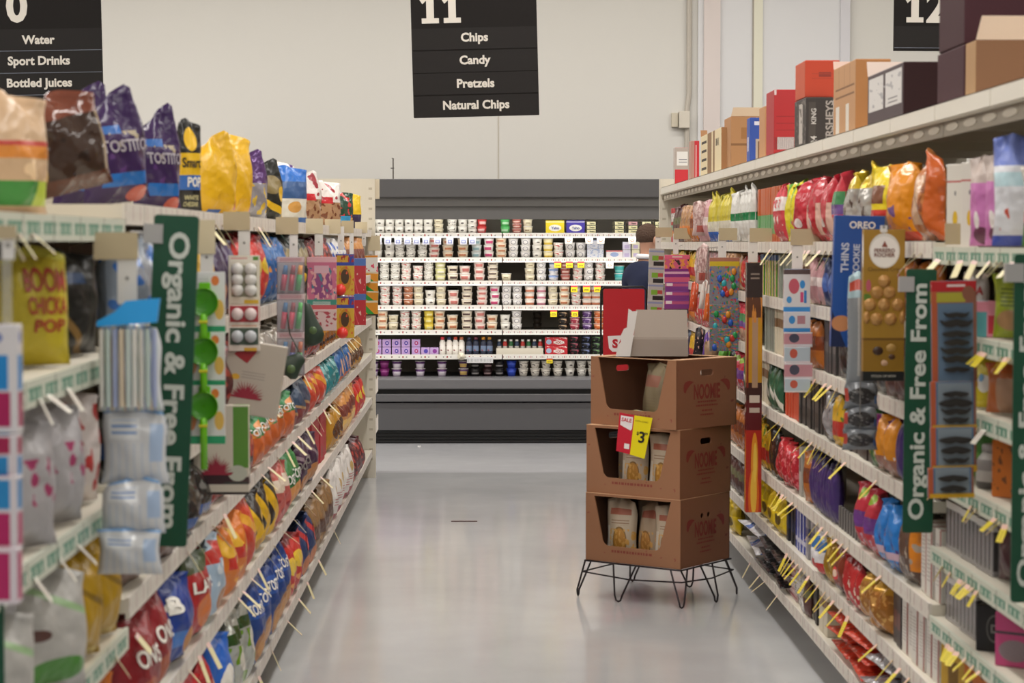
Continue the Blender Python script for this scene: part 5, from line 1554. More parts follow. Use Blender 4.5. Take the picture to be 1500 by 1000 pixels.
def pack(kind, label, cat, group, px0, py0, px1, py1, Y, m, d=.012, shape='box', turn=0.0, roll=0.0, seed=0, peg=False):
    """one hanging pack filling a picture rectangle at distance Y; its origin is the middle of its foot"""
    x, z, w, h = rectat(px0, py0, px1, py1, Y)
    if shape == 'bag':
        o = link(kind, bag_mesh(kind, w, h, d, seed, m), None, (x, Y - d / 2, z - h / 2), (0, roll, turn))
    else:
        o = boxo(kind, -w / 2, w / 2, -d / 2, d / 2, 0, h, m, None, min(.0018, d * .3), (x, Y - d / 2 - .001, z - h / 2), (0, roll, turn))
    tag(o, label, cat, group)
    o['w'], o['h'] = w, h
    if peg:
        s_ = 1 if x > 0 else -1
        xr = s_ * ((RX if s_ > 0 else LX) - .012) - x
        MB().tube([(0, 0, h * .97), (0, 0, 1.575 - (z - h / 2)), (xr, .0, 1.585 - (z - h / 2))], .0013, 6).build('peg_hook', plain('#8f8b86', .4, .5), o)
    return o


SG = 'clip strips along the left shelves'
strip('white tab strip carrying the drinking straws, near left', 137, 202, 340, 380, (172, 395, 200, 445), 815, 4.02, SG)
strip('white tab strip carrying the green citrus squeezers', 280, 315, 322, 372, (293, 368, 312, 402), 640, 5.10, SG, 1)
strip('white tab strip carrying the white dome packs', 327, 366, 310, 337, (349, 348, 366, 378), 508, 5.93, SG)
strip('white tab strip carrying the coloured lighter packs', 404, 437, 318, 343, (424, 352, 436, 376), 548, 7.35, SG)
strip('white tab strip carrying the pink toy cards', 448, 473, 320, 342, (461, 348, 473, 374), 480, 8.75, SG, 1)
strip('white tab strip carrying the red ball packs', 476, 499, 321, 342, (495, 348, 504, 366), 494, 10.2, SG, 1)
strip('white tab strip carrying the red gift cards', 500, 518, 323, 341, (512, 348, 518, 374), 474, 11.2, SG)
strip('pale card strip nearest the left end frame', 520, 538, 325, 341, (530, 346, 536, 360), 372, 13.0, SG, 1)

# drinking straws
stm = film('#d6d8da', (('dash', 11, .35, .0, 1, '#c4d4cc'), ('dash', 7, .18, .0, 1, '#8f9cc8'), ('dash', 5, .2, 0, 1, '#dcc8b0')), .2)
stm2 = film('#cfd0d2', (('rect', .1, .6, .60, .86, '#e2e4e6'), ('lines', 12, .4, .15, .55, .62, .84, '#7f9fd0'), ('dash', 8, .2, 0, .55, '#bcc4d0'), ('rect', .75, .95, .3, .8, '#a8bcd8'), ('band', .94, 1, '#7fa8d4')), .2)
g = 'drinking straw packs on one strip'
p1 = pack('straw_pack', 'pack of pastel drinking straws with bright blue header, top of its strip', 'straws', g, 147, 474, 242, 600, 4.02, stm, .05, 'bag')
w, h = p1['w'], p1['h']
hd = MB()
hd.add([(-w * .46, -.034, h * .98), (w * .44, -.034, h * 1.03), (w * .46, -.012, h * 1.30), (-w * .05, -.012, h * 1.27), (-w * .20, -.022, h * 1.15), (-w * .46, -.030, h * 1.04)], [(0, 1, 2, 3, 4, 5)])
hd.add([(x, y + .016, z) for x, y, z in hd.v[:6]], [(5, 4, 3, 2, 1, 0)])
hd.add([], [])
for i in range(6):
    hd.f.append((i, 6 + i, 6 + (i + 1) % 6, (i + 1) % 6))
    hd.uv.append([(.5, .5)] * 4)
    hd.fm.append(0)
hd.build('header_card', plain('#1f92d6', .35), p1)
rr = random.Random(3)
for i in range(9):
    mbx = MB().tube([(-w * .40 + i * w * .1, -.030, .01), (-w * .40 + i * w * .1, -.030, h * .95)], .0042, 8)
    mbx.build('straw', plain(('#d8d4cc', '#c2d2cb', '#a4aed0', '#dccbb2', '#ccd8d2', '#e4e2dc')[i % 6], .3), p1)
y0 = 592
for i, (ya, yb, xa, xb) in enumerate(((596, 706, 152, 250), (700, 778, 150, 246), (772, 838, 146, 240))):
    pack('straw_pack', 'pack of pale drinking straws without header, %s of three below the blue header' % ORD[i + 1], 'straws', g, xa, ya, xb, yb, 4.03 - i * .012, stm2, .045, 'bag', 0, 0, i)

# citrus squeezers
cardw = film('#dcdad8', (('band', .0, .14, '#2f9a6a'), ('ell', .75, .86, .10, .08, '#e07a3a'), ('lines', 24, .25, .1, .6, .72, .92, '#8a8a8a'), ('ell', .15, .45, .14, .22, '#d88a5a'), ('ell', .85, .4, .12, .16, '#e0b45a')), .4)
sqg = plain('#6fbf1e', .25)
sqd = plain('#3f8a14', .3)
for i, (ya, yb) in enumerate(((398, 490), (486, 568), (564, 650))):
    o = pack('citrus_squeezer', 'green citrus squeezer on a white card, %s on its strip' % ('top', 'middle', 'lowest')[i], 'squeezer', 'green citrus squeezers', 272, ya, 330, yb, 5.10 - i * .012, cardw, .004)
    w, h = o['w'], o['h']
    r = w * .36
    cz_ = h * (.52 if i == 0 else .66)
    bowl = MB().lathe([(r * 1.02, 0), (r, -.004), (r * .88, r * .35), (r * .5, r * .62), (.002, r * .7)], 24, 0, 0, 0, False)
    inner = [(a, b + .002) for a, b in [(r * .90, 0), (r * .78, r * .33), (r * .45, r * .55), (.002, r * .60)]]
    bo = bowl.build('bowl', sqg, o, (0, -.008 - r * .72, cz_), (math.radians(-90), 0, 0), True)
    MB().lathe([(r * .92, -.006), (r * .80, -.003), (r * .5, -.001), (.002, 0)], 24, 0, 0, 0, False).build('bowl_inside', sqd, o, (0, -.008 - r * .72, cz_), (math.radians(-90), 0, 0), True)
    hl = h * 1.0 if i < 2 else h * 1.1
    MB().tube([(0, -.03, cz_ - r * .85), (0, -.034, cz_ - r * 1.4), (.001, -.034, cz_ - r - hl * .75)], [r * .30, r * .26, r * .24], 12).build('handle', sqg, o, None, None, True)
    MB().box(-r * .4, r * .4, -.014, -.006, cz_ + r * .85, cz_ + r * 1.35, 0, .002).build('tab', sqg, o)
    MB().tube([(-r * .3, -.04, cz_ - r * 1.35), (r * .3, -.04, cz_ - r * 1.35)], r * .12, 8).build('hinge', plain('#c8c020', .3), o)

# white dome packs
dm = film('#d9d3c2', (('rect', .05, .95, .86, .97, '#e4ded0'), ('lines', 30, .4, .08, .6, .92, .97, '#d0404a'), ('rect', .78, .95, .90, .98, '#5a8a3a'), ('rect', .1, .9, .16, .80, '#8a8a74'), ('rect', .5, .95, .02, .10, '#d8b43a')), .35)
dm2 = film('#d9cfc4', (('rect', .05, .95, .25, .95, '#a8333f'), ('rect', .1, .9, 0, .12, '#d8a890')), .35)
dm3 = film('#d9cfc4', (('rect', .05, .95, .25, .95, '#4a5a4e'), ('rect', .5, .9, 0, .14, '#d8a83a')), .35)
pearl = plain('#d6d4cf', .22)
for i, (ya, yb, m, rows_, nm, pc) in enumerate(((374, 446, dm, 3, 'green edged', '#d6d4cf'), (446, 480, dm2, 1, 'red edged', '#dccac8'), (478, 514, dm3, 1, 'dark edged', '#b8bcc0'))):
    o = pack('dome_pack', '%s pack of white domes on a cream card, %s on its strip' % (nm, ('top', 'middle', 'lowest')[i]), 'pack', 'white dome packs on one strip', 335, ya, 381, yb, 5.93 - i * .01, m, .006)
    w, h = o['w'], o['h']
    for rr_ in range(rows_):
        for cc in range(2):
            zc = h * (.30 + rr_ * .21) if rows_ == 3 else h * .60
            MB().ball(((-.21 + .42 * cc) * w, -.006, zc), w * .20, 8, (1, .8, 1)).build('dome', plain(pc, .22), o, None, None, True)

# lighters
lm = film('#8f8488', (('band', .86, 1, '#cbb6b8'), ('lines', 40, .35, .1, .9, .88, .96, '#a03a48')), .15)
for i, (ya, yb) in enumerate(((376, 432), (430, 488), (486, 550))):
    o = pack('lighter_pack', 'blister pack of coloured lighters, %s on its strip' % ('top', 'middle', 'lowest')[i], 'lighters', 'lighter packs on one strip', 406, ya, 446, yb, 7.35 - i * .012, lm, .006)
    w, h = o['w'], o['h']
    for q, (cx_, c1, c2) in enumerate(((-.28, '#b02a48', '#2f6a9a'), (.0, ('#a8283f', '#c03050', '#4a4a8a')[i], '#8a2a3a'), (.26, '#1f8a3a', ('#d8902a', '#2fae3a', '#b85a2a')[i]))):
        zz = h * .12
        lo = MB().tube([(cx_ * w, -.014, zz), (cx_ * w + w * .08, -.014, zz + h * .42)], w * .10, 10).build('lighter_body', plain(c1, .2), o, None, None, True)
        MB().tube([(cx_ * w + w * .08, -.014, zz + h * .42), (cx_ * w + w * .12, -.014, zz + h * .66)], [w * .10, w * .07], 10).build('lighter_cap', plain(c2, .25), lo, None, None, True)
    boxo('blister', -w * .46, w * .46, -.028, -.006, h * .05, h * .84, clear_plastic(), o, .004)

tm_ = film('#c06a86', (('ell', .5, .5, .36, .26, '#8a4a7a'), ('spots', 6, .54, .1, .8, '#d8a0a0'), ('spots', 7, .62, .1, .8, '#4a7a8a'), ('band', .9, 1, '#d8a8b0'), ('rect', .25, .75, .70, .84, '#cfa8b4'), ('band', .12, .22, '#3f8a7a'), ('band', 0, .12, '#c05a60'), ('lines', 40, .4, .2, .8, .12, .18, '#e8e4e0')), .3)
for i, (ya, yb) in enumerate(((376, 456), (453, 484))):
    pack('toy_card', 'pink and teal toy card, %s on its strip' % ('upper one', 'lower one half hidden')[i], 'card', 'pink toy cards', 450, ya, 493, yb, 8.75 - i * .012, tm_ if i == 0 else film('#d0b8b4', (('spots', 5, .55, .2, .9, '#a8444e'),), .3), .012)
fm_ = film('#c8a43a', (('band', .72, 1, '#3a4a9a'), ('rect', .05, .7, .80, .97, '#c8a03a'), ('spots', 8, .55, .80, .97, '#a03038'), ('ell', .5, .4, .34, .3, '#b8862a'), ('ell', .5, .45, .22, .18, '#4a3a2a'), ('spots', 6, .6, .1, .7, '#c85a3a')), .3)
for i, (ya, yb, bx_, by) in enumerate(((372, 432, 499, 424), (434, 495, 502, 487))):
    o = pack('ball_pack', 'blue and yellow blister card with red ball, %s of two' % ('upper', 'lower')[i], 'card', 'red ball packs', 492, ya, 519, yb, 10.2 - i * .012, fm_, .01)
    MB().ball((((bx_ - 505.5) / 27) * o['w'], -.02, (1 - (by - ya) / (yb - ya)) * o['h']), .028, 10).build('ball', plain('#e03a32', .35), o, None, None, True)
rm_ = film('#b03038', (('band', .80, 1, '#4a6aa8'), ('spots', 4, .6, .05, .6, '#d8b0a4'), ('diag', 1.4, .5, .62, '#c85058')), .35)
for i, (ya, yb) in enumerate(((378, 433), (430, 476))):
    pack('gift_card', 'red gift card with blue top edge, %s on its strip' % ('upper', 'lower')[i], 'card', 'red gift cards', 518, ya, 536, yb, 11.2 - i * .012, rm_, .006)
em1 = film('#e6e2dc', (('spots', 3.5, .55, 0, .6, '#d8506a'), ('band', .9, 1, '#d88a2a')), .4)
em2 = film('#d8902a', (('diag', .9, .3, .75, '#2f9a3a'), ('band', .86, 1, '#d8ccb0'), ('band', 0, .1, '#3a2a1a')), .35)
for i, (ya, yb) in enumerate(((374, 402), (398, 414), (412, 428), (426, 442), (440, 462))):
    pack('candy_pack', ('white candy pack with pink print at the end of the left shelves' if i == 0 else 'orange and green candy pack, %s down at the end of the left shelves' % ORD[i]), 'pack', 'packs at the end frame', 535, ya, 554, yb, 14.02 - i * .01, em1 if i == 0 else em2, .02, 'box', 0, .05 * (i % 2) - .02)
strip('orange topped strip hanging at the left end frame', 539, 557, 345, 367, (540, 352, 546, 372), 458, 14.06, SG, 1)

# dark green silicone food huggers
avm = plain('#243626', .45)
for i, (px0, py0, px1, py1, Y, rl) in enumerate(((436, 446, 472, 508, 7.6, -.2), (408, 516, 448, 552, 7.25, .9))):
    x, z, w, h = rectat(px0, py0, px1, py1, Y)
    t = empty('food_cover', (x, Y, z), (0, rl, 0))
    tag(t, 'dark green avocado shaped food cover, %s' % ('hanging below the pink toy card', 'lower one beneath the lighter packs'), 'food cover', 'avocado food covers') if False else tag(t, ('dark green avocado shaped food cover hanging below the pink toy card', 'dark green avocado shaped food cover beneath the lighter packs')[i], 'food cover', 'avocado food covers')
    MB().lathe([(.003, h * .56), (w * .20, h * .50), (w * .27, h * .3), (w * .34, h * .1), (w * .48, -h * .12), (w * .5, -h * .26), (w * .38, -h * .42), (.01, -h * .48)], 20).build('shell', avm, t, None, None, True).scale = (1, .5, 1)
    MB().ball((w * .1, -w * .22, -h * .12), w * .16, 8, (1, .4, 1)).build('pit', plain('#50683f', .35), t, None, None, True)
    inv = Matrix.Rotation(-rl, 3, 'Y')
    zt_ = (1.64 if i == 0 else 1.35) - z
    MB().tube([(0, 0, h * .5), inv @ Vector((-.01, .03, zt_ * .6)), inv @ Vector((-LX + .01 - x if i == 0 else -.02, .03, zt_))], .002, 6).build('loop', avm, t)

# cream fruit pouches with crimson fern print
fern = film('#c9bfae', (('rect', .72, 1, .30, .985, '#5a8a34'), ('band', .115, .20, '#4a3434'), ('ell', .42, .18, .30, .06, '#3a2226'), ('ell', .80, .24, .17, .09, '#b8b8a8'), ('rect', .55, .98, .12, .14, '#3a4038'), ('band', .0, .03, '#2a2420'), ('lines', 30, .3, .1, .5, .62, .75, '#8a8078')), .45)
fern2 = film('#b9afa1', (('ell', .2, .5, .07, .04, '#d8a83a'), ('lines', 26, .3, .3, .7, .5, .6, '#9a9088')), .45)
for i, (px0, py0, px1, py1, Y, m, rl, lab) in enumerate(((286, 592, 366, 722, 5.55, fern, 0, 'cream pouch with crimson fern and green panel, below the squeezers'), (322, 500, 406, 606, 5.95, fern2, .16, 'cream pouch with crimson fern behind the white dome packs'))):
    o = pack('fruit_pouch', lab, 'pouch', 'cream fern pouches', px0, py0, px1, py1, Y, m, .035, 'box', 0, rl)
    w, h = o['w'], o['h']
    rr = random.Random(i + 2)
    v = [(-w * .34, -.0185, h * .22), (w * .18, -.0185, h * .22)]
    fan = []
    for q in range(33):
        a = math.radians(172 - q * 164 / 32)
        L_ = (.30 if q % 2 == 0 else .17) * rr.uniform(.75, 1.05)
        fan.append((-w * .08 + math.cos(a) * w * L_ * 1.15, -.0185, h * .22 + math.sin(a) * h * L_ * .85))
    if i == 1:
        mk('diamond_print', [(-w * .38, -.0185, h * .80), (-w * .14, -.0185, h * .70), (0, -.0185, h * .88), (-w * .24, -.0185, h * .97)], [(0, 1, 2, 3)], plain('#9f2a30', .5), o)
    mk('fern_print', v + fan, [tuple([1] + list(range(34, 1, -1)) + [0])[::-1]], plain('#94283a', .5), o)

# pink, blue and white trays at the left frame edge
gm1 = film('#d9d5d6', (('rect', 0, .80, .40, .72, '#2a86c8'), ('rect', 0, .84, .06, .38, '#a8265a'), ('ell', .45, .88, .25, .06, '#5a70b0')), .3)
gm2 = film('#d4cdd0', (('rect', 0, .84, .55, .95, '#a02850'), ('rect', 0, .8, .05, .5, '#2f86c0')), .3)
gm3 = film('#d6ccd2', (('rect', 0, .84, .08, .92, '#b02a62'),), .3)
strip('narrow white strip at the left frame edge', -20, 24, 330, 350, (2, 352, 20, 380), 900, 3.02, SG)
for i, (ya, yb, m) in enumerate(((474, 632, gm1), (634, 696, gm2), (694, 800, film('#d4cdd0', (('rect', 0, .84, .55, .95, '#2f86c0'), ('rect', 0, .84, .05, .5, '#b02a62')), .3)), (798, 880, gm3))):
    o = pack('gum_pack', '%s gum pack with pink and blue squares at the left frame edge' % ('top', 'second', 'third', 'lowest')[i], 'gum', 'gum packs at the frame edge', -40, ya, 33, yb, 3.01 - i * .01, m, .03)

# ---------------------------------------------------------------- right side
SR = 'clip strips along the right shelves'
strip('white tab strip carrying the grey and green packs', 960, 985, 333, 347, (960, 350, 968, 366), 488, 13.4, SR)
strip('white tab strip carrying the pink candy packs', 987, 1011, 334, 350, (986, 352, 994, 372), 490, 12.2, SR)
strip('white tab strip carrying the balloon cards', 1053, 1080, 334, 352, (1052, 356, 1064, 378), 508, 9.82, SR)
strip('white tab strip carrying the tall roasting stick pack', 1098, 1134, 334, 354, (1096, 364, 1110, 386), 420, 8.84, SR)
strip('white tab strip carrying the pink and blue blister packs', 1158, 1212, 335, 359, (1160, 370, 1176, 396), 556, 7.6, SR)
strip('brown card strip above the gold chocolate board', 1384, 1434, 327, 358, (1290, 330, 1300, 340), 345, 5.4, SR)

gp = film('#b0aca8', (('rect', .2, .62, .35, .62, '#7aa83a'), ('rect', .62, .95, .40, .60, '#b04a48'), ('rect', .3, 1, .05, .3, '#2a282a'), ('band', .8, .9, '#8a90b0')), .25)
for i in range(5):
    pack('herb_pack', 'grey pack with green and black labels, %s from the top of its strip' % ORD[i + 1], 'pack', 'grey packs on one strip', 950 - i * .8, 364 + i * 25, 972 - i * .8, 391 + i * 25, 13.4 - i * .012, gp, .03, 'box', 0, .03)
pk = film('#c85a7a', (('band', .86, 1, '#d8607e'), ('rect', .3, .7, .90, .95, '#d8b8b4'), ('spots', 5, .52, .5, .84, '#d88a4a'), ('spots', 6, .6, .5, .84, '#3a2a2a'), ('band', .2, .5, '#7a2f78'), ('band', .32, .40, '#d0a0b8')), .25)
pk2 = film('#7a3a80', (('band', .55, .85, '#b0527a'), ('rect', .05, .3, .6, .9, '#e0d0d4')), .25)
pk3 = film('#b0442c', (('band', .5, 1, '#3a3044'), ('rect', .05, .3, .5, .9, '#d0b0a0')), .25)
pack('candy_pack', 'pink candy pack with handle hole, top of its strip', 'pack', 'pink and orange packs on one strip', 973, 373, 1010, 414, 12.2, pk, .02)
for i in range(6):
    pack('candy_pack', '%s candy pack on the pink strip, %s of three' % (('purple', 'dark orange')[i // 3], ('upper', 'middle', 'lower')[i % 3]), 'pack', 'pink and orange packs on one strip', 974 - i * .5, 413 + i * 13, 1010 - i * .6, 427 + i * 13, 12.19 - i * .01, pk2 if i < 3 else pk3, .02)
mpk = film('#d8d0c8', (('rect', 0, .12, 0, 1, '#d0643a'), ('spots', 6, .5, .2, .8, '#a04a60'), ('band', .78, .95, '#5a8a4a')), .3)
pack('sticker_bag', 'white candy bag with orange edge hanging behind the cartons', 'bag', None, 979, 492, 1006, 526, 12.5, mpk, .03, 'bag', peg=True)
# plush and streamers
pl = film('#cbb2ac', (('spots', 8, .52, 0, 1, '#a88a86'), ('spots', 5, .6, 0, .6, '#d8d0cc')), .8, 0, 1.0, 40)
for i, (px0, py0, px1, py1, Y) in enumerate(((1013, 296, 1041, 345, 11.3), (1017, 360, 1039, 416, 11.0))):
    pack('twist_bag', ('pale pink bag of marshmallow twists high on the right shelf', 'pale pink and grey candy bag hanging between candy strips')[i], 'bag', None, px0, py0, px1, py1, Y, film('#c8aea8', (('spots', 9, .52, .3, 1, '#a5827e'), ('spots', 7, .6, 0, .4, '#d8d0cc'), ('rect', .2, .8, .1, .3, '#b05a50')), .3), .07, 'bag', 0, 0, i)
for i, (px0, py0, px1, py1, c, nm) in enumerate(((1008, 414, 1020, 456, '#c8502c', 'orange red'), (1022, 412, 1034, 452, '#cfc8c0', 'white'), (1029, 430, 1039, 470, '#d0662a', 'orange'), (1014, 480, 1030, 520, '#2a2428', 'black'), (1028, 486, 1038, 520, '#6a4a9a', 'purple'))):
    pack('candy_bag', 'slim %s candy bag hanging left of the balloon cards' % nm, 'bag', 'slim bags left of the balloon cards', px0, py0, px1, py1, 10.7 - i * .04, film(c, (('spots', 5, .62, 0, 1, '#d8b0a0'),), .25), .04, 'bag', 0, .1, i % 3, peg=True)
pack('candy_bag', 'tan paper pouch behind the top display tray', 'bag', None, 1030, 500, 1052, 530, 10.4, plain('#9a7c60', .6), .05, 'bag', peg=True)
for i, px in enumerate((1048, 1062, 1074)):
    pack('wafer_roll', 'green candy roll, %s of three above the top display tray' % ORD[i + 1], 'candy', 'green rolls', px, 508, px + 14, 534, 10.2, film('#5fa03a', (('band', .3, .5, '#c8d8b0'),), .3), .05, 'bag', 0, .2, i)
bl = film('#7f7f86', (('spots', 9, .60, 0, .82, '#2a8a4a'), ('spots', 10.5, .61, 0, .82, '#2f62b0'), ('spots', 12, .62, 0, .82, '#b83a3a'), ('spots', 8, .64, 0, .82, '#d0883a'), ('band', .82, .92, '#c8b02a'), ('band', .92, 1, '#a8705a')), .3)
bl2 = film('#77787e', (('spots', 9, .58, 0, 1, '#2a8a4a'), ('spots', 10.5, .6, 0, 1, '#2f62b0'), ('spots', 12, .6, 0, 1, '#b83a3a'), ('spots', 8, .62, 0, 1, '#d0883a')), .3)
for i, (ya, yb) in enumerate(((377, 448), (446, 482), (480, 514))):
    o = pack('balloon_card', 'multicoloured balloon card with %s' % ('yellow band, top of its strip', 'no band, middle of its strip', 'no band, lowest of its strip')[i], 'balloons', 'balloon cards', 1039, ya, 1083, yb, 9.82 - i * .012, bl if i == 0 else bl2, .008)
    w, h = o['w'], o['h']
    rr = random.Random(i)
    for q in range(9 if i == 0 else 5):
        MB().ball((rr.uniform(-.38, .38) * w, -.008, rr.uniform(.1, .72) * h), .012, 7, (1, .5, 1.4)).build('balloon', plain(('#1f8a4a', '#2a5ab8', '#b8342f', '#d08a2f', '#2fa0a8')[q % 5], .25), o, None, None, True)
# tall roasting stick pack
sm = film('#8a1f18', (('band', .0, .33, '#a8281a'), ('ell', .5, .06, .34, .12, '#d0601e'), ('ell', .55, .20, .22, .12, '#d88a24'), ('ell', .5, .08, .2, .09, '#e0b040'), ('ell', .58, .20, .12, .08, '#e6bc4a'), ('band', .33, .45, '#5a1418'), ('band', .45, .52, '#3a1c18'), ('band', .52, .78, '#b8841e'), ('rect', .0, .14, .5, .8, '#7a2418'), ('rect', .36, .72, .50, .78, '#a8866a'), ('band', .78, .86, '#5a3420'), ('spots', 6, .58, .76, .86, '#c8823a'), ('band', .86, 1, '#2f2220'), ('rect', .2, .85, .44, .47, '#c8b8a8'), ('rect', .2, .85, .40, .42, '#b8a898'), ('lines', 60, .4, .25, .8, .93, .96, '#8a7a70')), .3)
o = pack('roasting_stick_pack', 'tall narrow pack with flame print hanging above the right edge of the trays', 'pack', None, 1090, 384, 1115, 748, 8.84, sm, .05)
# pink and blue blister packs
bm1 = film('#d4d2d2', (('band', .88, 1, '#5a4a48'), ('band', 0, .11, '#3f8ac8'), ('ell', .38, .60, .20, .18, '#c05a68'), ('ell', .70, .64, .10, .10, '#3f8ac8'), ('rect', .62, .74, .22, .46, '#c84a78'), ('rect', .76, .86, .20, .5, '#3a7ab8'), ('ell', .2, .28, .1, .08, '#4a94cc')), .3)
bm2 = film('#d0ced2', (('band', 0, .2, '#3f8ac8'), ('ell', .3, .6, .12, .2, '#3f8ac8'), ('rect', .5, .8, .4, .8, '#b08088')), .3)
bm3 = film('#cfc8ca', (('band', .2, .9, '#c08a92'), ('ell', .35, .6, .18, .3, '#4a4a5a')), .3)
bm4 = film('#b4c0c8', (('ell', .35, .6, .15, .3, '#c05a48'), ('band', 0, .12, '#d8d4d4')), .3)
for i, (ya, yb, m) in enumerate(((394, 456, bm1), (456, 486, bm2), (486, 508, bm3), (508, 531, bm4), (531, 556, bm3), (554, 574, bm4))):
    pack('blister_pack', 'pink and blue blister pack, %s from the top of its strip' % ORD[i + 1], 'pack', 'pink and blue blister packs', 1147 + i * .3, ya, 1186 + (3 if i in (2, 4) else 0), yb, 7.6 - i * .012, m, .02)
# blue cookie board
o = pack('cookie_board', 'blue cookie display board behind the gold chocolate board', 'display board', None, 1214, 316, 1288, 508, 6.2, film('#1f4f9a', (('diag', .9, .0, .28, '#16244a'), ('ell', .62, .35, .2, .1, '#1a1a22'), ('ell', .2, .18, .2, .06, '#c8885a')), .35), .03, 'box', 0, .03)
w, h = o['w'], o['h']
text(o, 'OREO', .05 * w, h * .93, -.017, plain('#e8e6e2', .5), h * .055)
text(o, 'THINS', -.28 * w, h * .68, -.017, plain('#c8d0e0', .5), h * .06, None, math.radians(90))
text(o, 'COOKIE', -.05 * w, h * .66, -.017, plain('#c8d0e0', .5), h * .05, None, math.radians(90))
# clear checked packs
ck = film('#9a9ea2', (('check', 34, '#6f7478'), ('band', .80, 1, '#a8c4cc'), ('rect', .05, .6, .86, .94, '#c8584a'), ('rect', .35, .95, .1, .8, '#b4b2ae')), .2)
ck2 = film('#8d9196', (('check', 30, '#62666a'), ('ell', .5, .5, .42, .32, '#3a3838'), ('spots', 7, .58, .25, .75, '#6f6c6a'), ('rect', 0, .1, .3, .8, '#b04a40'), ('rect', .9, 1, .2, .5, '#4a6a9a')), .2)
pack('checked_bag', 'clear checked candy bag with pale blue top beside the gold board', 'bag', 'clear checked bags', 1238, 404, 1282, 566, 6.08, ck, .03, 'bag')
for i, (ya, yb) in enumerate(((560, 598), (596, 630), (628, 658))):
    pack('checked_bag', 'clear checked bag of dark candies, %s of three below the gold board' % ('top', 'middle', 'lowest')[i], 'bag', 'clear checked bags', 1234 - i, ya, 1286 - i, yb, 6.07 - i * .012, ck2, .03, 'bag', 0, 0, i, peg=(i == 2))
# gold chocolate board
gd = film('#a07a2a', (('ell', .5, .86, .37, .115, '#d8d4cc'), ('ell', .5, .855, .34, .10, '#ece8e2'), ('band', .07, .27, '#8f6a22'), ('band', .27, .285, '#6a4a1a'), ('band', 0, .065, '#1f2020'), ('ell', .12, .63, .06, .04, '#b8586a'), ('ell', .08, .555, .10, .022, '#5a7a2c'), ('ell', .85, .69, .03, .02, '#9a4a3a')), .35)
o = pack('chocolate_board', 'gold chocolate display board with a pyramid of wrapped balls', 'display board', None, 1261, 336, 1323, 557, 5.9, gd, .03)
w, h = o['w'], o['h']
ink = plain('#7a4a3a', .5)
text(o, 'FERRERO', 0, h * .862, -.017, ink, None, w * .50)
text(o, 'ROCHER', 0, h * .832, -.017, ink, None, w * .50)
mk('emblem', [(-w * .07, -.017, h * .885), (w * .07, -.017, h * .885), (0, -.017, h * .925)], [(0, 1, 2)], plain('#8a4a3a', .5), o)
text(o, 'Chocolate Crisp', 0, h * .735, -.017, plain('#5a3f14', .5), None, w * .8, 0, 'lettering', 0)
gb = plain('#b98a4e', .4, .15, bump=.35, bscale=45)
for cx_, cz_ in ((0, .66), (-.17, .585), (.13, .585), (-.34, .505), (0, .505), (.33, .505), (-.42, .42), (-.18, .41), (.16, .41), (.44, .42)):
    MB().ball((cx_ * w, -.014, cz_ * h), w * .155, 9, (1 if abs(cx_) < .4 else .5, .45, 1)).build('wrapped_ball', gb, o, None, None, True)
for cx_, cz_, c, r in ((-.14, .20, '#3a2418', .14), (.18, .22, '#b08a4a', .13), (.2, .16, '#4a2e1a', .10), (.02, .12, '#c8a080', .10)):
    MB().ball((cx_ * w, -.013, cz_ * h), w * r, 8, (1, .35, .8)).build('praline', plain(c, .4), o, None, None, True)
text(o, 'STOCK UP NOW', 0, h * .033, -.017, plain('#c8c4b8', .5), None, w * .6, 0, 'lettering', 0)
# moustache strips
mo = film('#8a5a4a', (('rect', .12, .94, .03, .99, '#4a6a8a'), ('rect', .16, .9, .05, .97, '#7f8a94'), ('rect', .0, .12, 0, 1, '#b0583a')), .25)
mo1 = film('#8a5a4a', (('band', .90, 1, '#b02a2f'), ('rect', .35, .75, .945, .965, '#e0d0d0'), ('rect', .1, .75, .80, .89, '#a8a03a'), ('ell', .82, .88, .14, .07, '#8a5a48'), ('rect', .14, .92, .03, .79, '#5f748c'), ('rect', .0, .12, 0, .9, '#b0583a')), .25)
hairm = plain('#231e1c', .5)


def stache(w, h, kind):
    pts = []
    n = 14
    for i in range(n + 1):
        u = -1 + 2 * i / n
        pts.append((u * w / 2, h * (.7 * (1 - abs(u)) ** .5 * (1 if kind % 2 else .7) + (.55 * max(0, abs(u) - .72) / .28 if kind % 3 else -.1))))
    for i in range(n, -1, -1):
        u = -1 + 2 * i / n
        pts.append((u * w / 2 * .98, h * (-.5 * math.cos(u * 1.57) ** .6 * (1 - .55 * math.exp(-(u * 5) ** 2)) + (.45 * max(0, abs(u) - .72) / .28 if kind % 3 else -.2))))
    return pts


SVM = [cut([stache(1, .34, k)], .05) for k in range(4)]
yb_m = plain('#c89a1e', .4)
for i, (ya, yb, n, xa, xb) in enumerate(((411, 566, 7, 1364, 1432), (558, 632, 4, 1362, 1430), (625, 690, 3, 1362, 1430), (684, 728, 2, 1358, 1426))):
    o = pack('moustache_card', 'blister card of stick-on moustaches, %s from the top of its strip' % ORD[i + 1], 'card', 'moustache cards on one strip', xa, ya, xb, yb, 5.06 - i * .014, mo1 if i == 0 else mo, .01, 'box', 0, -.02)
    w, h = o['w'], o['h']
    for q in range(n):
        v, f = SVM[(q + i) % 4]
        top = .72 if i == 0 else .86
        zc = h * (.13 + (top - .13) * (q + .5) / n)
        ww = w * (.66 + .08 * (q % 3 - 1))
        mk('moustache', [(w * .04 + a * ww, -.011 + b * .1, zc + c * ww * .62) for a, b, c in v], f, hairm, o)
    boxo('yellow_band', -w * .46, w * .5, -.009, -.0052, 0, h * (.05 if i == 0 else .14), yb_m, o)

# green blade signs
gs = plain('#0f4a33', .4)
lt = plain('#c9cec6', .5)


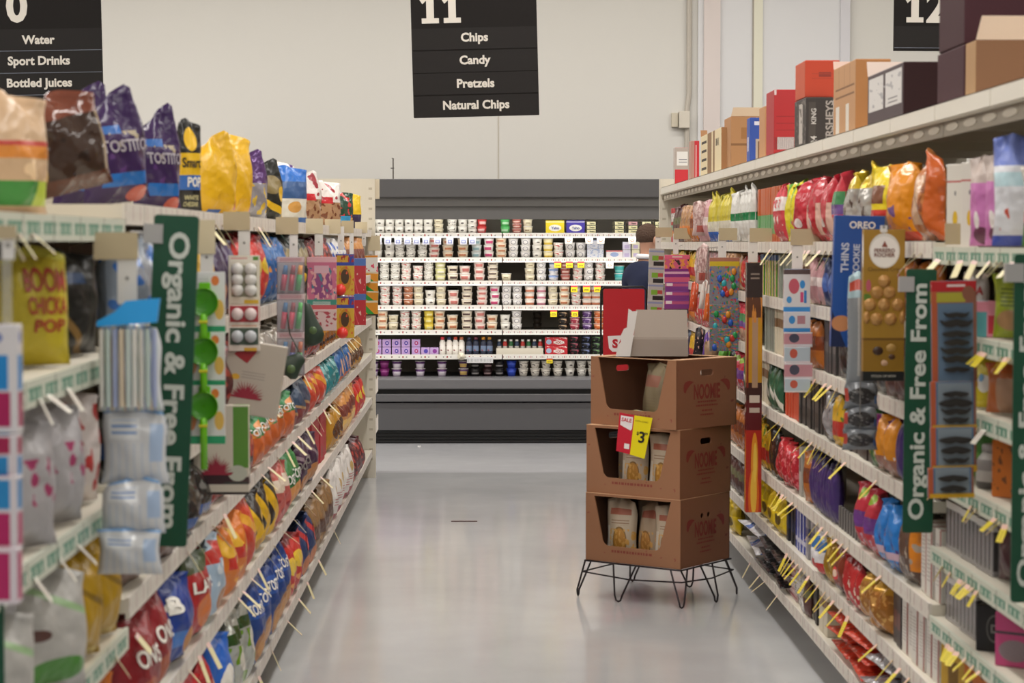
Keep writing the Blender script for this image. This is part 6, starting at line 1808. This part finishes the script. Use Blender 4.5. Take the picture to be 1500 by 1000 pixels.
def blade(px0, py0, px1, py1, Y, s, up, label, roll=0.0, hfrac=.62, cx=.52, cz0=.05, wd=.055):
    x, z, w, h = rectat(px0, py0, px1, py1, Y)
    lfrac = .895
    t = empty('blade_sign', (x, Y, z), (0, roll, 0))
    tag(t, label, 'sign', 'green blade signs')
    cuto('panel', [rrect(-w / 2, w / 2, -h / 2, h / 2, .008)], .004, gs, t)
    xr_ = (LX - .004 if x < 0 else RX - .004) * (-1 if x < 0 else 1) - x
    MB().tube([(0, .004, h / 2 - .04), (xr_, .004, h / 2 - .04)], .004, 6).build('mount_arm', plain('#a8a6a6', .3), t)
    boxo('clip', -w / 2 - .02, -w / 2 + .02, -.008, .008, h / 2 - .06, h / 2 - .02, plain('#a8a6a6', .3), t)
    v, f, tw, th = T(s, .03)
    k = w * hfrac / th
    L_ = h * lfrac
    ang = math.radians(90 if up else -90)
    zc = (-h / 2 + h * cz0 + L_ / 2) if up else (h / 2 - h * cz0 - L_ / 2)
    ca, sa = math.cos(ang), math.sin(ang)
    mk('lettering', [((cx - .5) * w - b * k * sa, -.0035, zc + a / tw * L_ * sa) for a, b in v], f, lt, t)
    return t


blade(219, 315, 281, 800, 4.36, 'Organic & Free From', False, 'dark green hanging blade sign with white lettering, left aisle side', math.radians(2.6), .60, .52, .05)
blade(1323, 394, 1371, 780, 5.47, 'Organic & Free From', True, 'dark green hanging blade sign left of the moustache strip', math.radians(.4), .68, .5, .05)
blade(1480, 372, 1530, 882, 4.45, 'Organic & Free From', True, 'dark green hanging blade sign cut off by the right frame edge', 0, .62, .5, .045)
blade(-52, 845, 5, 1300, 3.2, 'Organic & Free From', False, 'dark green blade sign just inside the lower left corner', 0, .6)

# ================================================================== display trays on the wire stand
Y0 = 9.05
near = at(997, 834, Y0)
ZB = near.z
ANG = math.radians(37)
L1, L2, TH = .50, .425, .303
EX = Vector((-math.cos(ANG), math.sin(ANG), 0))      # along the window side, away from the near corner
EY = Vector((math.sin(ANG), math.cos(ANG), 0))       # along the printed side
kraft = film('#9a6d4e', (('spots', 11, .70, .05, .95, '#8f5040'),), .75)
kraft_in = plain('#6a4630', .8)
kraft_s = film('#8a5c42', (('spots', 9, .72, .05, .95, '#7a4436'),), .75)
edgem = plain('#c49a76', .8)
redprint = plain('#84332a', .7)
rotz = math.atan2(-EX.y, -EX.x)                      # local +x runs from the far left corner to the near corner


def tray(i, pxc, wob, label):
    a_ = ANG - wob
    ex, ey = Vector((-math.cos(a_), math.sin(a_), 0)), Vector((math.sin(a_), math.cos(a_), 0))
    org = Vector((at(pxc, 700, Y0).x, Y0 + (.0, .004, .0)[i], 0)) + ex * (L1 / 2) + ey * (L2 / 2)
    t = empty('display_tray', (org.x, org.y, ZB + i * (TH + .003)), (0, 0, rotz + wob))
    tag(t, label, 'box', 'kraft display trays in the stack')
    hx, hy = L1 / 2, L2 / 2
    th = .006
    # window side faces local -y
    x0, x1 = -hx, hx
    win = []
    tl, tr_, bl, br = x0 + .045, x1 - .05, x0 + .088, x1 - .10
    zt, zb, r = TH - .010, .072, .035
    if i == 2:
        zt = TH + .02
    win = [(tl, zt)]
    for q in range(7):
        a = math.pi + math.pi / 2 * q / 6
        win.append((bl + r + r * math.cos(a), zb + r + r * math.sin(a)))
    for q in range(7):
        a = -math.pi / 2 + math.pi / 2 * q / 6
        win.append((br - r + r * math.cos(a), zb + r + r * math.sin(a)))
    win.append((tr_, zt))
    if i == 2:
        outer = [(x0, 0), (x1, 0), (x1, TH), (tr_ + .002, TH)] + win[::-1][1:-1] + [(tl - .002, TH), (x0, TH)]
        v, f = cut([outer], th)
    else:
        v, f = cut([[(x0, 0), (x1, 0), (x1, TH), (x0, TH)], win], th)

    def uvp(v, f, W):
        return [[((v[k][0] + W / 2) / W, v[k][2] / TH) for k in q] for q in f]
    mk('window_panel', [(a, b - hy + th / 2, c) for a, b, c in v], f, kraft, t, uvp(v, f, L1))
    # printed side faces local +x, with a slotted handle
    W = L2 - .004
    if i == 0:
        holes = [oval(-.028, TH * .72, .014, .012, 14), oval(.028, TH * .72, .014, .012, 14)]
    else:
        holes = [rrect(-.045, .045, TH * .76, TH * .85, .012)]
    v, f = cut([[(-W / 2, 0), (W / 2, 0), (W / 2, TH), (-W / 2, TH)]] + holes, th)
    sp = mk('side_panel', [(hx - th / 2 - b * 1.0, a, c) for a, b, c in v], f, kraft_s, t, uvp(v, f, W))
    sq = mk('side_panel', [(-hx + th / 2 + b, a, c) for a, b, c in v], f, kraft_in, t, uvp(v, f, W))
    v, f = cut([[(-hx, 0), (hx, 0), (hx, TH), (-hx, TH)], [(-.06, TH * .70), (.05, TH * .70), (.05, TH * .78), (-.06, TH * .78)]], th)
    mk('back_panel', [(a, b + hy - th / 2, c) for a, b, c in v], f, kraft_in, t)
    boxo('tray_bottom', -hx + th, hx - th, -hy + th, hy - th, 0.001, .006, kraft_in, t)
    # folded top rim
    mb = MB()
    mb.box(-hx, hx, -hy - .001, -hy + (.03 if i < 2 else .015), TH, TH + .0025)
    mb.box(-hx, hx, hy - .03, hy, TH, TH + .0025)
    mb.box(-hx, -hx + .05, -hy + .03, hy - .03, TH, TH + .0025)
    mb.box(hx - .05, hx, -hy + .03, hy - .03, TH, TH + .0025)
    mb.build('top_flap', edgem, t)
    # red print on the long side
    e = empty('print', (hx + .0006, 0, 0), (0, 0, math.pi / 2))
    e.parent = t
    e.location = (hx + .0008, 0, 0)
    text(e, 'NOOMIE', 0, TH * .53, -.0006, redprint, None, .185, 0, 'lettering', .03, 1.9)
    for q, (s_, zz, ww) in enumerate((('GLUTEN FREE', .37, .13), ('CRUNCHY & LIGHT', .315, .15), ('SNACK', .24, .07), ('NET WT 6 OZ', .18, .09))):
        mbq = MB()
        rq = random.Random(q)
        x = -ww / 2
        while x < ww / 2:
            a = rq.uniform(.006, .016)
            mbq.add([(x, -.0006, TH * zz), (min(x + a, ww / 2), -.0006, TH * zz), (min(x + a, ww / 2), -.0006, TH * zz + .007), (x, -.0006, TH * zz + .007)], [(0, 1, 2, 3)])
            x += a + .004
        mbq.build('small_print', redprint, e)
    for s in (-1, 1):
        pts = [(s * (.105 + .05 * math.sin(a)), TH * .53 + .045 * math.cos(a)) for a in [k * .3 - .2 for k in range(7)]]
        wid = [.004, .010, .014, .016, .014, .010, .006]
        v = []
        for (a, b), w_ in zip(pts, wid):
            v += [(a - s * w_, -.0006, b - w_ * .3), (a + s * w_, -.0006, b + w_ * .6)]
        mk('claw_print', v, [(2 * k, 2 * k + 2, 2 * k + 3, 2 * k + 1) for k in range(6)], redprint, e)
    # faint red line of print under the window
    mbq = MB()
    x = -.11
    rq = random.Random(i + 7)
    while x < .10:
        a = rq.uniform(.007, .018)
        mbq.add([(x, -hy - .0008, .045), (x + a, -hy - .0008, .045), (x + a, -hy - .0008, .056), (x, -hy - .0008, .056)], [(0, 1, 2, 3)])
        x += a + .005
    mbq.build('small_print', plain('#8a4436', .7), t)
    return t


t0 = tray(0, 997, 0, 'bottom kraft display tray of the stack, standing on the wire stand')
t1 = tray(1, 996, math.radians(-1.2), 'middle kraft display tray of the stack, with the sale card above it')
t2 = tray(2, 990, math.radians(-8), 'top kraft display tray of the stack, nearly sold out')

# pasta pouches inside
pm = film('#c8b8a0', (('ell', .5, .30, .24, .24, '#8a6a3a'), ('ell', .5, .30, .21, .21, '#c08a3c'), ('spots', 9, .55, .1, .5, '#d8a85a'), ('rect', .15, .85, .74, .84, '#b06a54'), ('lines', 22, .35, .2, .8, .56, .68, '#9a7a64'), ('rect', .0, .15, .0, .55, '#dcd4c4')), .45)
pm2 = film('#a8937a', (('ell', .5, .30, .24, .22, '#8a6434'), ('ell', .5, .30, .21, .19, '#b58040'), ('spots', 9, .55, .1, .5, '#cc9c58'), ('rect', .15, .85, .74, .86, '#9a5a48')), .5)
gs_ = 'pouches in the kraft trays'


def pouch(t, x, y, w, h, d, m, rz, label, seed=0, lean=0.0, lying=False):
    base = Vector(t.location)
    q = Matrix.Rotation(t.rotation_euler.z, 3, 'Z') @ Vector((x, y, 0))
    o = link('snack_pouch', bag_mesh('snack_pouch', w, h, d, seed, m), None, (base.x + q.x, base.y + q.y, base.z + .008 + (d * .62 if lying else 0)), (lean, 0, t.rotation_euler.z + rz))
    tag(o, label, 'pouch', gs_)
    return o


R5 = math.radians
pouch(t0, -.115, -.125, .155, .265, .07, pm, R5(10), 'cream pouch with oval window at the left of the bottom tray', 0, R5(-4))
pouch(t0, .02, -.11, .135, .255, .07, pm2, R5(-10), 'tan pouch in the middle of the bottom tray', 1, R5(-6))
pouch(t0, .135, -.13, .13, .25, .06, pm, R5(14), 'cream pouch with oval window at the right of the bottom tray', 2, R5(-5))
pouch(t0, -.04, .04, .16, .25, .07, pm2, R5(35), 'tan pouch at the back of the bottom tray', 2)
pouch(t1, -.15, .0, .15, .25, .08, pm2, R5(70), 'tan pouch turned sideways at the left of the middle tray', 1)
pouch(t1, -.035, -.145, .14, .255, .05, pm, R5(6), 'cream pouch with oval window left in the middle tray', 1, R5(-5))
pouch(t1, .115, -.145, .135, .265, .05, pm, R5(8), 'cream pouch with oval window right in the middle tray', 2, R5(-3))
pouch(t2, -.03, -.04, .19, .262, .09, film('#7d7056', (('rect', .15, .85, .6, .8, '#8a5a48'), ('lines', 20, .3, .2, .8, .2, .45, '#7a6a54')), .6), R5(-20), 'last dull tan pouch standing at the back of the top tray', 0, R5(-8))
pouch(t2, -.05, -.155, .20, .10, .05, film('#b8b49a', (('spots', 5, .52, 0, 1, '#c8b43a'), ('spots', 6, .58, 0, 1, '#8ab0b0')), .2), R5(4), 'clear yellow green pouch lying flat in the top tray', 1, R5(-90), True)

# sale card on the top tray
q = at(928, 637, 9.15)
k = 9.15 / F
sc_ = empty('sale_card', (q.x, 9.15, q.z), (R5(-3), R5(4), R5(-24)))
boxo('clip', -.012, .012, .003, .075, .055, .075, plain('#d8d4cc', .4), sc_)
tag(sc_, 'red and yellow sale card with black price hanging on the top display tray', 'price card')
mk('red_half', [(-25 * k, 0, -26 * k), (-3 * k, 0, -29 * k), (-1 * k, 0, 29 * k), (-25 * k + .001, 0, 31 * k), (-25 * k, .002, -26 * k), (-3 * k, .002, -29 * k), (-1 * k, .002, 29 * k), (-25 * k + .001, .002, 31 * k)],
   [(0, 1, 2, 3), (7, 6, 5, 4), (0, 4, 5, 1), (1, 5, 6, 2), (2, 6, 7, 3), (3, 7, 4, 0)], plain('#c4142f', .5), sc_)
yh = mk('yellow_half', [(-3 * k, 0, -29 * k), (20 * k, 0, -33 * k), (27 * k, 0, 28 * k), (-1 * k, 0, 29 * k), (-3 * k, .002, -29 * k), (20 * k, .002, -33 * k), (27 * k, .002, 28 * k), (-1 * k, .002, 29 * k)],
        [(0, 1, 2, 3), (7, 6, 5, 4), (0, 4, 5, 1), (1, 5, 6, 2), (2, 6, 7, 3), (3, 7, 4, 0)], plain('#e8d800', .5), sc_)
rh = sc_.children[0]
mk('white_flash', [(-22 * k, -.001, 13 * k), (-5 * k, -.001, 6 * k), (-3 * k, -.001, 9 * k), (-3 * k, -.001, 26 * k), (-22 * k, -.001, 27 * k)], [(0, 1, 2, 3, 4)], plain('#ece6e6', .5), rh)
text(rh, 'SALE', -12.5 * k, 21 * k, -.0018, plain('#c4142f', .5), None, 16 * k, R5(-3))
mk('white_square', [(-13 * k, -.001, -21 * k), (-5 * k, -.001, -21.5 * k), (-5 * k, -.001, -14 * k), (-13 * k, -.001, -13.5 * k)], [(0, 1, 2, 3)], plain('#e8e4e2', .5), rh)
text(yh, '3', 13 * k, -2 * k, -.0012, BLACK, 17 * k, None, R5(-2))
text(yh, '$', 6.5 * k, 3 * k, -.0012, BLACK, 6 * k)
text(yh, '99', 19.5 * k, 3.5 * k, -.0012, BLACK, 4 * k)
text(yh, 'WITH CARD', 11 * k, 21 * k, -.0012, plain('#8a7a10', .5), None, 20 * k, R5(-2), 'lettering', 0)

# wire stand
wm = plain('#3a3538', .35, .7)
ws = empty('wire_stand', (near.x, near.y, 0))
tag(ws, 'low black wire stand with hairpin legs under the kraft trays', 'stand')
ZT_ = ZB - .004


def lp(a, b, z):
    v = EX * a + EY * b
    return (v.x, v.y, z)


e_ = .004
ring = [lp(-e_, -e_, ZT_), lp(L1 + e_, -e_, ZT_), lp(L1 + e_, L2 + e_, ZT_), lp(-e_, L2 + e_, ZT_), lp(-e_, -e_, ZT_)]
MB().tube(ring, .004, 8).build('top_ring', wm, ws)
zr = .115
o_ = .012
ring2 = [lp(-o_, -o_, zr), lp(L1 / 2, -o_ - .01, zr - .012), lp(L1 + o_, -o_, zr), lp(L1 + o_ + .01, L2 / 2, zr), lp(L1 + o_, L2 + o_, zr), lp(L1 / 2, L2 + o_, zr + .01), lp(-o_, L2 + o_, zr), lp(-o_ - .02, L2 / 2, zr - .008), lp(-o_, -o_, zr)]
MB().tube(ring2, .0035, 8).build('lower_ring', wm, ws)
MB().tube([lp(0, 0, ZT_), lp(L1, L2, ZT_)], .0035, 8).tube([lp(L1, 0, ZT_), lp(0, L2, ZT_)], .0035, 8).build('cross_wire', wm, ws)


def hairpin(a0, b0, a1, b1, a2, b2, out):
    """two legs of one bent wire, from (a0,b0) and (a1,b1) at the ring to a foot at (a2,b2)"""
    pts = [lp(a0, b0, ZT_)]
    da, db = (a1 - a0) * .16, (b1 - b0) * .16
    pts += [lp(a2 - da, b2 - db, .03), lp(a2 - da * .6, b2 - db * .6, .009), lp(a2, b2, .004), lp(a2 + da * .6, b2 + db * .6, .009), lp(a2 + da, b2 + db, .03), lp(a1, b1, ZT_)]
    MB().tube(pts, .0042, 8).build('leg', wm, ws)


E2 = .02
hairpin(-e_, .05, .05, -e_, -.016, -.016, 0)
hairpin(L1 / 2 - .02, -e_, L1 / 2 + .10, -e_, L1 / 2 + .05, -e_ - .035, 0)
hairpin(L1 + e_, .0, L1 - .03, -e_, L1 + .035, -.012, 0)
hairpin(L1 + e_, L2 - .05, L1 - .05, L2 + e_, L1 + .05, L2 + .04, 0)
hairpin(L1 / 2 - .06, L2 + e_, L1 / 2 + .06, L2 + e_, L1 / 2, L2 + .06, 0)
hairpin(-e_, L2 - .04, .03, L2 + e_, -.02, L2 + .03, 0)
hairpin(-e_, L2 / 2 - .05, -e_, L2 / 2 + .05, -.055, L2 / 2, 0)

# open grey carton standing on the top tray
oc = empty('open_carton', (at(966, 520, 9.42).x, 9.42, t2.location.z + TH + .003), (0, 0, R5(-6)))
tag(oc, 'open grey brown carton with raised flap standing on top of the tray stack', 'carton')
kk = 9.42 / F
gcm = plain('#ab9f94', .7)
gcm2 = plain('#d9d4cf', .7)
w = 42 * kk
hh = 26 * kk
boxo('back_wall', -w, w, .10, .104, 0, hh, gcm, oc)
boxo('front_wall', -w, w, -.05, -.046, 0, hh * .95, plain('#9d9085', .7), oc)
boxo('side_wall', -w, -w + .004, -.046, .10, 0, hh, gcm2, oc)
boxo('side_wall', w - .004, w, -.046, .10, 0, hh, gcm, oc)
boxo('carton_bottom', -w + .004, w - .004, -.046, .10, .0, .004, gcm, oc)
mk('raised_flap', [(-w * .92, .104, hh), (w, .104, hh), (w * .95, .125, hh + 40 * kk), (-w * .85, .125, hh + 40 * kk), (-w * .92, .108, hh), (w, .108, hh), (w * .95, .129, hh + 40 * kk), (-w * .85, .129, hh + 40 * kk)],
   [(0, 1, 2, 3), (7, 6, 5, 4), (0, 4, 5, 1), (1, 5, 6, 2), (2, 6, 7, 3), (3, 7, 4, 0)], gcm, oc)
x, z, w_, h_ = rectat(896, 455, 932, 524, 9.48)
ol = [(-.045, -h_ / 2 + .0), (.02, -h_ / 2), (.052, h_ / 2 - .01), (.03, h_ / 2 - .012), (.012, h_ / 2), (.005, h_ / 2 - .085), (-.008, h_ / 2 - .09), (-.022, h_ / 2 - .12), (-.022, h_ / 2 - .15), (-.036, h_ / 2 - .165)]
zb_ = t2.location.z + TH + .003
o = cuto('carton_flap', [[(a, b + h_ / 2) for a, b in ol]], .004, plain('#dcd8d4', .7), None, (x, 9.36, zb_), (0, 0, R5(-8)))
tag(o, 'torn white cardboard flap standing left of the open grey carton', 'cardboard')

# red sale poster on its black wire frame
x, z, w, h = rectat(880, 420, 947, 600, 13.0)
ps = empty('poster_stand', (x, 13.0, 0))
tag(ps, 'black wire floor stand holding a red sale poster near the cooler', 'sign stand')
top = z + h / 2
wk = plain('#1c1a1b', .4, .3)
MB().tube([(-w / 2, 0, .02), (-w / 2, 0, top - .02), (-w / 2 + .02, 0, top), (w / 2 - .02, 0, top), (w / 2, 0, top - .02), (w / 2, 0, .02)], .006, 8).build('frame', wk, ps, None, None, True)
MB().tube([(-w / 2, -.2, .006), (-w / 2, .2, .006)], .006).tube([(w / 2, -.2, .006), (w / 2, .2, .006)], .006).tube([(-w / 2, 0, .006), (w / 2, 0, .006)], .006).build('foot_rail', wk, ps)
po = cuto('poster', [rrect(-w / 2 + .014, w / 2 - .012, top - .62, top - .012, .014)], .006, plain('#b5121f', .45), ps)
k13 = 13.0 / F
bz = at(905, 500, 13.0).z
bx_ = at(903, 500, 13.0).x - x
mk('white_flash', [(bx_ - 13 * k13, -.004, bz + 8 * k13), (bx_ + 8 * k13, -.004, bz + 9 * k13), (bx_ + 40 * k13, -.004, bz + 9 * k13), (bx_ + 38 * k13, -.004, bz - 14 * k13), (bx_ - 6 * k13, -.004, bz - 15 * k13), (bx_ - 11 * k13, -.004, bz - 10 * k13)], [(0, 1, 2, 3, 4, 5)], plain('#e2dcda', .5), po)
text(po, 'SALE', bx_ + 12 * k13, bz - 3 * k13, -.005, plain('#b5121f', .5), 13.5 * k13, None, 0, 'lettering', .05)

# ================================================================== aisle signs
sg = plain('#1f1c1b', .8, spec=.2)
sgl = plain('#d8d2c8', .5)
SY = 11.0
ks = SY / F


def aisle(px0, px1, py_top, py_bot, num, rows, roll, label, lines, numx, numy):
    x, z, w, h = rectat(px0, py_top, px1, py_bot, SY)
    t = empty('aisle_sign', (x, SY, z), (0, roll, 0))
    tag(t, label, 'sign', 'hanging aisle signs')
    pn = boxo('panel', -w / 2, w / 2, -.006, .006, -h / 2, h / 2, sg, t)
    wr = MB()
    for s in (-.38, .38):
        wr.tube([(s * w, 0, h / 2), (s * w, 0, 4.79 - z)], .003, 6)
    wr.build('hanging_wire', plain('#8a8680', .4, .6), t)
    cyp = (py_top + py_bot) / 2
    cxp = (px0 + px1) / 2
    for ch, px in num:
        if ch == '1':
            one = [(0, 0), (25, 0), (25, 7.5), (18, 7.5), (18, 48), (9, 48), (-3, 35), (1.5, 28), (7, 33), (7, 7.5), (0, 7.5)]
            mk('aisle_number', [((px + a - cxp) * ks, -.0075, (cyp - 33 + b) * ks) for a, b in one], [tuple(range(11))], sgl, t)
        else:
            v, f, tw, th = T(ch, .035)
            mk('aisle_number', [((px + 15.5 + a / tw * 31 - cxp) * ks, -.0075, (cyp - 33 + 24 + b / th * 49) * ks) for a, b in v], f, sgl, t)
    for s, py in rows:
        p = boxo('name_strip', -w / 2 + .002, w / 2 - .002, -.0085, -.006, (cyp - py) * ks - 15.6 * ks, (cyp - py) * ks + 15.6 * ks, plain('#221f1e', .7, spec=.25), t)
        if s:
            text(p, s, 0, (cyp - py) * ks, -.0095, sgl, None, None, 0, 'lettering', .022) if False else None
            v, f, tw, th = T(s, .034)
            fs = 17.2 * ks
            mk('lettering', [(a * fs, -.0095, (cyp - py) * ks + b * fs) for a, b in v], f, sgl, p)
        if lines:
            boxo('edge_line', -w / 2 + .002, w / 2 - .002, -.0095, -.0085, (cyp - py) * ks - 16.2 * ks, (cyp - py) * ks - 15.4 * ks, plain('#6f7480', .4), p)
    return t


aisle(603, 787, -70, 170, (('1', 619), ('1', 651)), [('Chips', 56), ('Candy', 89), ('Pretzels', 121), ('Natural Chips', 154)], R5(-1.5), 'black hanging aisle sign numbered 11 above the middle of the aisle', False, 646, 10)
aisle(-35, 148, -70, 172, (('1', -26), ('0', 11)), [('Water', 58), ('Sport Drinks', 90), ('Bottled Juices', 122), ('', 155)], R5(-1.0), 'black hanging aisle sign numbered 10 above the left shelves', True, 8, 10)
aisle(1309, 1493, -100, 75, (('1', 1328), ('2', 1357)), [('Baking', 54)], R5(.3), 'black hanging aisle sign numbered 12 behind the cartons on the right', True, 1355, 6)

# ================================================================== cartons on the high storage shelf
ZS = 1.971
kb = '#a87c54'


def stored(name, label, xl, xa, xb, ytop, m_side, m_front, xf=1.31, zbase=ZS, flap=None, texts=(), depth_y=None, group='cartons on the high shelf', ht=None, width=None):
    """carton whose aisle side spans xl..xa and near end spans xa..xb in the picture"""
    ya = yat(xa, xf)
    yb = yat(xl, xf) if depth_y is None else ya + depth_y
    if yb - ya < .05:
        yb = ya + .05
    k = ya / F
    w = width or min((xb - xa) * k, .56)
    h = ht or (at(xa, ytop, ya).z - zbase)
    t = empty(name, (xf + w / 2, (ya + yb) / 2, zbase))
    tag(t, label, 'carton', group)
    d = (yb - ya)
    mb = MB()
    c = min(.004, w * .05)
    mb.box(-w / 2, w / 2, -d / 2, d / 2, 0, h, 0, c)
    # faces looking at the aisle (-x) get the side print
    bmats = []
    for f in mb.f:
        p = [Vector(mb.v[i]) for i in f[:3]]
        n = (p[1] - p[0]).cross(p[2] - p[0])
        bmats.append(1 if abs(n.x) > abs(n.y) and abs(n.x) > abs(n.z) else 0)
    mb.fm = bmats
    mb.build('carton_body', [m_front, m_side], t)
    for s, where, cx, cz_, hh_, col, turn in texts:
        if where == 'front':
            text(t, s, cx * w, cz_ * h, -d / 2 - .001, plain(col, .6), hh_ * h, None, turn)
        else:
            e = empty('side_print', (-w / 2 - .001, 0, 0), (0, 0, R5(-90)))
            e.parent = t
            text(e, s, cx * d, cz_ * h, 0, plain(col, .6), hh_ * h, None, turn)
    if flap:
        kind, col, fh = flap
        fm2 = plain(col, .8)
        if kind == 'near':
            v = [(-w / 2, -d / 2, h), (w / 2, -d / 2, h), (w / 2 - .0, -d / 2 - fh * .35, h + fh), (-w / 2 + .01, -d / 2 - fh * .35, h + fh)]
        elif kind == 'side':
            v = [(-w / 2, -d / 2, h), (-w / 2, d / 2, h), (-w / 2 - .01, d / 2, h + fh), (-w / 2 - .01, -d / 2, h + fh * .6)]
        else:
            v = [(-w / 2, d / 2, h), (w / 2, d / 2, h), (w / 2, d / 2 + fh * .4, h + fh), (-w / 2, d / 2 + fh * .4, h + fh)]
        v2 = [(a + .003, b + .003, cc) for a, b, cc in v]
        mk('flap', v + v2, [(0, 1, 2, 3), (7, 6, 5, 4), (0, 4, 5, 1), (1, 5, 6, 2), (2, 6, 7, 3), (3, 7, 4, 0)], fm2, t)
    return t


kr = plain(kb, .8)
kr2 = plain('#b98a60', .8)
stored('display_carton', 'small carton with white label and red foot, farthest on the high shelf', 986, 988, 1008, 216, plain('#b8aca4', .6), film('#b0a49c', (('band', 0, .45, '#c42a34'), ('rect', .15, .95, .55, .9, '#e0dedc'), ('lines', 16, .35, .3, .9, .62, .75, '#8a8a90')), .6))
stored('display_carton', 'red carton beside the farthest small carton on the high shelf', 1009, 1012, 1024, 206, plain('#b58a7c', .6), film('#c02832', (('rect', .0, .4, 0, 1, '#b08478'), ('rect', .55, .65, .1, .9, '#d8c8c4')), .6))
tb = film('#d8c8a4', (('rect', .35, .55, .0, 1, '#8a6a4a'), ('rect', .62, .70, 0, 1, '#8a6a4a'), ('lines', 5, .3, .05, .30, .1, .9, '#3a322c')), .7)
stored('flat_carton', 'cream cartons with black print in front of small brown cartons, high shelf', 1026, 1056, 1066, 186, tb, kr, 1.30, ZS, ('far', '#a87c56', .04), (('UN 11', 'side', .32, .72, .16, '#2a2624', 0),))
stored('brown_carton', 'low brown carton between the cream and open cartons on the high shelf', 1062, 1066, 1078, 205, kr, kr, 1.36)
stored('open_carton', 'open brown carton with pale flap on the high shelf', 1068, 1070, 1120, 170, kr, film(kb, (('band', .48, .52, '#7f5a3a'), ('rect', .3, .6, .6, .8, '#96693f')), .8), 1.33, ZS, ('near', '#d9c2a8', .045), (), .3)
stored('blue_carton', 'blue carton with white and brown print on the high shelf', 1093, 1098, 1119, 172, film('#2f4fa4', (('rect', .2, .6, .3, .6, '#c8c8d8'),), .5), film('#2f4fa4', (('rect', .4, 1, 0, .55, '#b8a894'), ('rect', .55, .65, 0, .5, '#7a5a44'), ('rect', .78, .88, 0, .5, '#7a5a44'), ('rect', .3, .7, .84, .92, '#d8d8e4')), .5), 1.29, ZS, None, (), .12)
stored('brown_carton', 'narrow brown carton between the blue and red cartons, high shelf', 1119, 1120, 1131, 155, kr2, kr2, 1.31, ZS, None, (), .2)
stored('red_carton', 'red carton with white barcode on the high shelf', 1129, 1133, 1168, 131, plain('#a82228', .5), film('#b0262a', (('rect', .15, .85, .12, .30, '#dcd2d0'), ('dash', 22, .4, .12, .30, '#3a2a2a'), ('lines', 10, .1, .1, .9, .4, .7, '#8a1a1e'), ('rect', 0, .1, .92, 1, '#d8c8c8')), .5), 1.28, ZS, None, (), .25)
hb = stored('dark_carton', 'black carton with pale print under the orange carton on the high shelf', 1162, 1180, 1220, 142, film('#3a332f', (('rect', .4, .7, .1, .9, '#b8b0a8'), ('spots', 6, .6, 0, 1, '#6a625c')), .6), film('#352f2d', (('rect', .1, .35, .1, .9, '#46403c'),), .6), 1.27, ZS, None, (('HERSHEYS', 'front', .36, .45, .16, '#a8a09a', R5(90)), ('KING', 'front', -.22, .62, .10, '#c8c4c0', R5(90)), ('24', 'front', -.22, .15, .12, '#c8c4c0', R5(90))), .3)
hz = at(1180, 142, yat(1180, 1.27)).z
stored('orange_carton', 'bright orange carton stacked on the black carton, high shelf', 1166, 1178, 1229, 88, plain('#bc4a24', .5), film('#bf4023', (('rect', .4, .75, .55, .68, '#8a2f22'), ('lines', 8, .15, .2, .8, .5, .75, '#a83a24')), .5), 1.27, hz + .001, None, (), .25)
stored('brown_carton', 'tall brown carton with dark print left of the labelled purple carton', 1220, 1252, 1304, 86, film('#b58a62', (('rect', .12, .28, .08, .45, '#cfc8be'), ('rect', .58, .72, .08, .45, '#cfc8be'), ('lines', 9, .25, .1, .95, .5, .72, '#7f5a3c'), ('dash', 4, .04, .7, 1, '#8a6444')), .8), plain('#b07a4a', .8), 1.29, ZS, ('far', '#d9c0b4', .03))
stored('purple_carton', 'dark purple carton with two white labels on the high shelf', 1270, 1322, 1382, 90, film('#46373b', (('rect', .04, .46, .30, .92, '#d2cfcc'), ('rect', .52, .96, .30, .92, '#d2cfcc'), ('spots', 8, .62, .35, .85, '#a8a6a8'), ('lines', 14, .3, .6, .85, .35, .5, '#6a686c')), .6), plain('#341e20', .7, spec=.25), 1.27, ZS, ('far', '#e2cfc4', .05))
stored('purple_carton', 'tall dark purple carton behind the near brown carton, lower of two', 1372, 1411, 1480, 68, plain('#42242a', .7, spec=.25), plain('#482a31', .7, spec=.25), 1.29, ZS, None, (), None, 'cartons on the high shelf', .158, .50)
pz = ZS + .158
stored('purple_carton', 'tall dark purple carton reaching out of the frame, upper of two', 1374, 1411, 1500, -60, plain('#3e2227', .7, spec=.25), plain('#482a31', .7, spec=.25), 1.29, pz + .001, None, (), None, 'cartons on the high shelf', .33, .52)
stored('brown_carton', 'nearest brown carton with pale raised flap on the high shelf', 1413, 1428, 1540, 58, plain('#a8845c', .8), plain('#866044', .8), 1.29, ZS, ('near', '#ecd4bf', .06), (), None, 'cartons on the high shelf', None, .5)

# short flat crack strip on the floor
p = onx(680, 765, -.1)
yy = F * 1.6 / (765 - 355)
o = boxo('floor_patch', -.075, .075, -.015, .015, 0.0005, .003, plain('#6a5350', .6), None, 0, (at(680, 765, yy).x, yy, 0))
tag(o, 'thin dark brown sliver lying on the floor in mid aisle', 'debris')
o = boxo('paper_scrap', -.012, .012, -.008, .008, .0005, .006, plain('#e4e2de', .6), None, 0, (at(614, 652, 16.3).x, 16.3, 0))
tag(o, 'tiny white paper scrap on the floor before the cooler', 'paper')
